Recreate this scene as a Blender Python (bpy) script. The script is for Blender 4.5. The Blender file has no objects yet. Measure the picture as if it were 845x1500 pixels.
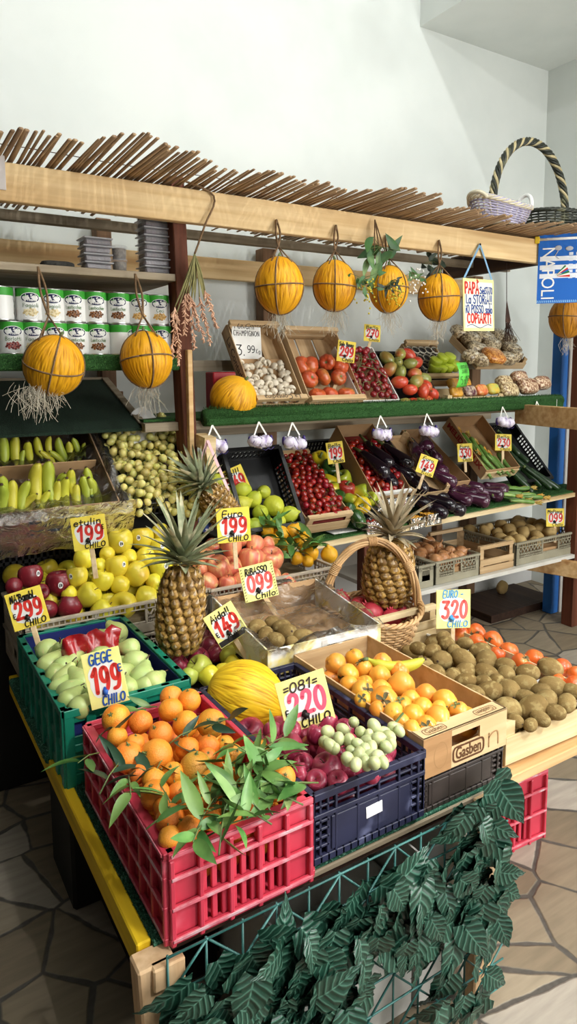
import bpy, math, random
from mathutils import Vector, Matrix, noise, Euler
random.seed(7)
C = bpy.context.scene.collection
PI = math.pi
V = Vector
# ---------------------------------------------------------------- camera geometry (eye height 1.6 m, horizontal vanishing points)
CX, PY, EYE = 422.5, 660.0, 1.6
_a, _b = (2036 - CX, 532 - PY), (-198 - CX, 545 - PY)
FPX = math.sqrt(-(_a[0] * _b[0] + _a[1] * _b[1]))
_X = V((_a[0] / FPX, -_a[1] / FPX, -1)).normalized()
_Y = V((_b[0] / FPX, -_b[1] / FPX, -1)).normalized()
_Z = _X.cross(_Y).normalized(); _Y = _Z.cross(_X)
ROT = Matrix((_X, _Y, _Z))
cam = bpy.data.cameras.new('camera'); camo = bpy.data.objects.new('camera', cam); C.objects.link(camo)
camo.matrix_world = Matrix.Translation((0, 0, EYE)) @ ROT.to_4x4()
cam.sensor_fit = 'VERTICAL'; cam.sensor_height = 24; cam.lens = 24 * FPX / 1500
cam.shift_y = (PY - 750) / 1500; cam.shift_x = 0
cam.clip_start = 0.02
bpy.context.scene.camera = camo
def ray(x, y): return ROT @ V(((x - CX) / FPX, -(y - PY) / FPX, -1))
def wy(x, y, Y): r = ray(x, y); return r * (Y / r.y) + V((0, 0, EYE))
def wz(x, y, Z): r = ray(x, y); return r * ((Z - EYE) / r.z) + V((0, 0, EYE))
def wx(x, y, X): r = ray(x, y); return r * (X / r.x) + V((0, 0, EYE))
def wplane(x, y, p, n):
    r = ray(x, y); return V((0, 0, EYE)) + r * ((V(p) - V((0, 0, EYE))).dot(n) / r.dot(n))
def depth(P): return -(ROT.transposed() @ (V(P) - V((0, 0, EYE)))).z
def proj(P):
    c = ROT.transposed() @ (V(P) - V((0, 0, EYE))); return CX + FPX * c.x / -c.z, PY - FPX * c.y / -c.z
# ---------------------------------------------------------------- mesh builder
class MB:
    def __init__(s): s.v = []; s.f = []; s.m = []; s.sm = []
    def add(s, vs, fs, mi=0, smooth=False, T=None):
        o = len(s.v)
        if T is not None: vs = [T @ V(p) for p in vs]
        s.v.extend(tuple(p) for p in vs)
        for f in fs: s.f.append(tuple(i + o for i in f)); s.m.append(mi); s.sm.append(smooth)
        return s
    def box(s, a, b, mi=0, T=None, r=0.0):
        x0, y0, z0 = a; x1, y1, z1 = b
        if x0 > x1: x0, x1 = x1, x0
        if y0 > y1: y0, y1 = y1, y0
        if z0 > z1: z0, z1 = z1, z0
        r = min(r, (x1 - x0) * .45, (y1 - y0) * .45, (z1 - z0) * .45)
        if r <= 0:
            vs = [(x, y, z) for x in (x0, x1) for y in (y0, y1) for z in (z0, z1)]
            fs = [(0, 1, 3, 2), (4, 6, 7, 5), (0, 4, 5, 1), (2, 3, 7, 6), (0, 2, 6, 4), (1, 5, 7, 3)]
            return s.add(vs, fs, mi, False, T)
        # chamfered box: 24 verts
        vs = []; idx = {}
        for ix, x in enumerate((x0, x1)):
            for iy, y in enumerate((y0, y1)):
                for iz, z in enumerate((z0, z1)):
                    sx = r if ix == 0 else -r; sy = r if iy == 0 else -r; sz = r if iz == 0 else -r
                    for k, p in enumerate(((x, y + sy, z + sz), (x + sx, y, z + sz), (x + sx, y + sy, z))):
                        idx[ix, iy, iz, k] = len(vs); vs.append(p)
        g = lambda a, b, c, k: idx[a, b, c, k]
        fs = []
        for q in (0, 1):
            fs += [[g(q, 0, 0, 0), g(q, 0, 1, 0), g(q, 1, 1, 0), g(q, 1, 0, 0)], [g(0, q, 0, 1), g(1, q, 0, 1), g(1, q, 1, 1), g(0, q, 1, 1)], [g(0, 0, q, 2), g(0, 1, q, 2), g(1, 1, q, 2), g(1, 0, q, 2)]]
        for p in (0, 1):
            for q in (0, 1):
                fs += [[g(p, q, 0, 0), g(p, q, 1, 0), g(p, q, 1, 1), g(p, q, 0, 1)], [g(p, 0, q, 0), g(p, 1, q, 0), g(p, 1, q, 2), g(p, 0, q, 2)], [g(0, p, q, 1), g(1, p, q, 1), g(1, p, q, 2), g(0, p, q, 2)]]
        for p in (0, 1):
            for q in (0, 1):
                for w in (0, 1): fs.append([g(p, q, w, 0), g(p, q, w, 1), g(p, q, w, 2)])
        c = V(((x0 + x1) / 2, (y0 + y1) / 2, (z0 + z1) / 2)); out = []
        for f in fs:
            ps = [V(vs[i]) for i in f]; n = (ps[1] - ps[0]).cross(ps[2] - ps[0])
            out.append(f if n.dot(sum(ps, V()) / len(ps) - c) > 0 else f[::-1])
        return s.add(vs, out, mi, False, T)
    def bar(s, p, q, w, h, mi=0, up=(0, 0, 1), T=None, r=0.0):
        p = V(p); q = V(q); d = q - p; L = d.length; d.normalize()
        u = V(up); side = d.cross(u)
        if side.length < 1e-4: side = d.cross(V((1, 0, 0)))
        side.normalize(); u = side.cross(d)
        M = Matrix((( side.x, d.x, u.x, p.x), (side.y, d.y, u.y, p.y), (side.z, d.z, u.z, p.z), (0, 0, 0, 1)))
        if T is not None: M = T @ M
        return s.box((-w / 2, 0, -h / 2), (w / 2, L, h / 2), mi, M, r)
    def tube(s, pts, rad, n=8, mi=0, T=None, cap=True, flat=1.0, smooth=True):
        pts = [V(p) for p in pts]; k = len(pts)
        if not hasattr(rad, '__len__'): rad = [rad] * k
        vs = []; fs = []; prev = None
        for i, p in enumerate(pts):
            d = (pts[min(i + 1, k - 1)] - pts[max(i - 1, 0)])
            if d.length < 1e-9: d = V((0, 0, 1))
            d.normalize()
            if prev is None:
                a = d.cross(V((0, 0, 1)));
                if a.length < .05: a = d.cross(V((1, 0, 0)))
            else: a = prev - d * prev.dot(d)
            if a.length < 1e-6: a = d.orthogonal()
            a.normalize(); prev = a; b = d.cross(a)
            for j in range(n):
                t = 2 * PI * j / n; vs.append(p + a * (math.cos(t) * rad[i]) + b * (math.sin(t) * rad[i] * flat))
        for i in range(k - 1):
            for j in range(n):
                fs.append((i * n + j, i * n + (j + 1) % n, (i + 1) * n + (j + 1) % n, (i + 1) * n + j))
        if cap: fs.append(tuple(range(n - 1, -1, -1))); fs.append(tuple(range((k - 1) * n, k * n)))
        return s.add(vs, fs, mi, smooth, T)
    def lathe(s, prof, n=20, mi=0, T=None, fn=None, smooth=True):
        """prof: (r,z) from top to bottom; ends with r=0 are poles"""
        vs = []; rings = []; fs = []
        for r, z in prof:
            if r < 1e-6: rings.append([len(vs)]); vs.append(V((0, 0, z)))
            else:
                rings.append(list(range(len(vs), len(vs) + n)))
                for j in range(n):
                    t = 2 * PI * j / n; vs.append(V((r * math.cos(t), r * math.sin(t), z)))
        if fn: vs = [V(fn(p)) for p in vs]
        for A, B in zip(rings, rings[1:]):
            for j in range(n):
                if len(A) == 1 and len(B) == 1: continue
                if len(A) == 1: fs.append((A[0], B[j], B[(j + 1) % n]))
                elif len(B) == 1: fs.append((A[j], B[0], A[(j + 1) % n]))
                else: fs.append((A[j], B[j], B[(j + 1) % n], A[(j + 1) % n]))
        return s.add(vs, fs, mi, smooth, T)
    def ball(s, c, r, n=12, m=8, mi=0, T=None, fn=None):
        rx, ry, rz = r if hasattr(r, '__len__') else (r, r, r)
        prof = [(math.sin(PI * i / m), math.cos(PI * i / m)) for i in range(m + 1)]
        prof[0] = (0, 1); prof[-1] = (0, -1)
        c = V(c)
        def g(p):
            if fn: p = V(fn(p))
            return V((c.x + p.x * rx, c.y + p.y * ry, c.z + p.z * rz))
        return s.lathe(prof, n, mi, T, g)
    def mesh(s, name, mats):
        me = bpy.data.meshes.new(name); me.from_pydata(s.v, [], s.f)
        for m in (mats if isinstance(mats, (list, tuple)) else [mats]): me.materials.append(m)
        me.polygons.foreach_set('material_index', s.m); me.polygons.foreach_set('use_smooth', s.sm)
        me.update(); return me
    def build(s, name, mats, parent=None, loc=None, M=None):
        o = bpy.data.objects.new(name, s.mesh(name, mats)); C.objects.link(o)
        if parent is not None: o.parent = parent
        if M is not None: o.matrix_world = M if parent is None else M
        elif loc is not None: o.location = loc
        return o
def tag(o, label=None, cat=None, group=None, kind=None):
    for k, x in (('label', label), ('category', cat), ('group', group), ('kind', kind)):
        if x: o[k] = x
    return o
def thing(name, label, cat, loc=(0, 0, 0), group=None, M=None):
    o = bpy.data.objects.new(name, None); C.objects.link(o); o.empty_display_size = .05
    if M is not None: o.matrix_world = M
    else: o.location = loc
    return tag(o, label, cat, group)
KIDS = {}
def dup(root, M=None, label=None, group=None, drop=()):
    r = root.copy(); C.objects.link(r)
    if M is not None: r.matrix_world = M
    if label: r['label'] = label
    if group: r['group'] = group
    for c0 in KIDS.get(root.name, ()):
        if c0.name.split('.')[0] in drop: continue
        c = c0.copy(); C.objects.link(c); c.parent = r
        for g0 in KIDS.get(c0.name, ()):
            g = g0.copy(); C.objects.link(g); g.parent = c
    return r
def proto(root, *kids):
    KIDS[root.name] = list(kids); return root
def TM(loc, rot=(0, 0, 0), sc=1.0):
    s = sc if hasattr(sc, '__len__') else (sc, sc, sc)
    return Matrix.LocRotScale(V(loc), Euler(rot), V(s))
def aim(d, roll=0.0):
    """rotation taking local +Z to direction d"""
    q = V((0, 0, 1)).rotation_difference(V(d).normalized()); return q.to_matrix().to_4x4() @ Matrix.Rotation(roll, 4, 'Z')
def spl(pts, n=6):
    P = [V(p) for p in pts]; out = []
    for i in range(len(P) - 1):
        a = P[max(i - 1, 0)]; b = P[i]; c = P[i + 1]; d = P[min(i + 2, len(P) - 1)]
        for k in range(n):
            t = k / n
            out.append(.5 * ((2 * b) + (c - a) * t + (2 * a - 5 * b + 4 * c - d) * t * t + (3 * b - a - 3 * c + d) * t ** 3))
    out.append(P[-1]); return out
def prof(pts, n=4):
    q = spl([(r, 0, z) for r, z in pts], n); o = [(max(p.x, 0), p.z) for p in q]
    o[0] = (0 if pts[0][0] == 0 else o[0][0], o[0][1]); o[-1] = (0 if pts[-1][0] == 0 else o[-1][0], o[-1][1])
    return [o[0]] + [(max(r, 1e-4), z) for r, z in o[1:-1]] + [o[-1]]
R = random.uniform
# ---------------------------------------------------------------- materials
def lin(h):
    if isinstance(h, str):
        h = h.lstrip('#'); h = [int(h[i:i + 2], 16) for i in (0, 2, 4)]
    return tuple(((c / 255) / 12.92 if c / 255 <= .04045 else ((c / 255 + .055) / 1.055) ** 2.4) for c in h) + (1,)
MATS = {}
def pmat(name, c1, c2=None, scale=8, rough=.5, bump=0.0, bscale=60, rand=0.0, sss=0.0, spec=.5, stretch=(1, 1, 1), detail=4, lo=.35, hi=.65, c3=None, s3=30, lo3=.55, hi3=.7, trans=0, alpha=1, coat=0, metal=0, emit=None, sssr=(.02, .01, .006), wave=None, bstretch=None, ior=None, hrand=0.0):
    if name in MATS: return MATS[name]
    m = bpy.data.materials.new(name); m.use_nodes = True; N = m.node_tree.nodes; L = m.node_tree.links
    b = N['Principled BSDF']; b.inputs['Roughness'].default_value = rough; b.inputs['Specular IOR Level'].default_value = spec
    b.inputs['Metallic'].default_value = metal
    if ior: b.inputs['IOR'].default_value = ior
    tc = N.new('ShaderNodeTexCoord'); mp = N.new('ShaderNodeMapping'); mp.inputs['Scale'].default_value = stretch
    L.new(tc.outputs['Object'], mp.inputs['Vector']); vec = mp.outputs['Vector']
    oi = None
    if rand or hrand:
        oi = N.new('ShaderNodeObjectInfo'); ad = N.new('ShaderNodeVectorMath'); ad.operation = 'MULTIPLY_ADD'
        cb = N.new('ShaderNodeCombineXYZ')
        for q in 'XYZ': L.new(oi.outputs['Random'], cb.inputs[q])
        ad.inputs[1].default_value = (37, 53, 71); L.new(cb.outputs[0], ad.inputs[0]); L.new(vec, ad.inputs[2]); vec = ad.outputs[0]
    col = None
    def ramp(sc, lo, hi, dt):
        n = N.new('ShaderNodeTexNoise'); n.inputs['Scale'].default_value = sc; n.inputs['Detail'].default_value = dt; L.new(vec, n.inputs['Vector'])
        r = N.new('ShaderNodeMapRange'); r.inputs['From Min'].default_value = lo; r.inputs['From Max'].default_value = hi; r.interpolation_type = 'SMOOTHSTEP'
        L.new(n.outputs['Fac'], r.inputs['Value']); return r.outputs['Result']
    def mix(fac, A, B):
        x = N.new('ShaderNodeMix'); x.data_type = 'RGBA'; L.new(fac, x.inputs[0])
        for i, q in ((6, A), (7, B)):
            if hasattr(q, 'is_linked'): L.new(q, x.inputs[i])
            else: x.inputs[i].default_value = q
        return x.outputs[2]
    col = lin(c1)
    if c2: col = mix(ramp(scale, lo, hi, detail), col, lin(c2))
    if wave:
        w = N.new('ShaderNodeTexWave'); w.inputs['Scale'].default_value = wave[0]; w.inputs['Distortion'].default_value = wave[1]; w.inputs['Detail'].default_value = 2; w.inputs['Detail Scale'].default_value = wave[3] if len(wave) > 3 else 1.0
        w.bands_direction = wave[4] if len(wave) > 4 else 'X'
        L.new(vec, w.inputs['Vector']); col = mix(w.outputs['Fac'], col, lin(wave[2]))
    if c3: col = mix(ramp(s3, lo3, hi3, 3), col, lin(c3))
    if oi is not None:
        h = N.new('ShaderNodeHueSaturation')
        if hasattr(col, 'is_linked'): L.new(col, h.inputs['Color'])
        else: h.inputs['Color'].default_value = col
        r = N.new('ShaderNodeMapRange'); r.inputs['To Min'].default_value = 1 - rand; r.inputs['To Max'].default_value = 1 + rand * .6; L.new(oi.outputs['Random'], r.inputs['Value']); L.new(r.outputs['Result'], h.inputs['Value'])
        if hrand:
            f = N.new('ShaderNodeMath'); f.operation = 'MULTIPLY'; f.inputs[1].default_value = 13.37; L.new(oi.outputs['Random'], f.inputs[0])
            g = N.new('ShaderNodeMath'); g.operation = 'FRACT'; L.new(f.outputs[0], g.inputs[0])
            r2 = N.new('ShaderNodeMapRange'); r2.inputs['To Min'].default_value = .5 - hrand; r2.inputs['To Max'].default_value = .5 + hrand; L.new(g.outputs[0], r2.inputs['Value']); L.new(r2.outputs['Result'], h.inputs['Hue'])
        col = h.outputs['Color']
    if hasattr(col, 'is_linked'): L.new(col, b.inputs['Base Color'])
    else: b.inputs['Base Color'].default_value = col
    if bump:
        n = N.new('ShaderNodeTexNoise'); n.inputs['Scale'].default_value = bscale; n.inputs['Detail'].default_value = 3
        if bstretch:
            mp2 = N.new('ShaderNodeMapping'); mp2.inputs['Scale'].default_value = bstretch; L.new(tc.outputs['Object'], mp2.inputs['Vector']); L.new(mp2.outputs['Vector'], n.inputs['Vector'])
        else: L.new(vec, n.inputs['Vector'])
        bp = N.new('ShaderNodeBump'); bp.inputs['Strength'].default_value = bump; bp.inputs['Distance'].default_value = .003; L.new(n.outputs['Fac'], bp.inputs['Height']); L.new(bp.outputs['Normal'], b.inputs['Normal'])
    if sss:
        b.inputs['Subsurface Weight'].default_value = sss; b.inputs['Subsurface Radius'].default_value = (1, .6, .3); b.inputs['Subsurface Scale'].default_value = sssr[0]
    if trans: b.inputs['Transmission Weight'].default_value = trans
    if alpha < 1: b.inputs['Alpha'].default_value = alpha
    if coat: b.inputs['Coat Weight'].default_value = coat; b.inputs['Coat Roughness'].default_value = .1
    MATS[name] = m; return m
def flat(hexc, rough=.6, spec=.3): return pmat('paint_' + hexc.strip('#'), hexc, rough=rough, spec=spec)
def woodmat(name, c1, c2, c3=None, ax='X', rough=.7, sc=1.0):
    st = {'X': (1.2, 26, 26), 'Y': (26, 1.2, 26), 'Z': (26, 26, 1.2)}[ax]
    st = tuple(q * sc for q in st)
    return pmat(name, c1, c2, scale=1.6, rough=rough, bump=.25, bscale=3, stretch=st, detail=6, lo=.3, hi=.7, c3=c3, s3=.5, lo3=.5, hi3=.75, rand=.12, spec=.25)
# ---------------------------------------------------------------- material set
W_PALE = woodmat('pale_planed_wood', 'D9B888', 'C29A66', 'A97C4C')
W_BEAM = woodmat('pine_beam_wood', 'E0C494', 'D0AE7C', 'B48E5E')
W_CRATE = woodmat('poplar_crate_wood', 'D0B48C', 'B4946A', '8E7250')
W_CRATE_Y = woodmat('poplar_crate_wood_lengthwise', 'CDB088', 'B09068', '8A6E4C', 'Y')
W_FRESH = woodmat('fresh_poplar_wood', 'E2CFA6', 'CDB384', 'B09060')
W_FRESH_Y = woodmat('fresh_poplar_wood_lengthwise', 'E0CCA2', 'C9AE80', 'AA8A5C', 'Y')
W_BROWN = woodmat('stained_brown_post', '6A3A28', '553020', '7C4A32', 'Z')
W_DARK = woodmat('dark_brown_timber', '3C281E', '2E1E16', '4A3426', 'Y')
W_OLD = woodmat('weathered_board', 'A89A84', '8E806A', '75684F')
W_OLDZ = woodmat('weathered_upright', '8A6A4E', '725640', '5C4430', 'Z')
W_LEG = woodmat('table_leg_wood', 'D8B890', 'C4A078', 'A88460', 'Z')
W_GREY = pmat('white_laminate_board', 'D6D4CC', 'C4C0B6', scale=5, rough=.5, bump=.05)
W_STICK = woodmat('sign_stick_wood', 'E6CDA6', 'D2B487', None, 'Z')
YEL_BOARD = woodmat('yellow_painted_board', 'E2BE22', 'CFA818', '9A7812', 'Y')
REED = pmat('dry_reed', 'A2845F', '80644A', scale=3, stretch=(30, 1, 30), rough=.75, c3='BCA07A', s3=6, bump=.3, bscale=40)
PLASTER = pmat('white_wall_plaster', 'E6EAE6', 'DFE4E0', scale=2.2, rough=.9, bump=.06, bscale=14, c3='D4D8D4', s3=1.1, lo3=.55, hi3=.8, spec=.1)
PLASTER_G = pmat('grey_lower_plaster', 'D2D2D0', 'C4C4C2', scale=3, rough=.9, bump=.08, bscale=18, c3='AEACA8', s3=2.4, lo3=.56, hi3=.75, spec=.1)
GRASS = pmat('artificial_turf', '35602E', '22421E', scale=260, rough=.8, bump=1.0, bscale=300, detail=2, c3='4E7E3E', s3=180, lo3=.58, hi3=.68, spec=.2)
TURF_T = pmat('table_turf', '3A7058', '1A4232', scale=240, rough=.8, bump=1.0, bscale=280, detail=2, c3='6E9A86', s3=170, lo3=.58, hi3=.66, spec=.2)
RED_P = pmat('red_crate_plastic', 'CC4054', 'BE3448', scale=6, rough=.45, rand=.05, c3='E08090', s3=9, lo3=.6, hi3=.8, bump=.05, bscale=90)
RED_E = pmat('scuffed_red_edge', 'D8707E', 'C85C6C', scale=30, rough=.7, c3='CDA6AC', s3=24, lo3=.45, hi3=.65)
GRN_P = pmat('green_crate_plastic', '108066', '0C7058', scale=6, rough=.4, rand=.05, c3='2A9A80', s3=9, lo3=.6, hi3=.8)
BLU_P = pmat('navy_crate_plastic', '2A2C46', '20223A', scale=7, rough=.42, c3='5A5E7C', s3=12, lo3=.58, hi3=.8)
BLK_P = pmat('black_crate_plastic', '121214', '0C0C0E', scale=7, rough=.4, c3='26262A', s3=12, lo3=.6, hi3=.8)
GRY_P = pmat('grey_crate_plastic', 'BDB09C', 'AFA28E', scale=7, rough=.55, rand=.06, c3='9C8F7C', s3=10, lo3=.58, hi3=.8)
OLV_P = pmat('olive_grey_crate_plastic', '9C9680', '8E8872', scale=7, rough=.55, rand=.05)
CARD = pmat('brown_cardboard', 'B4926C', 'A6845E', scale=5, rough=.85, bump=.06, bscale=60, spec=.1)
CARD_W = pmat('white_cardboard', 'E4E2DC', 'D8D6D0', scale=5, rough=.75, spec=.2)
CARD_P = pmat('wood_print_cardboard', 'DDBE90', 'CFAE7E', scale=1.4, stretch=(2, 20, 20), rough=.6, detail=5, c3='BE9866', s3=.8)
CARD_D = pmat('dark_wood_print_cardboard', 'B88C5E', 'A2784C', scale=1.6, stretch=(2, 20, 20), rough=.6, detail=5)
PAPER = pmat('white_paper', 'EEEEEA', 'E4E4E0', scale=6, rough=.8)
def film(name, tint, alpha, rough=.15):
    m = bpy.data.materials.new(name); m.use_nodes = True; N = m.node_tree.nodes; L = m.node_tree.links; N.remove(N['Principled BSDF'])
    tr = N.new('ShaderNodeBsdfTransparent'); g = N.new('ShaderNodeBsdfGlossy'); g.inputs['Roughness'].default_value = rough; g.inputs['Color'].default_value = lin(tint)
    tc = N.new('ShaderNodeTexCoord'); nz = N.new('ShaderNodeTexNoise'); nz.inputs['Scale'].default_value = 22; nz.inputs['Detail'].default_value = 3; nz.inputs['Distortion'].default_value = 1.2; L.new(tc.outputs['Object'], nz.inputs['Vector'])
    bp = N.new('ShaderNodeBump'); bp.inputs['Strength'].default_value = 1; bp.inputs['Distance'].default_value = .012; L.new(nz.outputs['Fac'], bp.inputs['Height']); L.new(bp.outputs[0], g.inputs['Normal'])
    fr = N.new('ShaderNodeFresnel'); fr.inputs['IOR'].default_value = 1.55; L.new(bp.outputs[0], fr.inputs['Normal'])
    ma = N.new('ShaderNodeMath'); ma.operation = 'MULTIPLY_ADD'; ma.use_clamp = True; ma.inputs[1].default_value = 1.3; ma.inputs[2].default_value = alpha; L.new(fr.outputs[0], ma.inputs[0])
    mx = N.new('ShaderNodeMixShader'); L.new(ma.outputs[0], mx.inputs[0]); L.new(tr.outputs[0], mx.inputs[1]); L.new(g.outputs[0], mx.inputs[2]); L.new(mx.outputs[0], N['Material Output'].inputs['Surface'])
    return m
FILM = film('clear_plastic_film', 'E8E6E2', .05, .34); FILM2 = film('clear_plastic_tub', 'F2F2F0', .05, .1)
LEAF = pmat('citrus_leaf', '6A9048', '4C7838', scale=18, rough=.42, rand=.25, hrand=.02, c3='A4BC78', s3=8, lo3=.55, hi3=.75, spec=.45)
LEAFD = pmat('dark_citrus_leaf', '2E4A34', '243C2C', scale=18, rough=.35, rand=.2, spec=.5)
IVY = pmat('artificial_ivy_leaf', '22483A', '173428', scale=14, rough=.3, c3='34604E', s3=10, lo3=.5, hi3=.7, spec=.45)
STEMG = pmat('green_stalk', '6A7A40', '55663A', scale=20, rough=.6); STEMB = pmat('brown_stalk', '4E3826', '3A281C', scale=20, rough=.7)
TWINE = pmat('jute_twine', '84684A', '6A5238', scale=60, rough=.9, bump=.6, bscale=200)
RAFFIA = pmat('pale_shredded_wood_straw', 'D8D0BC', 'B8AE98', scale=30, rough=.7)
BLACK = flat('17161A'); WHITE = flat('F2F2EE'); STICK_W = flat('F4F4F2', .35)
def veined(name, c1, c2, c3, rough):
    m = bpy.data.materials.new(name); m.use_nodes = True; N = m.node_tree.nodes; L = m.node_tree.links; b = N['Principled BSDF']; b.inputs['Roughness'].default_value = rough; b.inputs['Specular IOR Level'].default_value = .55
    def M(op, a, c=None, clamp=False):
        n = N.new('ShaderNodeMath'); n.operation = op; n.use_clamp = clamp
        for i, q in enumerate((a, c)):
            if q is None: continue
            if hasattr(q, 'is_linked'): L.new(q, n.inputs[i])
            else: n.inputs[i].default_value = q
        return n.outputs[0]
    uv = N.new('ShaderNodeUVMap'); sp = N.new('ShaderNodeSeparateXYZ'); L.new(uv.outputs[0], sp.inputs[0])
    u = M('ABSOLUTE', M('MULTIPLY', M('SUBTRACT', sp.outputs[0], .5), 2.0)); ph = M('MULTIPLY', M('SUBTRACT', sp.outputs[1], M('MULTIPLY', u, .26)), 44.0)
    w = M('MULTIPLY_ADD', M('SINE', ph), .5); w.node.inputs[2].default_value = .5
    vein = M('POWER', w, 7.0); rib = M('SUBTRACT', 1.0, M('MULTIPLY', u, 14.0), True); fac = M('MAXIMUM', M('MULTIPLY', vein, .55), M('MULTIPLY', rib, .8))
    tc = N.new('ShaderNodeTexCoord'); nz = N.new('ShaderNodeTexNoise'); nz.inputs['Scale'].default_value = 9; L.new(tc.outputs['Object'], nz.inputs['Vector'])
    x = N.new('ShaderNodeMix'); x.data_type = 'RGBA'; L.new(nz.outputs['Fac'], x.inputs[0]); x.inputs[6].default_value = lin(c1); x.inputs[7].default_value = lin(c2)
    y = N.new('ShaderNodeMix'); y.data_type = 'RGBA'; L.new(fac, y.inputs[0]); L.new(x.outputs[2], y.inputs[6]); y.inputs[7].default_value = lin(c3); L.new(y.outputs[2], b.inputs['Base Color'])
    bp = N.new('ShaderNodeBump'); bp.inputs['Strength'].default_value = .55; bp.inputs['Distance'].default_value = .003; L.new(w, bp.inputs['Height']); L.new(bp.outputs[0], b.inputs['Normal'])
    return m
# ---------------------------------------------------------------- leaves
def leafmesh(mb, L, W, T, fold=.25, curl=.3, mi=0, n=7, tip=1.0, shape=None):
    vs = []; fs = []
    for i in range(n + 1):
        t = i / n
        w = W * .5 * (shape(t) if shape else math.sin(PI * t ** .8) ** .85 * (1 - .15 * t))
        y = L * t; z = -curl * L * t * t
        vs += [(-w, y, z + fold * w), (0, y, z), (w, y, z + fold * w)]
    for i in range(n):
        a = i * 3
        fs += [(a, a + 1, a + 4, a + 3), (a + 1, a + 2, a + 5, a + 4)]
    return mb.add(vs, fs, mi, True, T)
def sprig_leaf(name, mat, L, W, T, parent=None, curl=.3):
    m = MB(); leafmesh(m, L, W, None, .3, curl); o = m.build(name, mat, parent); o.matrix_local = T; return o
_LEAFM = {}
def leaf_data(mat, k):
    if (mat.name, k) not in _LEAFM:
        L, W, c = ((.075, .026, .25), (.095, .03, .12), (.06, .024, .5), (.085, .022, -.15))[k]
        m = MB(); leafmesh(m, L, W, None, .35, c); _LEAFM[mat.name, k] = m.mesh('leaf', mat)
    return _LEAFM[mat.name, k]
def leaf_child(parent, mat, T):
    o = bpy.data.objects.new('leaf', leaf_data(mat, random.randrange(4))); C.objects.link(o); o.parent = parent; o.matrix_local = T; return o
PROTOS = []
def reg(root, *kids):
    PROTOS.append(root); return proto(root, *kids)
def child(mb, name, mat, root, **k):
    return mb.build(name, mat, root)
# ---------------------------------------------------------------- fruit skins
S_MAND = pmat('mandarin_peel', 'F49A34', 'EC8826', scale=10, rough=.4, bump=.5, bscale=420, rand=.1, hrand=.012, c3='E8A832', s3=14, lo3=.58, hi3=.72, sss=.12, sssr=(.01, 0, 0))
S_MANDG = pmat('greenish_mandarin_peel', 'E29A2C', 'C89030', scale=20, rough=.45, bump=.5, bscale=420, rand=.08, c3='A89A3C', s3=26, lo3=.5, hi3=.62, sss=.1)
S_YAPP = pmat('golden_apple_skin', 'E4D23A', 'D6C63A', scale=5, rough=.32, rand=.08, hrand=.012, c3='E8B440', s3=7, lo3=.58, hi3=.78, sss=.1, coat=.15)
S_GAPP = pmat('green_apple_skin', 'CBD060', 'B8C450', scale=6, rough=.34, rand=.08, hrand=.01, sss=.1, coat=.15)
S_RAPP = pmat('dark_red_apple_skin', '7E1C28', '651420', scale=6, stretch=(3, 3, .7), rough=.35, rand=.12, c3='A83840', s3=60, lo3=.62, hi3=.7, coat=.2)
S_RAPP2 = pmat('purple_red_apple_skin', 'A03048', '8A2440', scale=8, stretch=(4, 4, .6), rough=.36, rand=.15, c3='C8788A', s3=22, lo3=.55, hi3=.75, coat=.15)
S_PAPP = pmat('pink_apple_skin', 'DE8E64', 'CC5C4C', scale=9, stretch=(4, 4, .6), rough=.36, rand=.1, c3='E4B878', s3=14, lo3=.5, hi3=.68, coat=.15)
S_PEAR = pmat('pear_skin', 'BCCB80', 'AABB70', scale=9, rough=.4, bump=.05, rand=.08, hrand=.012, c3='CCC888', s3=70, lo3=.6, hi3=.7, sss=.1)
S_KAKI = pmat('persimmon_skin', 'F2B044', 'EA9C34', scale=6, rough=.33, rand=.08, hrand=.012, c3='C8842C', s3=30, lo3=.64, hi3=.72, sss=.15, coat=.1)
S_KAKID = pmat('dried_persimmon_calyx', '6E7048', '5A4C34', scale=30, rough=.8)
S_ORED = pmat('red_orange_persimmon_skin', 'E4702C', 'D85C26', scale=6, rough=.33, rand=.1, c3='E89A4C', s3=20, lo3=.58, hi3=.72, sss=.1, coat=.15)
S_KIWI = pmat('kiwi_skin', '8E7648', '7A6238', scale=10, rough=.78, bump=.5, bscale=300, rand=.12, c3='9E8A5A', s3=60, lo3=.5, hi3=.66, spec=.2)
S_POM = pmat('pomegranate_skin', 'C23C48', 'AE2C3E', scale=6, rough=.4, rand=.15, c3='D08A5E', s3=7, lo3=.55, hi3=.75)
S_LEM = pmat('lime_yellow_lemon_peel', 'C4C83E', 'AEBC38', scale=7, rough=.42, bump=.4, bscale=320, rand=.1, hrand=.015)
S_LEMY = pmat('yellow_orange_citrus_peel', 'EFB423', 'E8A41C', scale=7, rough=.42, bump=.4, bscale=320, rand=.08)
S_TOM = pmat('cherry_tomato_skin', '98201A', '7E1614', scale=20, rough=.2, rand=.2, hrand=.008, c3='C83A22', s3=30, lo3=.55, hi3=.7, coat=.3)
S_TOMD = pmat('dark_vine_tomato_skin', '8A1A1C', '6E1218', scale=20, rough=.24, rand=.2, hrand=.008, coat=.3)
S_TOMR = pmat('ribbed_tomato_skin', 'CC5E30', 'B84A28', scale=5, rough=.32, rand=.12, c3='B0863C', s3=6, lo3=.5, hi3=.7, coat=.2)
S_TOMG = pmat('half_ripe_tomato_skin', 'C8482A', 'B23A24', scale=4, rough=.3, rand=.15, c3='96964A', s3=5, lo3=.52, hi3=.68, coat=.2)
S_TOMGG = pmat('green_tomato_skin', '96904A', '7E8840', scale=5, rough=.3, rand=.12, c3='B87A3A', s3=5, lo3=.56, hi3=.72, coat=.2)
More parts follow.
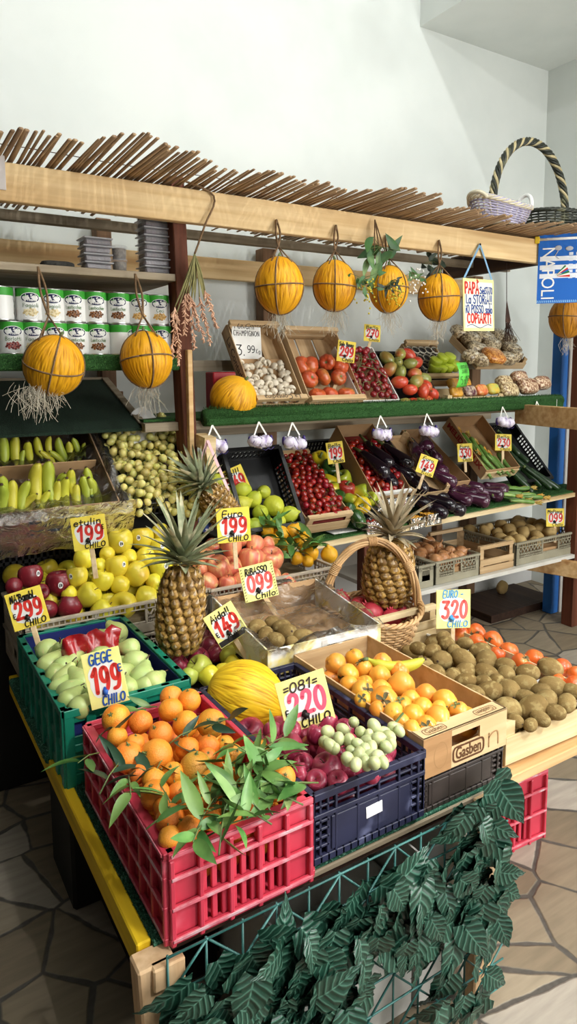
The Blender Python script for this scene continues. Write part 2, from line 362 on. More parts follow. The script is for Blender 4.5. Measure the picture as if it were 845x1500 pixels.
S_MUSH = pmat('mushroom_cap', 'E0D6C2', 'D2C6B0', scale=12, rough=.75, rand=.08, bump=.1, c3='B8A488', s3=40, lo3=.62, hi3=.72)
S_BAN = pmat('banana_skin', 'CBC63E', 'BEB834', scale=5, rough=.45, rand=.07, hrand=.01, c3='9CA63A', s3=8, lo3=.58, hi3=.78)
S_BANG = pmat('green_banana_skin', 'AEB63A', '9CA832', scale=5, rough=.45, rand=.07, hrand=.01)
S_GRAPE = pmat('white_grape_skin', 'DAD080', 'C8BE6A', scale=16, rough=.3, rand=.12, hrand=.015, sss=.3, sssr=(.008, 0, 0), coat=.1)
S_GRAPEP = pmat('pale_grape_skin', 'C6CC98', 'B4BC86', scale=16, rough=.3, rand=.1, hrand=.01, sss=.3, sssr=(.008, 0, 0))
S_PINE = pmat('pineapple_rind', '94702F', '6C4E22', scale=40, rough=.6, c3='BC9650', s3=50, lo3=.5, hi3=.64)
S_PINE2 = pmat('pineapple_bract', 'D2BC9C', 'A88C6C', scale=60, rough=.7)
S_CROWN = pmat('pineapple_crown_leaf', '929A78', '7A8462', scale=16, rough=.6, c3='C8BE9C', s3=14, lo3=.5, hi3=.66)
S_CROWND = pmat('dry_pineapple_crown_leaf', 'B4A486', '9A8C70', scale=16, rough=.6, c3='8A8A6A', s3=14)
S_EGG = pmat('black_eggplant_skin', '1C101C', '140B14', scale=8, rough=.14, rand=.2, coat=.4)
S_EGGP = pmat('streaked_purple_eggplant_skin', '4A2038', '38162A', scale=6, stretch=(8, 8, .8), rough=.18, rand=.2, c3='A890A0', s3=9, lo3=.62, hi3=.72, coat=.3)
S_ZUC = pmat('dark_zucchini_skin', '24401E', '1A3218', scale=9, stretch=(6, 6, .6), rough=.3, rand=.2, c3='4A6A34', s3=14, lo3=.62, hi3=.72, coat=.1)
S_ZUCL = pmat('pale_zucchini_skin', '6E9442', '567C34', scale=9, stretch=(6, 6, .6), rough=.35, rand=.15, c3='A0B86A', s3=14, lo3=.58, hi3=.7)
S_FLOW = pmat('zucchini_blossom', 'DDA038', 'B8A050', scale=12, rough=.6, rand=.1)
S_PEPY = pmat('yellow_pepper_skin', 'E6B81C', 'D8C022', scale=4, rough=.2, c3='8A9A30', s3=4, lo3=.58, hi3=.75, rand=.1, coat=.3)
S_PEPG = pmat('green_pepper_skin', '2E5220', '244418', scale=4, rough=.2, c3='7E8A2E', s3=4, lo3=.6, hi3=.8, rand=.1, coat=.3)
S_PEPYG = pmat('yellow_green_pepper_skin', 'A8B030', '88A030', scale=4, rough=.2, c3='D8B828', s3=4, lo3=.5, hi3=.66, coat=.3)
S_PEPR = pmat('red_pepper_skin', 'A83226', '92241C', scale=5, rough=.22, stretch=(5, 5, 1), c3='C88470', s3=6, lo3=.58, hi3=.74, coat=.3)
S_GARL = pmat('garlic_skin', 'E6E0EC', 'CFC4DC', scale=10, stretch=(6, 6, 1), rough=.5, c3='9A88B8', s3=9, lo3=.56, hi3=.74)
S_NET = pmat('purple_net', '4A3A86', '3C2E70', scale=30, rough=.5)
S_POT = pmat('potato_skin', 'BCA068', 'A88C56', scale=9, rough=.75, rand=.1, bump=.15, c3='8E744A', s3=30, lo3=.6, hi3=.72)
S_ONI = pmat('onion_skin', 'C89466', 'B47A4C', scale=7, stretch=(8, 8, .8), rough=.35, rand=.12, c3='E0B890', s3=6, lo3=.55, hi3=.72)
# ---------------------------------------------------------------- fruit bodies
APPLE = prof([(0, .30), (.07, .345), (.18, .42), (.32, .43), (.45, .32), (.50, .12), (.48, -.08), (.40, -.28), (.27, -.41), (.15, -.435), (.06, -.40), (0, -.37)], 2)
def apple(name, mat, d=.078, stem=True, sticker=False):
    m = MB()
    def fn(p):
        a = math.atan2(p.y, p.x); k = 1 + .035 * math.cos(5 * a) * max(0, -p.z) * 2
        return V((p.x * k * d, p.y * k * d, p.z * d))
    m.lathe(APPLE, 20, fn=fn); o = m.build(name, mat); kids = []
    if stem:
        s = MB(); s.tube([(0, 0, .31 * d), (.015 * d, .01 * d, .42 * d), (.05 * d, .02 * d, .53 * d)], [.0018, .0014, .0018], 5); kids.append(child(s, 'stem', STEMB, o))
    if sticker:
        s = MB(); th = .45
        T = Matrix.Rotation(0, 4, 'Z') @ Matrix.Translation((.0, -.498 * d, .06 * d)) @ Matrix.Rotation(PI / 2 + .12, 4, 'X')
        nn = 14; ring = [(.0075 * math.cos(2 * PI * i / nn), .0105 * math.sin(2 * PI * i / nn), 0) for i in range(nn)]
        s.add([(x, y, z + .0008) for x, y, z in ring], [tuple(range(nn))], 0, False, T)
        s.add([(-.004, -.005, .0012), (-.001, -.006, .0012), (.000, .006, .0012), (-.003, .006, .0012)], [(0, 1, 2, 3)], 1, False, T)
        s.add([(.001, -.005, .0012), (.005, -.004, .0012), (.005, .004, .0012), (.001, .005, .0012)], [(0, 1, 2, 3)], 1, False, T)
        kids.append(child(s, 'sticker', [STICK_W, BLACK], o))
    return reg(o, *kids)
def mandarin(mat, d=.066, calyx=True):
    m = MB(); pr = prof([(0, .46), (.06, .475), (.16, .47), (.33, .39), (.47, .18), (.5, -.03), (.45, -.23), (.30, -.41), (.14, -.465), (0, -.46)], 2)
    sd = R(0, 9)
    m.lathe(pr, 20, fn=lambda p: V((p.x, p.y, p.z * .93)) * (d * (1 + .03 * noise.noise(p * 3 + V((sd, 0, 0))))))
    o = m.build('mandarin', mat); kids = []
    if calyx:
        s = MB()
        for k in range(5):
            a = k * 2 * PI / 5; s.add([(0, 0, .45 * d), (.004 * math.cos(a - .5), .004 * math.sin(a - .5), .447 * d), (.007 * math.cos(a), .007 * math.sin(a), .445 * d), (.004 * math.cos(a + .5), .004 * math.sin(a + .5), .447 * d)], [(0, 1, 2, 3)])
        s.tube([(0, 0, .43 * d), (.001, 0, .48 * d), (.003, .002, .54 * d)], .0017, 5); kids.append(child(s, 'calyx', STEMG, o))
    return reg(o, *kids)
def lathe_fruit(name, mat, pts, d, n=16, fn=None, kids=(), q=2):
    m = MB(); f = (lambda p: V(p) * d) if fn is None else (lambda p: V(fn(p)) * d)
    m.lathe(prof(pts, q), n, fn=f); o = m.build(name, mat)
    ks = [child(k[1], k[0], k[2], o) for k in kids]
    return reg(o, *ks)
def pear(d=.066):
    s = MB(); s.tube([(0, 0, .64 * d), (.002, 0, .76 * d), (.006, .002, .9 * d)], [.002, .0016, .0022], 5)
    bend = lambda p: V((p.x + .12 * max(0, p.z) ** 2, p.y, p.z))
    return lathe_fruit('pear', S_PEAR, [(0, .66), (.07, .66), (.16, .58), (.23, .42), (.32, .26), (.43, .08), (.49, -.12), (.49, -.30), (.38, -.50), (.2, -.60), (.07, -.59), (0, -.56)], d, 16, bend, [('stem', s, STEMB)])
def persimmon(name, mat, cmat, d=.074, up=True):
    s = MB()
    for k in range(4):
        a = k * PI / 2 + .4
        leafmesh(s, .026, .034, Matrix.Translation((0, 0, .39 * d)) @ Matrix.Rotation(a, 4, 'Z') @ Matrix.Rotation(.12, 4, 'X'), .2, .35)
    s.tube([(0, 0, .37 * d), (0, .002, .5 * d)], .003, 5)
    fn = lambda p: V((p.x, p.y, p.z)) * (1 + .03 * math.cos(4 * math.atan2(p.y, p.x)))
    return lathe_fruit(name, mat, [(0, .37), (.1, .40), (.28, .40), (.44, .26), (.5, .03), (.46, -.18), (.32, -.36), (.14, -.43), (0, -.43)], d, 20, fn, [('calyx', s, cmat)])
def kiwi(d=.05):
    s = MB(); s.ball((0, 0, .66 * d), (.0035, .0035, .002), 6, 4)
    fn = lambda p: V((p.x * 1.04, p.y * .96, p.z))
    return lathe_fruit('kiwi_fruit', S_KIWI, [(0, .66), (.12, .66), (.3, .56), (.45, .3), (.5, 0), (.45, -.3), (.3, -.56), (.1, -.66), (0, -.65)], d, 14, fn, [('stalk_end', s, STEMB)])
def pomegranate(d=.085):
    s = MB()
    for k in range(6):
        a = k * PI / 3; s.tube([(.010 * math.cos(a), .010 * math.sin(a), .44 * d), (.011 * math.cos(a), .011 * math.sin(a), .52 * d), (.017 * math.cos(a), .017 * math.sin(a), .62 * d)], [.006, .005, .001], 5)
    fn = lambda p: V(p) * (1 + .025 * math.cos(6 * math.atan2(p.y, p.x)))
    return lathe_fruit('pomegranate', S_POM, [(0, .45), (.12, .46), (.3, .42), (.47, .2), (.5, -.02), (.45, -.24), (.28, -.43), (.1, -.47), (0, -.47)], d, 18, fn, [('crown', s, S_POM)])
def creased(name, c1, c2, c3):
    m = pmat(name, c1, c2, scale=6, rough=.5, spec=.35, rand=.06)
    N = m.node_tree.nodes; L = m.node_tree.links; b = N['Principled BSDF']; src = b.inputs['Base Color'].links[0].from_socket
    at = N.new('ShaderNodeAttribute'); at.attribute_name = 'crease'; x = N.new('ShaderNodeMix'); x.data_type = 'RGBA'
    L.new(at.outputs['Fac'], x.inputs[0]); L.new(src, x.inputs[6]); x.inputs[7].default_value = lin(c3); L.new(x.outputs[2], b.inputs['Base Color']); return m
S_MEL = creased('canary_melon_rind', 'F0B01C', 'E6A010', 'AE7006'); S_MEL2 = creased('yellow_melon_rind', 'F2CC2A', 'EABC20', 'A87408')
def melon(mat, d=.2, asp=1.1, name='yellow_melon'):
    s = MB(); s.tube([(0, 0, .5 * asp * d - .006), (0, 0, .5 * asp * d + .008), (.004, .002, .5 * asp * d + .018)], [.009, .006, .004], 7)
    m = MB(); sd = R(0, 50); cr = []
    def fn(p):
        a = math.atan2(p.y, p.x); zz = p.z + .12 * noise.noise(V((math.cos(a) * 2, math.sin(a) * 2, p.z + sd)))
        w = abs(noise.noise(V((math.cos(a) * 8, math.sin(a) * 8, zz * .8 + sd)))); w2 = abs(noise.noise(V((math.cos(a) * 15, math.sin(a) * 15, zz * 1.3 + sd + 9))))
        e = (1 - abs(p.z) ** 4); c = max(0, 1 - w / .13) * e; c2 = max(0, 1 - w2 / .17) * e
        cr.append(min(1, .8 * c + .6 * c2))
        return V((p.x, p.y, p.z)) * (1 - .028 * c - .016 * c2 + .012 * noise.noise(p * 2 + V((sd, 0, 0))))
    K = 34; pr = [(math.sin(PI * i / K), math.cos(PI * i / K)) for i in range(K + 1)]; pr[0] = (0, 1); pr[-1] = (0, -1)
    m.lathe(pr, 200, fn=lambda p: (lambda q: V((q.x * d / 2, q.y * d / 2, q.z * asp * d / 2 * (1 + .05 * (q.z > .6) * (q.z - .6)))))(fn(p)))
    o = m.build(name, mat); at = o.data.attributes.new('crease', 'FLOAT', 'POINT'); at.data.foreach_set('value', cr)
    return reg(o, child(s, 'stalk', STEMG, o))
def lemon(name, mat, d=.058, asp=1.3):
    return lathe_fruit(name, mat, [(0, .5 * asp + .1), (.06, .5 * asp + .06), (.12, .5 * asp - .04), (.3, .36 * asp), (.46, .15 * asp), (.5, -.02), (.44, -.2 * asp), (.26, -.42 * asp), (.1, -.5 * asp), (.04, -.53 * asp), (0, -.53 * asp)], d, 14)
def tomato_small(name, mat, d, asp=1.0):
    m = MB(); m.ball((0, 0, 0), (d / 2, d / 2, d / 2 * asp), 10, 7); return reg(m.build(name, mat))
def tomato_ribbed(d=.08):
    s = MB()
    for k in range(5):
        a = k * 2 * PI / 5; leafmesh(s, .018, .006, Matrix.Translation((0, 0, .24 * d)) @ Matrix.Rotation(a, 4, 'Z') @ Matrix.Rotation(.3, 4, 'X'), .2, .3, n=4)
    fn = lambda p: V((p.x, p.y, p.z * .8)) * (1 + .07 * abs(math.cos(4.5 * math.atan2(p.y, p.x))) * min(1, 2.2 * math.hypot(p.x, p.y)) - .03)
    return lathe_fruit('ribbed_tomato', S_TOMR, [(0, .26), (.08, .32), (.24, .42), (.42, .28), (.5, .02), (.45, -.22), (.28, -.38), (.1, -.42), (0, -.41)], d, 36, fn, [('calyx', s, STEMG)])
def tomato_long(mat, d=.052, asp=1.45):
    s = MB(); s.tube([(0, 0, .48 * asp * d), (0, 0, .56 * asp * d)], .003, 5)
    return lathe_fruit('plum_tomato', mat, [(0, .48 * asp), (.1, .5 * asp), (.33, .4 * asp), (.48, .15 * asp), (.5, -.08 * asp), (.4, -.32 * asp), (.2, -.47 * asp), (0, -.5 * asp)], d, 14, None, [('stem', s, STEMG)])
def mushroom(d=.036):
    s = MB(); s.lathe(prof([(0, -.0), (.2, -.02), (.21, -.25), (.26, -.48), (0, -.5)], 2), 10, fn=lambda p: V(p) * d)
    return lathe_fruit('mushroom', S_MUSH, [(0, .42), (.2, .39), (.4, .22), (.5, -.02), (.46, -.14), (.36, -.18), (.2, -.08), (0, -.05)], d, 12, None, [('stem', s, S_MUSH)])
def banana(mat, L=.17, r=.0175):
    pts = []; rr = []
    prf = [(0, .006), (.04, .0062), (.12, .011), (.2, .016), (.35, .0185), (.6, .0185), (.8, .0165), (.92, .011), (.97, .0065), (1, .005)]
    for t, q in prf:
        a = (t - .5) * 1.15; pts.append((0, -.148 * math.cos(a) + .13, .148 * math.sin(a))); rr.append(q)
    m = MB(); pts = spl(pts, 2); rr = [p.x for p in spl([(q, 0, 0) for q in rr], 2)]
    m.tube(pts, rr, 6); o = m.build('banana', mat)
    s = MB(); s.tube([pts[-1] - V((0, 0, .003)), pts[-1] + V((0, -.002, .006))], [.0055, .004], 6); k = MB(); k.tube([pts[0] + V((0, 0, .002)), pts[0] + V((0, -.003, -.014))], [.0062, .007], 6)
    return reg(o, child(s, 'tip', STEMB, o), child(k, 'stalk', STEMG, o))
def pineapple(name, H=.19, D=.125, nl=46, crownL=.15, cmat=None, seed=1, spread=1.0):
    rs = random.Random(seed); m = MB()
    def rad(t): return D / 2 * (1 - abs(2 * t - 1) ** 3.2) ** .5 * (1.02 - .14 * t)
    N = 13
    pr = [(0 if i in (0, N) else rad(i / N) * .93, H * (.5 - i / N)) for i in range(N + 1)]
    pr = [(r, z) for r, z in pr]; m.lathe([(r, -z) for r, z in pr][::-1], 18, 0)
    rows = 10; per = 13
    for i in range(rows):
        t = .06 + .88 * (i + .5) / rows
        for j in range(per):
            a = 2 * PI * (j + .5 * (i % 2)) / per + .12 * i
            r = rad(t); z = H * (t - .5)
            dz = H / rows * .62; da = PI / per
            slope = (rad(min(t + .03, 1)) - rad(max(t - .03, 0))) / (.06 * H)
            n = V((math.cos(a), math.sin(a), -slope)).normalized(); tt = V((-math.sin(a), math.cos(a), 0)); uu = n.cross(tt)
            c = V((r * .95 * math.cos(a), r * .95 * math.sin(a), z)); w = r * math.sin(da) * 1.02; h = dz
            hx = [(-w, 0), (-w * .5, -h * .8), (w * .5, -h * .8), (w, 0), (w * .5, h * .8), (-w * .5, h * .8)]
            o0 = [c + tt * x + uu * y for x, y in hx]; o1 = [c + tt * x * .72 + uu * y * .72 + n * .007 for x, y in hx]; o2 = [c + tt * x * .25 + uu * y * .25 + n * .0085 for x, y in hx]
            vs = o0 + o1 + o2 + [c + n * .006]
            fs = [(k, (k + 1) % 6, 6 + (k + 1) % 6, 6 + k) for k in range(6)] + [(6 + k, 6 + (k + 1) % 6, 12 + (k + 1) % 6, 12 + k) for k in range(6)] + [(12 + k, 12 + (k + 1) % 6, 18) for k in range(6)]
            m.add(vs, fs, 0, True)
            sp = c + n * .006
            m.add([sp - tt * w * .5 - uu * h * .15, sp + tt * w * .5 - uu * h * .15, sp + uu * h * .95 + n * .009, sp + n * .004], [(0, 1, 3), (1, 2, 3), (0, 3, 2), (0, 2, 1)], 1, False)
    o = m.build(name, [S_PINE, S_PINE2]); k = MB()
    for i in range(nl):
        u = i / nl; a = i * 2.39996; el = (1.25 - 1.0 * (1 - u) ** 1.1) / spread ** .5
        L = crownL * (.45 + .6 * min(1, u * 1.4)) * rs.uniform(.85, 1.1)
        T = Matrix.Translation((0, 0, H * .47 + .045 * u)) @ Matrix.Rotation(a, 4, 'Z') @ Matrix.Translation((0, .02 * (1 - u * .7), 0)) @ Matrix.Rotation(el, 4, 'X')
        leafmesh(k, L, .036 * (1 - .3 * u), T, .5, rs.uniform(.15, .5) * (1.1 - u), 0, 6, shape=lambda t: (1 - t) ** .55 * (1 if t > .12 else .8 + t))
    return reg(o, child(k, 'crown', cmat or S_CROWN, o))
def eggplant(name, mat, L=.2, d=.075, bend=.18):
    s = MB(); s.tube([(0, 0, .5 * L - .01), (.004, 0, .5 * L + .015), (.018, .006, .5 * L + .06)], [.012, .008, .007], 7)
    for k in range(5):
        a = k * 2 * PI / 5; leafmesh(s, .062, .03, Matrix.Translation((0, 0, .5 * L)) @ Matrix.Rotation(a, 4, 'Z') @ Matrix.Rotation(-.75, 4, 'X'), -.3, .35, n=4)
    m = MB(); fn = lambda p: V((p.x * d + bend * L * (p.z ** 2 - .25), p.y * d, p.z * L))
    m.lathe(prof([(0, .5), (.12, .49), (.24, .42), (.3, .25), (.38, .05), (.47, -.18), (.49, -.3), (.4, -.43), (.2, -.495), (0, -.5)], 2), 16, fn=fn)
    o = m.build(name, mat); return reg(o, child(s, 'calyx', STEMG, o))
def zucchini(name, mat, L=.19, d=.04, flower=False):
    m = MB(); fn = lambda p: V((p.x * d + .05 * L * (4 * p.z ** 2), p.y * d, p.z * L))
    m.lathe(prof([(0, .5), (.25, .49), (.32, .4), (.4, .2), (.48, -.1), (.5, -.35), (.42, -.46), (.2, -.5), (0, -.5)], 2), 12, fn=fn)
    o = m.build(name, mat); s = MB(); ks = []
    s.tube([(.05 * L, 0, .49 * L), (.06 * L, 0, .56 * L)], [.009, .011], 6); ks.append(child(s, 'stalk', STEMG, o))
    if flower:
        f = MB()
        for k in range(6):
            a = k * PI / 3; leafmesh(f, .05, .022, Matrix.Translation((.05 * L, 0, -.5 * L)) @ Matrix.Rotation(a, 4, 'Z') @ Matrix.Rotation(-1.3, 4, 'X'), -.3, -.1, n=4)
        ks.append(child(f, 'blossom', S_FLOW, o))
    return reg(o, *ks)
def pepper(mat, d=.08, asp=1.1):
    s = MB(); s.tube([(0, 0, .36 * asp * d), (.003, 0, .5 * asp * d), (.012, 0, .62 * asp * d)], [.008, .0055, .006], 7)
    fn = lambda p: V((p.x, p.y, p.z * asp)) * (1 + .08 * abs(math.cos(1.5 * math.atan2(p.y, p.x))) * min(1, 3 * math.hypot(p.x, p.y)))
    return lathe_fruit('bell_pepper', mat, [(0, .34), (.1, .36), (.25, .46), (.42, .40), (.47, .2), (.44, -.1), (.38, -.35), (.25, -.5), (.1, -.48), (0, -.44)], d, 24, fn, [('stalk', s, STEMG)])
def potato(d=.06):
    m = MB(); sd = V((R(0, 50), R(0, 50), 0))
    m.ball((0, 0, 0), (d * .5, d * .58, d * .72), 14, 10, fn=lambda p: V(p) * (1 + .14 * noise.noise(V(p) * 1.5 + sd))); return reg(m.build('potato', S_POT))
def onion(d=.062):
    s = MB(); s.tube([(0, 0, .5 * d), (.002, .001, .68 * d), (.006, .003, .8 * d)], [.006, .004, .002], 6)
    return lathe_fruit('onion', S_ONI, [(0, .62), (.06, .58), (.12, .48), (.32, .36), (.5, .05), (.44, -.2), (.22, -.4), (.06, -.45), (0, -.46)], d, 16, None, [('dry_neck', s, S_ONI)])
# ---------------------------------------------------------------- hand painted lettering
G = {}
def gl(ch, w, *st): G[ch] = (w, st)
def P2(s): return [tuple(float(q) for q in p.split(',')) for p in s.split()]
def circ(cx, cy, rx, ry, a0=90, a1=450, n=12): return [(cx + rx * math.cos(math.radians(a0 + (a1 - a0) * i / n)), cy + ry * math.sin(math.radians(a0 + (a1 - a0) * i / n))) for i in range(n + 1)]
gl('0', .6, circ(.3, .5, .25, .47)); gl('1', .42, P2('.05,.72 .3,.98'), P2('.3,.98 .26,.02'))
gl('2', .62, P2('.08,.72 .14,.9 .3,.98 .48,.9 .52,.72 .4,.45 .22,.22 .06,.04'), P2('.06,.04 .6,.06'))
gl('3', .6, P2('.06,.94 .54,.94'), P2('.54,.94 .26,.58'), P2('.26,.58 .46,.52 .54,.32 .46,.1 .26,.02 .06,.12'))
gl('4', .62, P2('.36,.98 .06,.34'), P2('.06,.34 .6,.34'), P2('.44,.62 .42,.02')); gl('5', .58, P2('.5,.96 .14,.96'), P2('.14,.96 .1,.56'), P2('.1,.56 .34,.62 .5,.46 .5,.22 .34,.04 .08,.06'))
gl('7', .58, P2('.06,.95 .54,.95'), P2('.54,.95 .2,.02'), P2('.14,.5 .46,.5')); gl('8', .6, circ(.3, .74, .2, .22), circ(.3, .27, .25, .25)); gl('9', .6, circ(.28, .68, .22, .28), P2('.5,.7 .5,.4 .38,.1 .12,.04'))
gl('A', .6, P2('.04,0 .3,1 .56,0'), P2('.14,.36 .46,.36')); gl('B', .56, P2('.1,0 .1,1'), P2('.1,.98 .4,.94 .44,.74 .34,.56 .1,.52'), P2('.1,.52 .42,.46 .5,.24 .36,.04 .1,.02'))
gl('C', .58, circ(.32, .5, .26, .48, 50, 310)); gl('D', .6, P2('.1,0 .1,1'), P2('.1,1 .42,.86 .54,.5 .42,.14 .1,0')); gl('E', .52, P2('.48,.98 .1,.98 .1,.02 .5,.02'), P2('.1,.52 .42,.52'))
gl('F', .5, P2('.48,.98 .1,.98 .1,0'), P2('.1,.52 .4,.52')); gl('G', .62, circ(.32, .5, .26, .48, 50, 320), P2('.36,.46 .56,.46 .54,.06')); gl('H', .6, P2('.1,0 .1,1'), P2('.5,0 .5,1'), P2('.1,.5 .5,.5'))
gl('I', .24, P2('.12,0 .12,1')); gl('K', .56, P2('.1,0 .1,1'), P2('.5,1 .1,.46 .52,0')); gl('L', .5, P2('.1,1 .1,.03 .48,.03')); gl('M', .72, P2('.08,0 .12,1 .36,.4 .6,1 .64,0')); gl('N', .62, P2('.1,0 .1,1 .5,0 .5,1'))
gl('O', .64, circ(.32, .5, .27, .46)); gl('P', .54, P2('.1,0 .1,1'), P2('.1,1 .42,.94 .48,.72 .38,.52 .1,.48')); gl('R', .58, P2('.1,0 .1,1'), P2('.1,1 .42,.94 .46,.74 .36,.54 .1,.5'), P2('.26,.5 .54,0'))
gl('S', .54, P2('.48,.86 .34,.98 .14,.92 .08,.74 .2,.56 .4,.46 .48,.26 .38,.06 .2,.02 .06,.14')); gl('T', .56, P2('.02,.98 .54,.98'), P2('.28,.98 .28,0')); gl('U', .6, P2('.1,1 .1,.28 .2,.06 .4,.06 .5,.28 .5,1')); gl('X', .54, P2('.06,0 .5,1'), P2('.06,1 .5,0'))
gl('a', .5, circ(.24, .3, .19, .28), P2('.44,.58 .44,.0')); gl('b', .5, P2('.08,1 .08,0'), circ(.27, .28, .19, .27)); gl('c', .44, circ(.25, .3, .19, .28, 50, 310)); gl('d', .5, circ(.24, .28, .19, .27), P2('.44,1 .44,0')); gl('e', .46, P2('.06,.32 .42,.34 .34,.56 .18,.58 .06,.36 .12,.08 .28,.01 .42,.1'))
gl('f', .36, P2('.36,.92 .22,.98 .16,.8 .16,0'), P2('.02,.56 .32,.56')); gl('g', .5, circ(.24, .3, .19, .26), P2('.44,.56 .44,-.1 .3,-.26 .08,-.2')); gl('h', .48, P2('.08,1 .08,0'), P2('.08,.4 .24,.58 .4,.5 .42,0')); gl('i', .2, P2('.1,.56 .1,0'), P2('.1,.8 .11,.84')); gl('l', .2, P2('.1,1 .1,0')); gl('m', .7, P2('.08,.58 .08,0'), P2('.08,.42 .22,.58 .34,.5 .34,0'), P2('.34,.42 .48,.58 .6,.5 .62,0'))
gl('n', .48, P2('.08,.58 .08,0'), P2('.08,.42 .24,.58 .38,.5 .4,0')); gl('o', .5, circ(.25, .29, .2, .28)); gl('p', .5, P2('.08,.58 .08,-.3'), circ(.27, .3, .19, .27)); gl('r', .36, P2('.08,.58 .08,0'), P2('.08,.4 .2,.56 .34,.54')); gl('s', .42, P2('.38,.5 .22,.58 .08,.46 .2,.32 .36,.2 .3,.04 .06,.06')); gl('t', .36, P2('.16,.9 .16,.1 .3,.02'), P2('.02,.58 .34,.58')); gl('u', .48, P2('.08,.58 .08,.16 .22,.02 .4,.16'), P2('.4,.58 .4,0')); gl('x', .44, P2('.06,0 .38,.56'), P2('.06,.56 .38,0')); gl('z', .44, P2('.06,.56 .38,.56 .06,.02 .4,.02'))
gl('!', .22, P2('.12,1 .11,.3'), P2('.11,.05 .11,.0')); gl('.', .2, P2('.1,.05 .1,.0')); gl(',', .2, P2('.12,.1 .05,-.16')); gl("'", .16, P2('.1,1 .06,.8')); gl('-', .44, P2('.06,.45 .38,.47')); gl('=', .44, P2('.06,.6 .38,.64'), P2('.06,.32 .38,.36')); gl('"', .3, P2('.1,1 .08,.82'), P2('.22,1 .2,.82'))
gl('€', .5, P2('.44,.9 .28,.98 .12,.8 .1,.5 .12,.2 .28,.02 .46,.1'), P2('.0,.6 .36,.6'), P2('.0,.42 .34,.42')); gl('_', .5, P2('.0,-.1 .5,-.05')); gl('à', .5, circ(.24, .3, .19, .28), P2('.44,.58 .44,.0'), P2('.14,.86 .28,.74')); gl('À', .6, P2('.04,0 .3,1 .56,0'), P2('.14,.36 .46,.36'), P2('.3,1.25 .5,1.1')); gl(' ', .34)
def width(txt, sp=.08): return sum(G[c][0] + sp for c in txt) - sp
def paint(mb, txt, x, y, h, w=None, thick=.1, z=0.0, mi=0, slant=0.0, rot=0.0, T=None, sp=.08):
    """brush strokes in the local XY plane (x right, y up), centred at x, y; h letter height; w total width"""
    W0 = width(txt, sp); kx = (w / W0) if w else h
    th = thick * min(h, kx * 1.5) / 2; pen = -W0 / 2
    ca, sa = math.cos(rot), math.sin(rot)
    def P(a, b):
        u = (a) * kx + slant * (b - .5) * h; v = (b - .5) * h
        return V((x + u * ca - v * sa, y + u * sa + v * ca, z))
    for c in txt:
        gw, sts = G[c]
        for st in sts:
            pts = [P(pen + a, b) for a, b in st]
            if len(pts) > 3: pts = spl(pts, 3)
            left = []; right = []
            for i, p in enumerate(pts):
                d = pts[min(i + 1, len(pts) - 1)] - pts[max(i - 1, 0)]
                if d.length < 1e-9: d = V((1, 0, 0))
                d.normalize(); n = V((-d.y, d.x, 0)) * th
                left.append(p + n); right.append(p - n)
            k = len(pts); mb.add(left + right, [(i, k + i, k + i + 1, i + 1) for i in range(k - 1)], mi, False, T)
            for e in (pts[0], pts[-1]) if len(pts) > 2 and len(st) > 3 else pts:
                mb.add([e + V((th * math.cos(q * PI / 4), th * math.sin(q * PI / 4), 0)) for q in range(8)], [tuple(range(8))], mi, False, T)
        pen += gw + sp
def printed(txt, size, T, mat, parent, name='printed_lettering', extrude=0.0, w=None, shear=0, bold=0.0):
    c = bpy.data.curves.new(name, 'FONT'); c.body = txt; c.size = size; c.align_x = 'CENTER'; c.align_y = 'CENTER'; c.extrude = extrude; c.shear = shear; c.offset = bold; c.resolution_u = 3
    o = bpy.data.objects.new(name, c); C.objects.link(o); bpy.context.view_layer.update()
    me = bpy.data.meshes.new_from_object(o); bpy.data.objects.remove(o)
    if w:
        xs = [q.co.x for q in me.vertices]; k = w / max(max(xs) - min(xs), 1e-6); me.transform(Matrix.Diagonal((k, 1, 1, 1)))
    me.materials.clear(); me.materials.append(mat)
    o = bpy.data.objects.new(name, me); C.objects.link(o)
    if parent: o.parent = parent
    o.matrix_local = T; return o
CARD_Y = pmat('yellow_sign_card', 'F2DC5A', 'EED24A', scale=14, rough=.55, spec=.3); CARD_PY = pmat('pale_yellow_sign_card', 'F4EE9A', 'F2EA88', scale=14, rough=.55)
INK_R = flat('D63A32', .5); INK_P = flat('F0607A', .5); INK_K = flat('1C1814', .5); INK_B = flat('2E5AA8', .5); INK_LB = flat('4A9AD0', .5); INK_BR = flat('4A3A34', .5); INK_C = flat('F0645E', .5)
FACE = V((-.33, -.93, .14)).normalized()
def frame_of(c, nrm, roll):
    n = V(nrm).normalized(); u = V((0, 0, 1)); x = u.cross(n).normalized(); y = n.cross(x)
    M = Matrix(((x.x, y.x, n.x, c[0]), (x.y, y.y, n.y, c[1]), (x.z, y.z, n.z, c[2]), (0, 0, 0, 1)))
    return M @ Matrix.Rotation(roll, 4, 'Z')
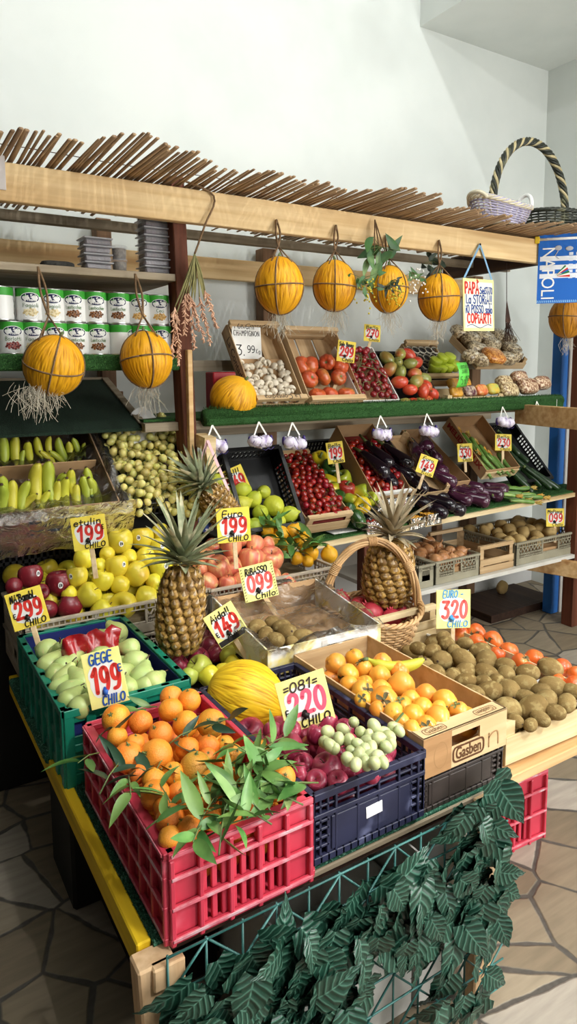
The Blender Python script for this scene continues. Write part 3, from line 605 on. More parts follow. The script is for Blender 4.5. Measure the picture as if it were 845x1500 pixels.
def sign(label, pos, w, h, roll, title, price, unit, stick=.1, nrm=FACE, card=None, ground=True, ink=INK_R, tink=INK_K, uink=INK_K, comma=None, ux=.12, sdir=0.0, euro=None, under=False, strip=None, sx=0.0, tw=None, dots=False, tf=.17, tslant=.12):
    """a hand painted price card on a stick"""
    root = thing('price_sign', label, 'price sign', M=frame_of(pos, nrm, roll), group='hand painted price signs')
    m = MB(); m.box((-w / 2, -h / 2, -.0012), (w / 2, h / 2, .0012), 0, None, .0006); cd = m.build('card', card or CARD_Y, root)
    if ground:
        g = MB(); pts = []
        for i in range(28):
            a = 2 * PI * i / 28; k = (abs(math.cos(a)) ** 3.2 + abs(math.sin(a)) ** 3.2) ** (-1 / 3.2) * R(.93, 1.05)
            pts.append((math.cos(a) * k * w * .41, -.02 * h + math.sin(a) * k * h * .33, .0016))
        g.add(pts, [tuple(range(28))]); g.build('white_ground', PAPER, cd)
    m = MB(); pw = w * .74
    if price[1:2] in '.,': price = price[0] + price[2:]
    paint(m, price, .03 * w, -.01 * h, h * .45, pw, .185, .0022, 0, .05, 0, None, .15); m.build('price_figures', ink, cd)
    m = MB()
    paint(m, title, (-.02) * w, h * (.5 - tf), h * .19, (tw or min(.8, .12 * len(title) + .14)) * w, .165, .0028, 0, tslant)
    if under: m.tube([(-.3 * w, h * (.5 - tf) - .13 * h, .0028), (.3 * w, h * (.5 - tf) - .10 * h, .0028)], .0012, 5)
    m.build('title_lettering', tink, cd)
    m = MB(); paint(m, unit, ux * w, -h * .385, h * .16, w * .6, .18, .003, 0, .15)
    m.build('unit_lettering', uink, cd)
    m = MB(); cx = -.06 * w
    m.add([(cx + .045 * w * math.cos(q * PI / 5), -.19 * h + .05 * h * math.sin(q * PI / 5), .0032) for q in range(10)], [tuple(range(10))])
    m.tube([(cx + .02 * w, -.2 * h, .003), (cx - .02 * w, -.28 * h, .003)], .008 * w / .1, 5)
    m.build('comma', comma or uink, cd)
    if euro: m = MB(); paint(m, 'E', euro * w, -.12 * h if euro < 0 else .12 * h, h * .12, None, .2, .0031); m.build('currency_letter', uink, cd)
    if strip:
        m = MB(); m.box((-w / 2 + .002, -h / 2 + .002, .0012), (w / 2 - .002, -h / 2 + h * .17, .0016)); m.build('black_strip', strip, cd)
    if dots:
        m = MB()
        for k in range(12):
            for sx_ in (-1, 1): paint(m, '-', sx_ * w * .45, -h * .45 + k * h * .08, h * .06, w * .06, .3, .0028, 0, 0, .5)
        m.build('dashed_border', INK_K, cd)
    if stick:
        m = MB(); m.bar((sx * w, -h / 2 + .03, -.004), (sx * w + sdir * stick, -h / 2 - stick, -.006), .016, .006, 0, (0, 0, 1), None, .001); m.build('stick', W_STICK, root)
    return root
# ---------------------------------------------------------------- containers (local frame: x right, y depth, z up, origin at front left bottom corner)
def wallT(side, W, D):
    return {'f': Matrix.Identity(4), 'b': Matrix.Translation((W, D, 0)) @ Matrix.Rotation(PI, 4, 'Z'), 'l': Matrix.Translation((0, D, 0)) @ Matrix.Rotation(-PI / 2, 4, 'Z'), 'r': Matrix.Translation((W, 0, 0)) @ Matrix.Rotation(PI / 2, 4, 'Z')}[side]
def w_red(m, L, H, T, t=.012, e=1):
    B = lambda x0, z0, x1, z1, y0=0.0, y1=t, mi=0: m.box((x0, y0, z0), (x1, y1, z1), mi, T, .0015)
    z = [0, .07, .36, .41, .68, .73, .93, 1]; z = [q * H for q in z]
    B(0, z[0], L, z[1], -.004); B(0, z[2], L, z[3]); B(0, z[4], L, z[5]); B(0, z[6], L, z[7], -.007, t + .002)
    for q in (z[1], z[3], z[5]): m.box((0, -.009, q - .006), (L, 0, q + .004), 0, T, .002)
    if e:
        for q in (z[1], z[3], z[5], z[7] - .004): m.box((.004, -.0105, q - .003), (L - .004, -.008, q + .0035), 1, T, .0008)
    ncol = 5 if L < .4 else 8; cw = L / ncol
    for i in range(ncol + 1):
        x = min(max(i * cw, .006), L - .006); m.box((x - .005, -.009, 0), (x + .005, t, z[6]), 0, T, .002)
    for i in range(ncol):
        x0, x1 = i * cw, (i + 1) * cw
        solid = i in (0, ncol - 1)
        for a, b in ((z[1], z[2]), (z[3], z[4])):
            if solid: B(x0, a, x1, b, .003)
            else:
                k = 3
                for j in range(k):
                    xa = x0 + cw * (j + .5) / k; B(xa - cw / k * .27, a, xa + cw / k * .27, b, .003)
                B(x0, a, x0 + cw * .06, b, .003); B(x1 - cw * .06, a, x1, b, .003)
        if abs(i - (ncol - 1) / 2) <= (ncol - 1) / 2 - 1.2 and L < .4: B(x0, z[5], x1, z[5] + .006, .003); B(x0, z[6] - .016, x1, z[6], .001)
        else: B(x0, z[5], x1, z[6], .003)
def w_green(m, L, H, T, t=.01, e=1):
    B = lambda x0, z0, x1, z1, y0=0.0, y1=t: m.box((x0, y0, z0), (x1, y1, z1), 0, T, .0015)
    B(0, 0, L, .14 * H); B(0, .9 * H, L, H, -.007, t + .003); B(0, .42 * H, L, .52 * H)
    n = 5 if L < .4 else 7; cw = L / n
    for i in range(n + 1):
        x = min(max(i * cw, .012), L - .012); B(x - .012, 0, x + .012, H, -.006)
    for i in range(n):
        x0, x1 = i * cw, (i + 1) * cw
        if i % 2 == 0: B(x0, .14 * H, x1, .42 * H, .004); B(x0, .52 * H, x1, .62 * H, .004)
        else:
            for j in range(3): B(x0 + cw * (j + .2) / 3, .14 * H, x0 + cw * (j + .7) / 3, .42 * H, .004)
        B(x0, .8 * H, x1, .9 * H, .002)
def w_navy(m, L, H, T, t=.008, e=1):
    B = lambda x0, z0, x1, z1, y0=0.0, y1=t, mi=0: m.box((x0, y0, z0), (x1, y1, z1), mi, T, .0012)
    B(0, .9 * H, L, H, -.006); B(0, 0, L, .1 * H, -.003); B(0, .64 * H, L, .70 * H, -.004); B(0, .77 * H, L, .8 * H)
    n = 16 if L < .4 else 24
    for i in range(n + 1):
        x = L * i / n
        B(max(x - .0032, 0), 0, min(x + .0032, L), H if i % 3 == 0 else .1 * H, -.003)
        if i < 3 or i > n - 3: B(max(x - .003, 0), 0, min(x + .003, L), .9 * H)
    for q in (.22, .34, .46, .57): B(0, q * H - .003, L * .14, q * H + .003); B(L * .86, q * H - .003, L, q * H + .003)
    B(L * .13, .1 * H, L * .87, .64 * H, .001); B(L * .15, .13 * H, L * .85, .6 * H, -.002, .003)
def w_black(m, L, H, T, t=.008, e=1):
    B = lambda x0, z0, x1, z1, y0=0.0, y1=t: m.box((x0, y0, z0), (x1, y1, z1), 0, T, .0012)
    B(0, .88 * H, L, H, -.008, t + .004); B(0, 0, L, .2 * H); B(0, .5 * H, L, .58 * H)
    n = max(6, int(L / .022))
    for i in range(n + 1): x = L * i / n; B(max(0, x - .005), 0, min(L, x + .005), .9 * H)
    B(0, .2 * H, L * .2, .9 * H, .003); B(L * .8, .2 * H, L, .9 * H, .003)
def w_lattice(m, L, H, T, t=.007, e=1):
    B = lambda x0, z0, x1, z1, y0=0.0, y1=t: m.box((x0, y0, z0), (x1, y1, z1), 0, T, .001)
    B(0, .91 * H, L, H, -.006, t + .002); B(0, 0, L, .3 * H); B(0, .3 * H, .03, .92 * H); B(L - .03, .3 * H, L, .92 * H); B(0, .74 * H, L, .78 * H)
    n = max(8, int(L / .032)); cw = (L - .06) / n
    for i in range(n):
        x = .03 + i * cw
        if .36 < (i + .5) / n < .64 and L > .3 and L < .8:
            B(x, .3 * H, x + cw, .36 * H)
            if .36 < (i - .5) / n: pass
            else: B(x - .006, .3 * H, x + .004, .9 * H)
            if .64 <= (i + 1.5) / n: B(x + cw - .004, .3 * H, x + cw + .006, .9 * H)
            continue
        for a, b in (((x, .3 * H), (x + cw, .75 * H)), ((x + cw, .3 * H), (x, .75 * H)), ((x + cw / 2, .3 * H), (x + cw, .52 * H)), ((x + cw / 2, .3 * H), (x, .52 * H))):
            m.bar((a[0], t / 2, a[1]), (b[0], t / 2, b[1]), t * .8, .0045, 0, (0, 1, 0), T)
    k = max(12, int(L / .018))
    for i in range(k):
        x = L * i / k; B(x, .78 * H, x + .005, .91 * H)
def crate(name, label, cat, W, D, H, style, mats, M, tm=.01, base=True, group=None, hbump=0):
    root = thing(name, label, cat, M=M, group=group)
    for s in 'fblr':
        L = W if s in 'fb' else D; m = MB(); style(m, L, H, wallT(s, W, D)); m.build('side_wall', mats, root)
    m = MB()
    if base:
        m.box((.004, .004, .002), (W - .004, D - .004, .008), 0)
        m.build('base', mats, root)
    return root
def wood_crate(label, W, D, H, M, mat=None, matY=None, name='wooden_crate', rows=2, bar=True, endH=None, group=None, solid_floor=True, post=.022, sideH=None, hole=True):
    mat = mat or W_CRATE; matY = matY or W_CRATE_Y
    root = thing(name, label, 'crate', M=M, group=group); eH = endH or H * .62; sH = sideH or H * .7
    for y in (0, D):
        m = MB(); s = 1 if y == 0 else -1
        if rows == 2: m.box((0, y, 0), (W, y + s * .006, eH * .46), 0, None, .001); m.box((0, y, eH * .54), (W, y + s * .006, eH), 0, None, .001)
        else: m.box((0, y, 0), (W, y + s * .006, eH), 0, None, .001)
        m.build('end_board', mat, root)
        if bar:
            m = MB(); m.box((.0, y + s * .002, H - .02), (W, y + s * .026, H), 0, None, .0015); m.build('carrying_bar', mat, root)
    for x in (0, W):
        m = MB(); s = 1 if x == 0 else -1
        m.box((x, .006, 0), (x + s * .005, D - .006, sH), 0, None, .001); m.build('side_board', matY, root)
    for x in (0, W):
        for y in (0, D):
            m = MB(); sx = 1 if x == 0 else -1; sy = 1 if y == 0 else -1; a = .006
            q = [(x + sx * .005, y + sy * a), (x + sx * (post + .01), y + sy * a), (x + sx * .005, y + sy * (a + post + .01))]
            vs = [(p[0], p[1], 0.001) for p in q] + [(p[0], p[1], H - (.02 if bar else 0)) for p in q]
            m.add(vs, [(0, 1, 2), (5, 4, 3), (0, 3, 4, 1), (1, 4, 5, 2), (2, 5, 3, 0)]); m.build('corner_post', W_FRESH if mat is W_FRESH else mat, root)
    m = MB(); n = max(3, int(W / .085)); g = W / n
    for i in range(n): m.box((i * g + .006, .006, 0.001), ((i + 1) * g - .004, D - .006, .006))
    m.build('floor_slats', matY, root)
    return root
def card_box(label, W, D, H, M, mat, inside=None, hole=False, name='cardboard_box', t=.005, flap=0.0, group=None, cat='box', frontH=None, backH=None):
    root = thing(name, label, cat, M=M, group=group); fh = frontH or H; bh = backH or H
    m = MB()
    if hole:
        a, b, c, d = W * .28, W * .66, fh * .52, fh * .82
        m.box((0, 0, 0), (W, t, c)); m.box((0, 0, d), (W, t, fh)); m.box((0, 0, c), (a, t, d)); m.box((b, 0, c), (W, t, d))
    else: m.box((0, 0, 0), (W, t, fh), 0, None, .001)
    m.build('front_panel', mat, root)
    m = MB(); m.box((0, D - t, 0), (W, D, bh), 0, None, .001); m.build('back_panel', inside or mat, root)
    for x in (0, W - t):
        m = MB(); vs = [(x, t, 0), (x + t, t, 0), (x + t, D - t, 0), (x, D - t, 0), (x, t, fh), (x + t, t, fh), (x + t, D - t, bh), (x, D - t, bh)]
        m.add(vs, [(3, 2, 1, 0), (4, 5, 6, 7), (0, 1, 5, 4), (1, 2, 6, 5), (2, 3, 7, 6), (3, 0, 4, 7)]); m.build('side_panel', mat, root)
    m = MB(); m.box((t, t, 0), (W - t, D - t, t)); m.build('bottom_panel', inside or mat, root)
    if flap:
        m = MB(); m.box((0, 0, fh - .004), (W, flap, fh), 0, None, .001); m.build('top_flap', mat, root)
    return root
# ---------------------------------------------------------------- placing produce
USED = {}
ORD = ['first', 'second', 'third', 'fourth', 'fifth', 'sixth', 'seventh', 'eighth', 'ninth', 'tenth', 'eleventh', 'twelfth']
def put(pr, M, label=None, group=None, cat=None, sc=1.0, drop=()):
    o = dup(pr, M @ Matrix.Scale(sc, 4), label, group, drop)
    if cat: o['category'] = cat
    return o
def rowlabels(items, base, where, per=None, left='from left'):
    """items: objects; labels by rows as seen from the front, ordered left to right"""
    if not items: return
    q = [(o, proj(o.matrix_world.translation if o.parent is None else o.location)) for o in items]
    q.sort(key=lambda t: -t[1][1]); n = per or max(3, round(math.sqrt(len(q) * 1.2)))
    rows = [q[i:i + n] for i in range(0, len(q), n)]
    if len(rows) > 1 and len(rows[-1]) == 1: _l = rows.pop(); rows[-1] += _l
    for i, r in enumerate(rows):
        r.sort(key=lambda t: t[1][0])
        rn = 'front row' if i == 0 else ('back row' if i == len(rows) - 1 else ORD[min(i, 11)] + ' row from front')
        for j, (o, _) in enumerate(r):
            b = base(o) if callable(base) else base
            o['label'] = f'{b} {where}, {rn}, {ORD[min(j, 11)]} {left}'
def rotrand(tilt=.6): return Euler((R(-tilt, tilt), R(-tilt, tilt), R(0, 2 * PI))).to_matrix().to_4x4()
def relax(items, it=30, keep=.25, gap=.96):
    """items: [pos, r, home]; push overlapping balls apart a little"""
    for _ in range(it):
        for i in range(len(items)):
            for j in range(i):
                d = items[i][0] - items[j][0]; L = d.length; m = (items[i][1] + items[j][1]) * gap
                if 1e-6 < L < m:
                    s = d / L * (m - L) * .5; s2 = V((s.x * .7, s.y * .9, s.z))
                    if s.z == 0: s2.z = .0005
                    items[i][0] += s2; items[j][0] -= s2
def scatter(T, W, D, zf, r, n, tries=4000, pad=None, gap=.92, seed=0, shape=None, layers=1):
    """positions of balls in a local box frame; zf(x, y) height of the ball centres"""
    rs = random.Random(seed); out = []; pad = r * 1.05 if pad is None else pad
    for _ in range(tries):
        if len(out) >= n: break
        x = rs.uniform(pad, W - pad); y = rs.uniform(pad, D - pad)
        if shape and not shape(x, y): continue
        p = V((x, y, zf(x, y) + rs.uniform(-.25, .35) * r))
        if all((p - q).length > 2 * r * gap for q in out): out.append(p)
    return [T @ p for p in out]
# ================================================================ the room
def struct(name, mb, mat):
    o = mb.build(name, mat); o['kind'] = 'structure'; return o
def floor_mat():
    m = bpy.data.materials.new('crazy_paving'); m.use_nodes = True; N = m.node_tree.nodes; L = m.node_tree.links; b = N['Principled BSDF']
    tc = N.new('ShaderNodeTexCoord'); nz = N.new('ShaderNodeTexNoise'); nz.inputs['Scale'].default_value = 2.5; L.new(tc.outputs['Object'], nz.inputs['Vector'])
    ad = N.new('ShaderNodeVectorMath'); ad.operation = 'MULTIPLY_ADD'; ad.inputs[1].default_value = (.06, .06, 0); L.new(nz.outputs['Color'], ad.inputs[0]); L.new(tc.outputs['Object'], ad.inputs[2])
    v = N.new('ShaderNodeTexVoronoi'); v.feature = 'DISTANCE_TO_EDGE'; v.inputs['Scale'].default_value = 5.0; v.voronoi_dimensions = '2D'; L.new(ad.outputs[0], v.inputs['Vector'])
    v2 = N.new('ShaderNodeTexVoronoi'); v2.feature = 'F1'; v2.inputs['Scale'].default_value = 5.0; v2.voronoi_dimensions = '2D'; L.new(ad.outputs[0], v2.inputs['Vector'])
    r = N.new('ShaderNodeMapRange'); r.inputs['From Min'].default_value = .035; r.inputs['From Max'].default_value = .06
    n4 = N.new('ShaderNodeTexNoise'); n4.inputs['Scale'].default_value = 9; n4.inputs['Detail'].default_value = 4; L.new(tc.outputs['Object'], n4.inputs['Vector'])
    ja = N.new('ShaderNodeMath'); ja.operation = 'MULTIPLY_ADD'; ja.inputs[1].default_value = .11; L.new(n4.outputs['Fac'], ja.inputs[0]); L.new(v.outputs['Distance'], ja.inputs[2])
    jb = N.new('ShaderNodeMath'); jb.operation = 'SUBTRACT'; jb.inputs[1].default_value = .04; L.new(ja.outputs[0], jb.inputs[0]); L.new(jb.outputs[0], r.inputs['Value'])
    mp = N.new('ShaderNodeMapping'); mp.inputs['Scale'].default_value = (3, 22, 1); L.new(tc.outputs['Object'], mp.inputs['Vector'])
    n2 = N.new('ShaderNodeTexNoise'); n2.inputs['Scale'].default_value = 2; n2.inputs['Detail'].default_value = 7; L.new(mp.outputs[0], n2.inputs['Vector'])
    n3 = N.new('ShaderNodeTexNoise'); n3.inputs['Scale'].default_value = 45; n3.inputs['Detail'].default_value = 5; L.new(tc.outputs['Object'], n3.inputs['Vector'])
    cr = N.new('ShaderNodeValToRGB'); e = cr.color_ramp; e.elements[0].color = lin('82745F'); e.elements[1].color = lin('9C8E77'); e.elements.new(.5).color = lin('8E806A'); e.elements.new(.93).color = lin('AEA598')
    sp = N.new('ShaderNodeSeparateColor'); L.new(v2.outputs['Color'], sp.inputs[0]); L.new(sp.outputs[0], cr.inputs[0])
    mx = N.new('ShaderNodeMix'); mx.data_type = 'RGBA'; mx.blend_type = 'MULTIPLY'; mx.inputs[0].default_value = 1
    r2 = N.new('ShaderNodeMapRange'); r2.inputs['From Min'].default_value = .25; r2.inputs['From Max'].default_value = .75; r2.inputs['To Min'].default_value = .78; r2.inputs['To Max'].default_value = 1.12; L.new(n2.outputs['Fac'], r2.inputs['Value'])
    L.new(cr.outputs[0], mx.inputs[6]); L.new(r2.outputs[0], mx.inputs[7])
    mo = N.new('ShaderNodeMix'); mo.data_type = 'RGBA'; mo.inputs[6].default_value = lin('3E3A35'); mo.inputs[7].default_value = lin('68635B'); L.new(n3.outputs['Fac'], mo.inputs[0])
    m2 = N.new('ShaderNodeMix'); m2.data_type = 'RGBA'; L.new(r.outputs[0], m2.inputs[0]); L.new(mo.outputs[2], m2.inputs[6]); L.new(mx.outputs[2], m2.inputs[7]); L.new(m2.outputs[2], b.inputs['Base Color'])
    b.inputs['Roughness'].default_value = .62; b.inputs['Specular IOR Level'].default_value = .3
    sm = N.new('ShaderNodeMath'); sm.operation = 'MULTIPLY_ADD'; sm.inputs[1].default_value = .25; L.new(n2.outputs['Fac'], sm.inputs[0]); L.new(r.outputs[0], sm.inputs[2])
    bp = N.new('ShaderNodeBump'); bp.inputs['Strength'].default_value = .5; bp.inputs['Distance'].default_value = .006; L.new(sm.outputs[0], bp.inputs['Height']); L.new(bp.outputs[0], b.inputs['Normal'])
    return m
YW, XR, XL, YF, ZS, ZC = 3.3, 4.2, -.75, -2.6, 3.66, 4.5
struct('floor', MB().box((XL, YF, -.1), (XR + .1, YW + .1, 0)), floor_mat())
m = MB().box((XL - .1, YW, 0), (XR + .1, YW + .1, ZC)); struct('wall_back', m, PLASTER)
m = MB().box((XR, YF, 0), (XR + .1, YW, ZC)); struct('wall_right', m, PLASTER)
m = MB().box((XL - .1, YF, 0), (XL, YW, ZC)); struct('wall_left', m, pmat('dark_panelled_wall', '2A241F', '1E1A16', scale=3, rough=.8))  # unseen wall; its dark finish is invented to cut bounced light
m = MB().box((XL, YF - .1, 0), (.9, YF, ZC)).box((.9, YF - .1, 3.0), (XR + .1, YF, ZC)).box((4.0, YF - .1, 0), (XR + .1, YF, 3.0)); struct('wall_front', m, PLASTER)
m = MB().box((XL - .1, YF - .1, ZC), (3.0, YW + .1, ZC + .1)).box((3.0, YF - .1, ZS), (XR + .1, YW + .1, ZC + .1)); struct('ceiling', m, PLASTER)
m = MB()
for x0 in (XL, .6, 1.9): m.box((x0, YW - .012, 0), (min(x0 + 1.29, 3.19), YW, 1.02), 0, None, .003)
struct('trim_1', m, PLASTER_G)
m = MB(); m.box((3.2, YW - .02, 0), (XR, YW, .16), 0, None, .004); struct('baseboard_back', m, PLASTER_G)
# blue door post in front of the right wall
bp_ = wz(808, 897, 0)
t = thing('door_post', 'blue painted post with a white edge strip rising behind the shelves', 'post', loc=(bp_.x, bp_.y, 0))
MB().box((-.035, -.02, 0), (.035, .05, 2.3), 0, None, .004).build('blue_face', flat('2F6FC0', .5), t)
MB().box((.037, -.03, 0), (.085, .05, 2.3), 0, None, .004).build('white_strip', pmat('white_strip_paint', 'D8D6D2', 'C4BEB6', scale=6, rough=.6), t)
# ================================================================ wooden rack
rack = thing('market_rack', 'tall wooden market rack of posts, beams and shelf boards along the back wall', 'rack', loc=(0, 0, 0))
def part(name, mb, mat): return mb.build(name, mat, rack)
part('front_beam', MB().box((-.1, 2.48, 2.163), (3.215, 2.52, 2.288), 0, None, .003), W_BEAM)
part('rear_beam', MB().box((.1, 3.19, 2.06), (3.5, 3.23, 2.165), 0, None, .003), W_BEAM)
part('roof_lath', MB().box((-.1, 2.98, 2.205), (3.5, 3.02, 2.245), 0, None, .002), W_OLD)
part('side_beam', MB().box((3.17, 2.525, 2.165), (3.215, 3.24, 2.285), 0, None, .003), W_DARK)
def post(x0, x1, y0, y1, z0, z1, mat, lean=0.0):
    m = MB(); m.box((x0, y0, z0), (x1, y1, z1), 0, None, .003)
    m.v = [(x + lean * (z - z0), y, z) for x, y, z in m.v]; part('post', m, mat)
post(1.112, 1.168, 2.525, 2.61, 0, 2.34, W_BROWN, -.03)
post(1.83, 1.91, 3.2, 3.28, 0, 2.24, W_OLDZ); post(.95, 1.02, 3.2, 3.28, 0, 2.3, W_OLDZ); post(3.42, 3.5, 3.2, 3.28, 0, 2.2, W_OLDZ); post(.2, .27, 3.2, 3.28, 0, 2.2, W_OLDZ)
post(2.02, 2.075, 2.56, 2.62, 0, .775, W_BROWN); post(2.98, 3.03, 3.05, 3.1, 0, .8, W_OLDZ); post(3.06, 3.1, 3.03, 3.1, 0, .46, W_PALE)
pf = wz(831, 917, 0); post(pf.x, pf.x + .12, pf.y - .03, pf.y + .05, 0, 2.0, W_BROWN)
m = MB(); m.box((1.085, 2.50, 1.19), (1.105, 2.53, 1.68), 0, None, .002); part('splint', m, W_PALE)
# shelf boards
part('shelf_board', MB().box((-.1, 2.53, 1.945), (1.075, 3.0, 1.972), 0, None, .002), W_OLD)
part('shelf_board', MB().box((-.1, 2.56, 1.615), (1.07, 2.98, 1.645), 0, None, .002), W_OLD)
part('shelf_board', MB().box((.93, 2.58, 1.355), (3.4, 3.02, 1.39), 0, None, .002), W_OLD)
def zm(x): return .812 + .026 * (x - 2.3)
def slab(m, x0, x1, y0, y1, zf, th, mi=0):
    vs = [(x, y, zf(x) - d) for d in (th, 0) for x, y in ((x0, y0), (x1, y0), (x1, y1), (x0, y1))]
    m.add(vs, [(3, 2, 1, 0), (4, 5, 6, 7), (0, 1, 5, 4), (1, 2, 6, 5), (2, 3, 7, 6), (3, 0, 4, 7)], mi)
    return m
part('shelf_board', slab(MB(), 1.2, 3.8, 2.535, 3.05, zm, .024), W_FRESH)
zl = lambda x: .462 + .004 * (x - 3)
part('shelf_board', slab(MB(), 2.2, 3.62, 2.52, 3.1, zl, .022), W_GREY)
part('cross_bearer', MB().box((1.2, 3.06, .72), (3.5, 3.1, .79), 0, None, .002), W_OLD)
part('cross_bearer', MB().box((.3, 3.1, 1.27), (3.5, 3.14, 1.35), 0, None, .002), W_OLD)
for y in (2.7, 2.95):
    part('back_slat', MB().box((.55, y + .28, 1.66 if y < 2.8 else 1.40), (1.06, y + .3, 1.9 if y < 2.8 else 1.5), 0, None, .002), W_OLDZ)
a, b = wz(757, 606, 1.345), wz(852, 614, 1.345); part('side_rail', MB().bar(a, a + (b - a) * 1.25, .035, .11, 0, (0, 0, 1), None, .003), W_PALE)
a, b = wz(768, 822, .40), wz(852, 836, .40); part('side_rail', MB().bar(a, a + (b - a) * 1.2, .035, .1, 0, (0, 0, 1), None, .003), W_PALE)
# display bearers: sloping rails the tilted crates lean on
part('sloping_rest', MB().bar((1.2, 2.93, 1.62), (3.4, 2.93, 1.62), .03, .05), W_OLD)
part('sloping_rest', MB().bar((1.2, 3.08, 1.02), (3.5, 3.08, 1.02), .03, .05), W_OLD)
# turf covers
def turf(name, label, mb, mat=GRASS): return tag(mb.build(name, mat), label, 'turf mat', 'artificial turf mats')
def fuzz(m, a, b, n, h, up, seed=1):
    rs = random.Random(seed); a = V(a); b = V(b)
    for _ in range(n):
        p = V([rs.uniform(a[i], b[i]) for i in range(3)]); d = V(up) * h + V([rs.uniform(-1, 1) * h * .6 for _ in range(3)])
        s = V((rs.uniform(-1, 1), rs.uniform(-1, 1), 0)).normalized() * .0013
        m.add([p - s, p + s, p + d], [(0, 1, 2)])
    return m
m = MB(); m.box((1.17, 2.55, 1.392), (3.4, 3.0, 1.402)).box((.94, 2.62, 1.392), (1.17, 3.0, 1.402)); m.tube([(1.165, 2.535, 1.405), (3.43, 2.535, 1.412)], [.036, .036], 10, flat=1.0); m.box((1.165, 2.5, 1.372), (3.43, 2.535, 1.415), 0, None, .008)
fuzz(m, (1.165, 2.498, 1.372), (3.43, 2.502, 1.43), 5200, .009, (0, -1, .3)); fuzz(m, (1.165, 2.51, 1.436), (3.43, 2.56, 1.446), 3000, .009, (0, -.3, 1))
turf('turf_mat', 'green turf wrapped over the front of the upper produce shelf', m)
m = slab(MB(), 1.2, 3.78, 2.55, 3.04, lambda x: zm(x) + .009, .008); 
for i in range(26):
    x = 1.3 + i * .095; fuzz(m, (x, 2.55, zm(x) + .009), (x + .095, 2.75, zm(x) + .01), 130, .008, (0, -.3, 1), i)
turf('turf_mat', 'green turf lying on the middle shelf under aubergines and zucchini', m)
m = MB(); m.box((-.1, 2.55, 1.646), (1.065, 2.95, 1.656)); m.box((-.1, 2.53, 1.6), (1.065, 2.556, 1.66), 0, None, .006)
fuzz(m, (.25, 2.528, 1.602), (1.065, 2.53, 1.655), 1500, .008, (0, -1, .3), 5)
turf('turf_mat', 'green turf strip under the stacked tins', m)
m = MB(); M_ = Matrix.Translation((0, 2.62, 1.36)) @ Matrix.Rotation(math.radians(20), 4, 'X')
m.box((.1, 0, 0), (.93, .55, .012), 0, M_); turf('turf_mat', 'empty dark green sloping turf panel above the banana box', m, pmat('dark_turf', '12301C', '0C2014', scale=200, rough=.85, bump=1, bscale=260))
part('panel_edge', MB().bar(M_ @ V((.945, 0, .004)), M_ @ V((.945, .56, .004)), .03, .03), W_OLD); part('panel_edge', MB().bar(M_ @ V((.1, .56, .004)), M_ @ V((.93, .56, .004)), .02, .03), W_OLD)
# reed mat on the roof
rs = random.Random(3); m = MB(); x = -.1
def tipY(x): return 2.2 + .06 * math.sin(x * 5.2 + .6) + .05 * math.sin(x * 11 + 2) + .05 * max(0, x - 1.3) + .03 * math.sin(x * 23)
while x < 3.34:
    w = rs.uniform(.010, .019); y0 = tipY(x) + rs.uniform(-.022, .03); y1 = 3.12 + .05 * math.sin(x * 4) + rs.uniform(-.04, .05) + (.03 if x > 2 else 0)
    sk = rs.uniform(-.006, .006); z = 2.298 + rs.uniform(0, .005); zt = rs.uniform(-.004, .010)
    m.tube([(x + sk, y0, z + zt + .012), (x + sk * .4, 2.5, z + w * .35), (x, y1, z + rs.uniform(-.01, .012))], [w * .52, w * .55, w * .5], 6, flat=.55, smooth=True)
    x += w * 1.1 + rs.choice((.001, .003, .005, .008) if x < 1.9 else (0, .001, .003))
m2 = MB()
for y in (2.42, 2.75, 3.0): m2.tube([(xx * .12 - .1, y + .01 * math.sin(xx), 2.322) for xx in range(29)], .0015, 4)
rm = tag(m.build('reed_mat', REED), 'brown split reed mat with a ragged front edge roofing the rack', 'reed mat')
m2.build('binding_wire', STEMB, rm)
# ================================================================ front table
tb = thing('display_table', 'low wooden table with a yellow painted edge board and pale legs', 'table', loc=(0, 0, 0))
def tpart(name, mb, mat): return mb.build(name, mat, tb)
tpart('table_top', MB().box((.375, 1.10, .515), (1.3, 2.2, .548), 0, None, .002), W_DARK)
tpart('edge_board', MB().box((.350, 1.10, .50), (.378, 2.40, .560), 0, None, .003), YEL_BOARD)
tpart('front_rail', MB().box((.66, 1.085, .538), (1.3, 1.1, .553), 0, None, .003), W_OLD)
def leg(x0, y0, x1, y1, z1, lean=(0, 0)):
    m = MB(); m.box((x0, y0, 0), (x1, y1, z1), 0, None, .004); m.v = [(x + lean[0] * (z1 - z), y + lean[1] * (z1 - z), z) for x, y, z in m.v]; tpart('leg', m, W_LEG)
leg(.335, 1.05, .405, 1.10, .55, (.045, -.0)); leg(1.2, 1.062, 1.265, 1.1, .55, (0, 0)); leg(1.22, 2.1, 1.29, 2.16, .5)
m = MB(); m.box((.36, 1.04, .505), (.42, 1.062, .55), 0, None, .003); tpart('corner_block', m, W_LEG)
m = MB(); m.box((.379, 1.09, .549), (1.29, 2.2, .558)); m.box((.343, 1.80, .545), (.40, 2.36, .568), 0, None, .006); fuzz(m, (.343, 1.80, .55), (.40, 2.3, .568), 3500, .008, (-.6, 0, .8), 18); fuzz(m, (.378, 1.09, .556), (.412, 2.2, .56), 6000, .008, (-.3, 0, 1), 8)
turf('turf_mat', 'green turf strip along the yellow edge of the front table', m, TURF_T)
tpart('side_plank', MB().box((1.29, 1.1, .515), (1.86, 1.82, .545), 0, None, .003), W_PALE)
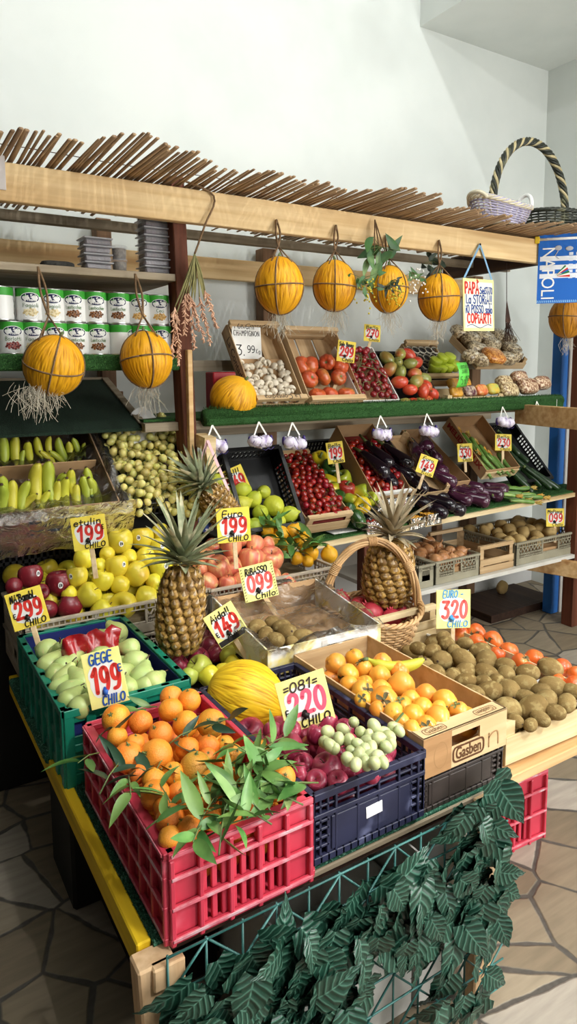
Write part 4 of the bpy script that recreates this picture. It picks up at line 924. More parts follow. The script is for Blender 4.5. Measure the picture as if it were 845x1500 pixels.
# ivy trellis across the table front
tr = thing('ivy_trellis', 'green plastic lattice covered with dark artificial ivy leaves below the table front', 'trellis', loc=(0, 0, 0))
m = MB(); yb = 1.035
X0, X1, Z0, Z1 = .385, 1.27, .03, .572
def clipline(p, d):
    ts = []
    t0, t1 = -9, 9
    for k, (lo, hi) in enumerate(((X0, X1), (Z0, Z1))):
        if abs(d[k]) < 1e-9: continue
        a, b = (lo - p[k]) / d[k], (hi - p[k]) / d[k]; t0 = max(t0, min(a, b)); t1 = min(t1, max(a, b))
    return (t0, t1) if t1 > t0 else None
NET = pmat('trellis_green_plastic', '3E7A74', '2E625C', scale=12, rough=.45)
for fam, (d, st) in enumerate((((1, .0), .075), ((0, 1), .075), ((.7, .72), .15), ((-.7, .72), .15))):
    for i in range(-14, 26):
        p = (X0 + i * st, Z0) if fam != 0 else (X0, Z0 + .0149 + i * st)
        c = clipline(p, d)
        if fam == 0 and not (Z0 <= p[1] <= Z1): continue
        if fam == 1 and not (X0 <= p[0] <= X1): continue
        if c: m.tube([(p[0] + d[0] * c[0], yb + .003 * (fam % 2), p[1] + d[1] * c[0]), (p[0] + d[0] * c[1], yb + .003 * (fam % 2), p[1] + d[1] * c[1])], .0026, 5)
m.build('lattice', NET, tr)
IVUV = []
def ivyleaf(mb, L, W, T):
    n = 10; vs = []; fs = []
    for i in range(n + 1):
        t = i / n; w = W * .5 * (math.sin(PI * min(1, t * .93 + .07) ** .68) ** .95) * (1 - .5 * t * t) * 1.15
        if i == n: w = .0005
        zz = -.28 * L * t * t; pl = .0020 * (1 if i % 2 else -1)
        for s in (-1, -.5, 0, .5, 1):
            IVUV.append((s, t)); vs.append((s * w, L * t - abs(s) * .10 * L * (1 - t), zz + abs(s) * w * .28 + (pl * abs(s) if abs(s) > .3 else 0) - (.12 * w if abs(s) == 1 else 0)))
    for i in range(n):
        for j in range(4): a = i * 5 + j; fs.append((a, a + 1, a + 6, a + 5))
    mb.add(vs, fs, 0, True, T)
rs = random.Random(21); m = MB(); st = MB(); cnt = 0
def dens(px, py):
    if 330 > px and py < 1440 - (px - 230) * .2: return .06
    if 530 < px < 580 and 1215 < py < 1300: return .12
    if 640 < px < 690 and 1230 < py < 1320: return .25
    if 640 < px < 720 and py > 1420: return .12
    if px > 732: return 0
    if px > 540 and py > 1428 - (px - 540) * .25: return 0
    if px > 560 and py < 1150 and px < 660: return .1
    return 1
pts = []
for _ in range(6000):
    X = rs.uniform(.40, 1.30); Z = rs.uniform(.02, .6); Y = yb - rs.uniform(.01, .06)
    px, py = proj((X, Y, Z))
    top = 1.0 if X > 1.05 else 0
    if Z > .50 + .09 * top: continue
    if X > 1.3 and Z < .25: continue
    if rs.random() > dens(px, py): continue
    if any((q - V((X, Y * 1.5, Z))).length < .036 for q in pts): continue
    pts.append(V((X, Y * 1.5, Z)))
    L = rs.uniform(.08, .12); W = L * rs.uniform(.56, .70)
    spin = PI + rs.gauss(0, .75); pit = rs.uniform(-.45, .35)
    T = Matrix.Translation((X, Y, Z + L * .4)) @ Matrix.Rotation(rs.uniform(-.45, .45), 4, 'Z') @ Matrix.Rotation(spin, 4, 'Y') @ Matrix.Rotation(PI / 2 + pit, 4, 'X')
    ivyleaf(m, L, W, T); cnt += 1
    if len(pts) > 330: break
lv = m.build('leaves', veined('veined_ivy_leaf', '1D4232', '16352A', '5E8E7A', .30), tr)
uvl = lv.data.uv_layers.new(name='UVMap')
for lp in lv.data.loops: uvl.data[lp.index].uv = (IVUV[lp.vertex_index][0] * .5 + .5, IVUV[lp.vertex_index][1])
tag(MB().box((.50, 1.5, 0), (.70, 2.16, .50), 0, None, .01).box((.42, 1.9, 0), (1.15, 2.17, .5), 0, None, .01).build('dark_display_base', flat('15130F', .7)), 'dark block added for shade under the left half of the front table', 'display base')  # added dark block that deepens the shade under the table
# things stored under the table
t = card_box('white cardboard box with blue print stored behind the ivy trellis', .34, .4, .3, TM((.72, 1.14, .005)), CARD_W)
printed('11 b', .06, Matrix.Translation((.12, -.001, .2)) @ Matrix.Rotation(PI / 2, 4, 'X'), INK_B, t)
t = card_box('white cardboard box behind the right end of the ivy trellis', .22, .4, .42, TM((1.07, 1.13, .005)), CARD_W)
t = crate('plastic_crate', 'dark grey brown crate under the persimmon box and behind the ivy', 'crate', .3, .46, .115, w_navy, [pmat('brown_crate_plastic', '4A403C', '3A322E', scale=8, rough=.5)], TM((1.02, 1.10, .558)))
for k, z in enumerate((0.0, .255)):
    crate('plastic_crate', ('lower' if k == 0 else 'upper') + ' red slotted crate of the stack standing on the floor under the kiwis', 'crate', .38, .5, .25, w_red, [RED_P, RED_E], Matrix.Translation((1.50, 1.40, z)) @ Matrix.Rotation(-.06, 4, 'Z'), group='red floor crates')
# ================================================================ produce on the front table
def heap(spec, p, n, protos, dref, base, where, cat, group, rot=None, bump=.0, per=None, kdef=0, relx=12, gap=.9, bb=None):
    """spec rows: x, y, radius in px [, proto index]; the fruits rest in a heap along the plane p, n"""
    n = V(n).normalized(); it = []
    for s in spec:
        P = wplane(s[0], s[1], p, n); r = s[2] * depth(P) / FPX; it.append([P, r, s])
    relax(it, relx, gap=gap); out = []
    if bb:
        for q in it: q[0].x = min(max(q[0].x, bb[0] + q[1]), bb[1] - q[1]); q[0].y = min(max(q[0].y, bb[2] + q[1]), bb[3] - q[1])
        relax(it, 4, gap=gap)
    for P, r, s in it:
        k = s[3] if len(s) > 3 else kdef; pr = protos[k]; d = dref[k] if hasattr(dref, '__len__') else dref
        sc = max(.6, min(1.6, 2 * r / d)); M = Matrix.Translation(P) @ ((rot(s) if rot else rotrand(.9)))
        o = put(pr, M, 'x', group, cat, sc); out.append(o)
    bpy.context.view_layer.update(); rowlabels(out, base, where, per); return out
# ---- red crate of mandarins
crate('plastic_crate', 'bright red slotted crate heaped with mandarins at the table corner', 'crate', .312, .53, .183, w_red, [RED_P, RED_E], TM((.402, 1.07, .556)))
M0 = mandarin(S_MAND); M1 = mandarin(S_MANDG); M2 = mandarin(S_MAND, .066, False)
spec = [(170, 1053, 21), (206, 1058, 17.5), (235, 1075, 18), (250, 1040, 18), (251, 1021, 17), (277, 1026, 17), (272, 1061, 19.6), (309, 1060, 21, 1), (275, 1097, 18), (305, 1094, 17), (219, 1108, 25), (197, 1092, 15), (167, 1118, 23), (146, 1087, 15), (287, 1122, 24, 1), (256, 1133, 17), (226, 1148, 18), (261, 1160, 16), (208, 1166, 22), (282, 1178, 22), (224, 1212, 22), (271, 1224, 19.5), (256, 1242, 17), (305, 1165, 16), (240, 1184, 13), (368, 1172, 19.5), (376, 1149, 16), (426, 1135, 18), (312, 1206, 17), (350, 1204, 15), (311, 1142, 15), (331, 1138, 13), (380, 1098, 14), (396, 1112, 12), (340, 1105, 16), (352, 1142, 13), (336, 1176, 15), (185, 1140, 13), (300, 1112, 12), (405, 1160, 12), (330, 1090, 13)]
mands = heap(spec, (.56, 1.34, .768), (0, -.07, 1), [M0, M1, M2], .066, 'mandarin', 'in red crate', 'mandarin', 'mandarins in the red crate', gap=.84, bb=(.408, .712, 1.078, 1.592), rot=lambda s: Euler((R(-.9, .6), R(-.7, .7), R(0, 6.28))).to_matrix().to_4x4())
low = scatter(TM((.412, 1.08, .575)), .295, .51, lambda x, y: .05, .031, 36, 3000, seed=4)
for q in low: put(M2, Matrix.Translation(q) @ rotrand(1), 'mandarin lying in the lower layer of the red crate behind its slots', 'lower mandarins in the red crate', 'mandarin')
low = scatter(TM((.412, 1.08, .575)), .295, .51, lambda x, y: .105, .031, 30, 3000, seed=5)
for q in low: put(M2, Matrix.Translation(q) @ rotrand(1), 'mandarin lying in the lower layer of the red crate behind its slots', 'lower mandarins in the red crate', 'mandarin')
# citrus leaf sprigs lying over the mandarins: px of the sprig centre, directions
sprigs = [((165, 1070), LEAFD, 2), ((160, 1140), LEAFD, 4), ((190, 1150), LEAF, 5), ((205, 1130), LEAFD, 3), ((250, 1190), LEAF, 5), ((300, 1195), LEAF, 5), ((320, 1170), LEAF, 6), ((345, 1095), LEAF, 7), ((370, 1120), LEAF, 7), ((400, 1090), LEAF, 4), ((405, 1145), LEAF, 7), ((345, 1150), LEAF, 5), ((425, 1160), LEAF, 6), ((340, 1210), LEAF, 5), ((290, 1220), LEAF, 4), ((215, 1038), LEAF, 3), ((265, 1080), LEAFD, 3), ((320, 1060), LEAFD, 3), ((235, 1120), LEAFD, 3), ((300, 1140), LEAF, 4), ((370, 1195), LEAF, 5), ((130, 1110), LEAF, 3), ((385, 1175), LEAF, 5), ((395, 1125), LEAF, 6), ((380, 1105), LEAF, 6), ((415, 1170), LEAF, 5), ((360, 1170), LEAF, 5), ((330, 1120), LEAF, 5), ((440, 1150), LEAF, 5), ((325, 1215), LEAF, 5), ((245, 1170), LEAF, 3)]
NEARS = ['beside the crate corner', 'among the mandarins']
sp_objs = []
for i, ((px, py), mt, n) in enumerate(sprigs):
    P = wz(px, py, .775 + .012 * (i % 3))
    t = thing('leaf_sprig', 'x', 'leaf sprig', M=Matrix.Translation(P), group='leaf sprigs on the mandarins')
    m = MB(); a0 = R(0, 6.28); sl = R(.03, .05); dv = V((math.cos(a0), math.sin(a0), .25)) * sl
    m.tube([-dv, V((0, 0, .006)), dv], [.0018, .0015, .001], 5); m.build('twig', STEMG, t)
    for k in range(n):
        u = -0.8 + 1.8 * (k + .5) / n; a = a0 - PI / 2 + (1 if k % 2 else -1) * R(.4, 1.3)
        leaf_child(t, mt, Matrix.Translation(dv * u) @ Matrix.Rotation(a, 4, 'Z') @ Matrix.Rotation(R(-.1, .75), 4, 'X') @ Matrix.Rotation(R(-.9, .9), 4, 'Y') @ Matrix.Scale(R(.75, 1.1), 4))
    sp_objs.append(t)
bpy.context.view_layer.update(); rowlabels(sp_objs, 'citrus leaf sprig', 'on mandarins in red crate', 4)
# ---- green crate of pears
crate('plastic_crate', 'green slotted crate of pears with blue lining behind the red crate', 'crate', .335, .57, .205, w_green, GRN_P, TM((.36, 1.645, .56)))
m = MB(); m.box((.374, 1.66, .57), (.681, 2.2, .575)); 
for a, b in (((.372, 1.66, .57), (.375, 2.2, .755)), ((.68, 1.66, .57), (.683, 2.2, .755)), ((.372, 2.195, .57), (.683, 2.199, .76)), ((.372, 1.66, .57), (.683, 1.664, .74))): m.box(a, b)
tag(m.build('blue_liner', flat('26306E', .5)), 'dark blue paper tray liner inside the green pear crate', 'liner')
PE = pear()
spec = [(60, 957, 15), (80, 955, 15, 0), (98, 951, 14), (63, 976, 15), (88, 974, 14), (68, 992, 14), (92, 990, 15), (74, 1010, 13), (113, 999, 18), (94, 1014, 16), (92, 1028, 15), (115, 1030, 15), (167, 925, 14), (155, 932, 12), (201, 970, 17), (210, 989, 17), (229, 999, 15), (186, 950, 13), (189, 1008, 13), (182, 985, 14), (162, 1000, 14), (140, 1020, 14), (205, 1008, 12), (183, 1018, 12), (150, 960, 14), (128, 975, 14), (170, 972, 13), (110, 965, 13), (135, 1000, 13)]
def prot(s):
    if s[0] in (80, 92) and s[1] in (955, 990): return Euler((-.5, .1 if s[0] < 90 else .25, R(0, 6))).to_matrix().to_4x4()
    return Matrix.Rotation(R(-1.1, 1.3), 4, 'Z') @ Matrix.Rotation(-R(1.0, 1.7), 4, 'X')
heap(spec, (.52, 1.92, .765), (0, -.03, 1), [PE], .057, 'pale green pear', 'in green crate', 'pear', 'pears in the green crate', rot=prot, gap=.86, bb=(.378, .679, 1.668, 2.192))
# red paper packet among the pears
P = wz(140, 955, .79); m = MB()
g = 10; vs = []
for i in range(g + 1):
    for j in range(5):
        u = (i / g - .5) * .17; v = (j / 4) * .085
        vs.append((u, .02 * math.sin(i * 1.9 + j) + .3 * v, v - .01 + .005 * math.sin(i * 2.3) * (j > 2)))
m.add(vs, [(i * 5 + j, (i + 1) * 5 + j, (i + 1) * 5 + j + 1, i * 5 + j + 1) for i in range(g) for j in range(4)], 0, True)
o = m.build('red_packet', pmat('red_foil', '9A181E', '7C1014', scale=8, rough=.25, coat=.3)); o.location = P + V((0, .02, -.03)); o.modifiers.new('thick', 'SOLIDIFY').thickness = .004
tag(o, 'crumpled red foil sheet sticking up among the pears in the green crate', 'foil sheet')
# ---- navy crate of dark red apples
crate('plastic_crate', 'navy blue open grid crate of dark red apples at the table front', 'crate', .305, .55, .158, w_navy, BLU_P, TM((.717, 1.07, .582)))
m = MB(); m.box((-.022, 0, -.013), (.022, .001, .013), 0, None, 0)
o = tag(m.build('paper_label', STICK_W), 'small white paper sticker on the front panel of the navy crate', 'sticker'); o.location = (.875, 1.0668, .652); o.rotation_euler = (0, -.05, 0)
RA2 = apple('red_apple', S_RAPP2, .08); RA2n = apple('red_apple', S_RAPP2, .08, False)
spec = [(423.5, 1072, 17), (477, 1060, 18), (423.5, 1097, 22), (446, 1120, 16), (485.6, 1106, 22), (487, 1129, 23), (526.6, 1131, 20), (560, 1104, 18), (464.5, 1144, 15), (540, 1138, 15), (464.5, 1078, 14), (400, 1073, 12), (428, 1140, 12), (565, 1122, 13), (511, 1090, 14), (535, 1098, 14), (500, 1150, 13), (505, 1068, 14), (395, 1092, 12), (480, 1085, 13)]
heap(spec, (.87, 1.25, .735), (0, -.05, 1), [RA2, RA2n], .08, 'dark red apple', 'in navy crate', 'apple', 'dark red apples in the navy crate', gap=.86, bb=(.722, 1.016, 1.08, 1.62))
low = scatter(TM((.727, 1.08, .6)), .285, .5, lambda x, y: .055, .036, 22, 3000, seed=6)
for q in low: put(RA2n, Matrix.Translation(q) @ rotrand(1), 'dark red apple low in the navy crate behind its grid', 'lower apples in the navy crate', 'apple')
# ---- big yellow melon behind the navy crate
ml = melon(S_MEL2, .2, 1.08); P = V((0, 0, EYE)) + ray(360, 1022) * 1.86
put(ml, Matrix.Translation(P) @ aim(V((.75, -.55, -.35))), 'large yellow melon lying behind the 2.20 sign beside the mandarins', None, 'melon')
low_support = scatter(TM((.72, 1.42, .6)), .29, .2, lambda x, y: .06, .036, 8, 800, seed=9)
for q in low_support: put(RA2n, Matrix.Translation(q) @ rotrand(1), 'dark red apple under the large yellow melon in the navy crate', 'apples under the yellow melon', 'apple')
# ---- cardboard box of persimmons
GX = .262
t = card_box('wood patterned cardboard box with brown oval logo full of persimmons', GX + .02, .56, .098, TM((1.032, 1.085, .655)), CARD_P, inside=W_CRATE, hole=True, name='persimmon_box', flap=.045)
RX = Matrix.Rotation(PI / 2, 4, 'X')
BROWNINK = flat('5E3A20', .7)
printed('Gasben', .042, Matrix.Translation((.148, -.0012, .030)) @ RX, BROWNINK, t, bold=.0006, w=.085)
for x, fl in ((.055, 0), (.225, PI)): printed('Gasben', .022, Matrix.Translation((x, .022, .0988)) @ Matrix.Rotation(fl, 4, 'Z'), BROWNINK, t, 'small_lettering', w=.055)
def roundframe(w, h, r, th, T, mat, parent, name='logo_outline'):
    m = MB(); o = []; q = []
    for k in range(4):
        cx = (w / 2 - r) * (1 if k in (0, 3) else -1); cy = (h / 2 - r) * (1 if k < 2 else -1)
        for i in range(5):
            a = k * PI / 2 + i * PI / 8; o.append((cx + r * math.cos(a), cy + r * math.sin(a), 0)); q.append((cx + (r - th) * math.cos(a), cy + (r - th) * math.sin(a), 0))
    n = len(o); m.add(o + q, [(i, (i + 1) % n, n + (i + 1) % n, n + i) for i in range(n)]); x = m.build(name, mat, parent); x.matrix_local = T
roundframe(.108, .042, .014, .005, Matrix.Translation((.148, -.0011, .030)) @ RX, BROWNINK, t)
for x in (.055, .225): roundframe(.07, .024, .009, .002, Matrix.Translation((x, .022, .0985)), BROWNINK, t)
m = MB(); paint(m, 'O', .055, .045, .07, .05, .03, 0, 0); paint(m, 'n', .235, .045, .06, .05, .06, 0, 0); o = m.build('print_outline', flat('A47E54', .7), t); o.matrix_local = Matrix.Translation((0, -.0011, 0)) @ RX
m = MB(); m.box((0, -.0009, 0), (.09, -.0004, .098)); m.build('dark_print_area', CARD_D, t)
KA = persimmon('persimmon', S_KAKI, S_KAKID); KC = persimmon('persimmon', S_KAKI, pmat('green_persimmon_calyx', '8E9A62', '6E7A48', scale=30, rough=.8))
spec = [(491, 972.5, 16), (519, 964, 14), (534, 979, 15), (560, 970, 14), (510, 988, 16), (556, 991, 16), (584, 983, 15), (495, 1007, 14), (514, 1021, 17), (534, 1003, 13), (588, 1004, 20), (539.5, 1036, 22), (559, 1014, 16), (580, 1031, 15, 1), (598, 1027, 15), (624, 1018, 16), (622, 1041, 17), (653.5, 1030, 19), (566, 1049, 17), (605, 1052, 18), (653.5, 1058, 20), (631, 1070, 16), (600, 1078, 15), (680, 1046, 14, 1), (503, 1041, 14), (520, 1052, 13), (585, 1062, 13), (640, 1042, 12)]
def krot(s):
    if len(s) > 3: return Euler((.5, 0, R(0, 6))).to_matrix().to_4x4()
    return Matrix.Rotation(R(0, 6.28), 4, 'Z') @ Matrix.Rotation(R(.5, 2.7), 4, 'X')
heap(spec, (1.17, 1.36, .748), (0, -.02, 1), [KA, KC], .074, 'orange persimmon', 'in wood patterned box', 'persimmon', 'persimmons in the cardboard box', rot=krot, gap=.85, bb=(1.036, 1.31, 1.132, 1.64))
lo = scatter(TM((1.04, 1.095, .665)), .25, .5, lambda x, y: .035, .032, 14, 2000, seed=12)
for q in lo: put(KA, Matrix.Translation(q) @ rotrand(1.5), 'persimmon deep in the wood patterned box below the top layer', 'lower persimmons in the box', 'persimmon')
# ---- pale grape bunch lying on the navy crate
def grape_bunch(label, pts, mat, group, stem_pts, d=.02, asp=1.2):
    t = thing('grape_bunch', label, 'grapes', loc=tuple(pts[0]), group=group); base = V(pts[0])
    m = MB(); m.tube([V(p) - base for p in stem_pts], [.0032] * (len(stem_pts) - 1) + [.0015], 6)
    for p in pts:
        q = min(stem_pts, key=lambda s: (V(s) - V(p)).length); m.tube([V(q) - base, V(p) - base], .0009, 4, cap=False)
    m.build('stalk', STEMG, t)
    for p in pts:
        o = bpy.data.objects.new('grape', GR[mat.name]); C.objects.link(o); o.parent = t; s = R(.85, 1.12) * d / .02
        o.matrix_local = Matrix.Translation(V(p) - base) @ rotrand(1.2) @ Matrix.Diagonal((s, s, s * asp / 1.2, 1))
    return t
GR = {}
for mt in (S_GRAPE, S_GRAPEP):
    m = MB(); m.ball((0, 0, 0), (.01, .01, .0125), 12, 8); GR[mt.name] = m.mesh('grape', mt)
gp = [(502, 1068), (518, 1058, 1), (528, 1072, 1), (540, 1077), (544, 1095), (548, 1064, 1), (496, 1082, 1), (512, 1086), (524, 1090, 1), (533, 1100), (516, 1100), (509, 1112), (521, 1120), (530, 1112, 1), (536, 1118), (555, 1082), (563, 1074), (570, 1079), (553, 1108), (560, 1099), (480, 1072), (475, 1087), (483, 1092), (548, 1118), (566, 1094), (577, 1066, 1), (572, 1090), (585, 1071), (526, 1106), (543, 1108), (490, 1097), (560, 1116), (538, 1086)]
pts = [wz(x[0], x[1], .80 + R(-.012, .02) + (.012 if len(x) > 2 else 0)) for x in gp]
grape_bunch('pale green grape bunch lying over the dark red apples in the navy crate', pts, S_GRAPEP, None, [wz(590, 1045, .8), wz(570, 1070, .79), wz(540, 1090, .785), wz(505, 1090, .785), wz(480, 1080, .785)], .0265)
# ---- kiwi crate and trays on the right
wood_crate('pale new wooden crate heaped with kiwis at the right end of the table', .42, .68, .115, Matrix.Translation((1.375, 1.135, .55)) @ Matrix.Rotation(-.02, 4, 'Z'), W_FRESH, W_FRESH_Y, bar=False, rows=1, endH=.078, sideH=.09, post=.03)
KI = kiwi()
spec = [(622, 977, 16), (644, 990, 18), (613, 950, 12), (632, 953, 12), (654, 944, 14), (647, 967, 17), (650, 934, 12), (677.5, 965, 17), (680.5, 943, 12), (703, 953, 14), (712, 968, 17), (679, 985, 16), (685, 997, 14), (715, 989, 17), (741, 988, 15), (739, 975, 14), (691, 1018, 18), (662, 1012, 13), (715, 1010, 17), (748.5, 1012, 18), (771, 1004, 17), (772.6, 986, 16), (806, 978, 17), (810, 1007, 18), (742, 1039, 21), (775.6, 1036, 21), (795, 1027, 18), (813, 1043, 14), (830, 1030, 15), (791, 1052, 13), (777, 1062, 11), (711, 1034, 13), (723, 1040, 12), (765, 1020, 14), (700, 1000, 13), (665, 990, 13), (730, 1000, 14), (835, 1012, 14), (790, 1010, 13), (755, 1056, 12), (668, 957, 12)]
heap(spec, (1.58, 1.45, .658), (0, -.03, 1), [KI], .058, 'brown kiwi', 'in new wooden crate', 'kiwi', 'kiwis in the new wooden crate', rot=lambda s: Matrix.Rotation(R(0, 6.28), 4, 'Z') @ Matrix.Rotation(R(1.0, 2.0), 4, 'X'), gap=.85)
lo = scatter(TM((1.385, 1.145, .56)), .4, .64, lambda x, y: .035, .026, 46, 3000, seed=13)
for q in lo: put(KI, Matrix.Translation(q) @ rotrand(1.5), 'kiwi in the lower layer of the new wooden crate', 'lower kiwis in the new wooden crate', 'kiwi')
OR = persimmon('persimmon', S_ORED, S_KAKID, .07)
trays = [(1.80, 1.62, [(694, 927, 14), (677, 928, 12), (720, 939, 15), (699, 940, 12), (745, 954, 14), (728, 959, 12), (708, 950, 11)]), (1.785, 1.33, [(763, 971, 14), (783, 965, 14), (775, 982, 12), (800, 975, 12)]), (1.80, 1.08, [(824, 979, 14), (836, 1002, 14), (842, 988, 12), (822, 998, 11)])]
for k, (x, y, sp) in enumerate(trays):
    where = ['under the 3.20 sign, rearmost of its row', 'middle of the row beside the kiwis', 'nearest of the row beside the kiwis'][k]
    m = MB(); z0 = .585
    def tr_(w, d, h, t): 
        vs = [(x + sx * w / 2 * s, y + .12 + sy * d / 2 * s, z0 + hh) for hh, s in ((0, .88), (h, 1), (h, 1.06), (h - .004, 1.06), (.0, .9)) for sx, sy in ((-1, -1), (1, -1), (1, 1), (-1, 1))]
        fs = [(0, 1, 2, 3)] + [(r * 4 + i, r * 4 + (i + 1) % 4, r * 4 + 4 + (i + 1) % 4, r * 4 + 4 + i) for r in range(3) for i in range(4)]
        m.add(vs, fs)
    tr_(.15, .24, .028, 0); o = m.build('white_tray', flat('F0F0EE', .5)); o.modifiers.new('thick', 'SOLIDIFY').thickness = .003
    tag(o, f'white foam tray of red orange persimmons, {where}', 'tray', 'foam trays beside the kiwis')
    heap(sp, (x, y + .12, z0 + .04), (0, 0, 1), [OR], .07, f'red orange persimmon', ['in tray under 3.20 sign', 'in middle foam tray', 'in nearest foam tray'][k], 'persimmon', 'red orange persimmons in foam trays', rot=krot)
tag(MB().box((1.72, 1.2, .548), (1.9, 1.9, .584), 0, None, .004).build('cardboard_sheet', CARD_W), 'white cardboard sheet under the foam trays beside the kiwis', 'cardboard')
# crate end with carrying bar behind the kiwis
wood_crate('wooden crate with carrying bar standing behind the kiwis', .30, .30, .145, TM((1.50, 1.83, .56)), W_FRESH, W_FRESH_Y)
RA = apple('red_apple', S_RAPP, .08)
for i, (x, y) in enumerate(((638, 925), (628, 935), (655, 918))): put(RA, Matrix.Translation(wy(x, y, 1.98)) @ rotrand(1), f'dark red apple in the crate behind the kiwis, {ORD[i]} from left', 'apples behind the kiwis', 'apple')
BA = banana(S_BAN); put(BA, Matrix.Translation(wz(580, 968, .775)) @ Matrix.Rotation(-.55, 4, 'Z') @ Matrix.Rotation(PI / 2, 4, 'Y') @ Matrix.Rotation(1.2, 4, 'Z'), 'single banana lying across the back of the persimmon box', None, 'banana', 1.0)
# ---- open film lined box of kiwis
t = card_box('cardboard box lined with clear plastic film holding a few kiwis', .42, .40, .12, Matrix.Translation((.955, 1.665, .69)) @ Matrix.Rotation(-.03, 4, 'Z'), pmat('yellow_print_cardboard', 'E8DCA0', 'E6D060', scale=14, rough=.7, c3='EFEFEA', s3=9, lo3=.45, hi3=.55), inside=CARD, name='kiwi_box', frontH=.085, backH=.13)
m = MB(); m.box((.19, -.002, .01), (.33, -.0012, .075)); m.build('white_label', CARD_W, t)
m = MB()
for i in range(22): m.box((.21 + i * .0045, -.003, .03), (.21 + i * .0045 + .002 * (1 + i % 2 * .5), -.0024, .06))
m.build('barcode', INK_BR, t)
def crumple(w, d, T, amp=.02, nx=26, ny=20, seed=0, name='plastic_film', bowl=.06, mat=None):
    m = MB(); vs = []
    for i in range(nx + 1):
        for j in range(ny + 1):
            u, v = i / nx, j / ny; e = max(abs(2 * u - 1), abs(2 * v - 1))
            z = bowl * e ** 3 + amp * noise.noise(V((u * 6 + seed, v * 6, 0))) + amp * .7 * noise.noise(V((u * 15 + seed, v * 15, 3)))
            if e > .93: z -= (e - .93) * .5
            vs.append(((u - .5) * w, (v - .5) * d, z))
    m.add(vs, [(i * (ny + 1) + j, (i + 1) * (ny + 1) + j, (i + 1) * (ny + 1) + j + 1, i * (ny + 1) + j + 1) for i in range(nx) for j in range(ny)], 0, True)
    o = m.build(name, mat or FILM); o.matrix_world = T; return o
o = crumple(.47, .47, TM((1.165, 1.865, .752), (.10, 0, -.03)), .03, seed=3, bowl=.075); tag(o, 'crumpled clear plastic film lining the kiwi box under the 0.99 sign', 'plastic film')
tag(MB().box((.97, 1.69, .697), (1.35, 2.03, .74), 0, None, .004).build('cardboard_insert', CARD), 'brown cardboard insert in the bottom of the film lined kiwi box', 'cardboard')
spec = [(377, 919, 15), (390, 930, 13), (405, 937, 13), (412, 918, 12), (421, 928, 17), (443, 934, 16), (428, 941, 11), (400, 912, 11)]
crate('plastic_crate', 'black crate raising the film lined kiwi box', 'crate', .37, .40, .122, w_black, BLK_P, TM((.965, 1.67, .564)))
heap(spec, (1.15, 1.82, .772), (0, -.05, 1), [KI], .058, 'kiwi', 'in film lined box', 'kiwi', 'kiwis in the film lined box', rot=lambda s: Matrix.Rotation(R(0, 6.28), 4, 'Z') @ Matrix.Rotation(R(1.0, 2.0), 4, 'X'))
# ---- box of red and green apples with the large pineapple
crate('plastic_crate', 'dark low crate of mixed apples under the large front pineapple', 'crate', .30, .5, .09, w_black, BLK_P, TM((.705, 1.645, .562)))
tag(MB().box((.72, 1.66, .572), (.99, 2.13, .622), 0, None, .005).build('paper_padding', flat('4A4038', .8)), 'dark paper padding under the mixed apples by the large pineapple', 'padding')
GA = apple('green_apple', S_GAPP, .08); YA = apple('yellow_apple', S_YAPP, .085); YAs = apple('yellow_apple', S_YAPP, .085, False, True); RAs = apple('red_apple', S_RAPP, .085, False, True)
spec = [(255.6, 975, 16, 0), (290, 966, 16, 0), (295, 980, 19, 1), (337, 964, 17, 1), (310, 989, 15, 2), (342, 974, 14, 2), (308, 949, 15, 0), (318, 958, 13, 0), (214, 950, 11, 0), (231, 966, 10, 0), (250, 988, 11, 2), (387, 966, 15, 2), (277, 992, 13, 1), (325, 985, 12, 2), (300, 935, 12, 0), (360, 978, 12, 1), (240, 976, 11, 0)]
heap(spec, (.87, 1.87, .662), (0, -.05, 1), [RA2, GA, YA], .08, lambda o: {'red': 'dark red', 'gre': 'pale green', 'yel': 'yellow green'}[o.name[:3]] + ' apple', 'near large pineapple', 'apple', 'mixed apples around the large pineapple', gap=.88)
PA = pineapple('pineapple', .30, .155, 48, .20, seed=4); P = wy(265, 893, 1.93)
put(PA, Matrix.Translation(P) @ Euler((.05, .06, .4)).to_matrix().to_4x4(), 'large pineapple standing among apples behind the green pear crate', 'pineapples', 'pineapple')
# ---- grey lattice crates with yellow, dark red and pink apples
for k, (z, lb) in enumerate(((.565, 'lower grey lattice crate in the stack under the yellow apples'), (.682, 'upper grey lattice crate holding yellow and dark red apples'))):
    crate('plastic_crate', lb, 'crate', .645, .38, .112, w_lattice, GRY_P, TM((.375, 2.225, z)), group='grey lattice crates')
for k, (z, lb) in enumerate(((.565, 'lower grey lattice crate under the pink apples'), (.682, 'upper grey lattice crate holding pink apples and leafy citrus'))):
    crate('plastic_crate', lb, 'crate', .565, .36, .112, w_lattice, GRY_P, TM((1.03, 2.215, z)), group='grey lattice crates')
tag(MB().box((.39, 2.24, .692), (1.0, 2.58, .745), 0, None, .01).build('paper_padding', flat('8A7A5C', .8)), 'brown paper padding under the yellow apples', 'padding')
tag(MB().box((1.05, 2.23, .692), (1.58, 2.55, .735), 0, None, .01).build('paper_padding', flat('8A7A5C', .8)), 'brown paper padding under the pink apples', 'padding')
spec = [(179, 804, 19, 1), (211, 789, 17, 1), (232.5, 786, 13), (253, 799, 14), (137, 827, 16), (159, 814, 11), (209, 817, 14), (236, 809, 16, 1), (164, 838, 17, 1), (199, 837, 19), (236, 831, 17, 1), (115, 850, 16, 1), (146, 850, 16), (135.5, 867, 18), (144, 883, 18), (179, 870, 20), (215, 865, 19), (247, 859, 15), (178, 857, 14), (222, 849, 12), (258, 835, 13), (265, 850, 12), (268, 815, 12), (190, 822, 12), (150, 832, 11), (110, 868, 11)]
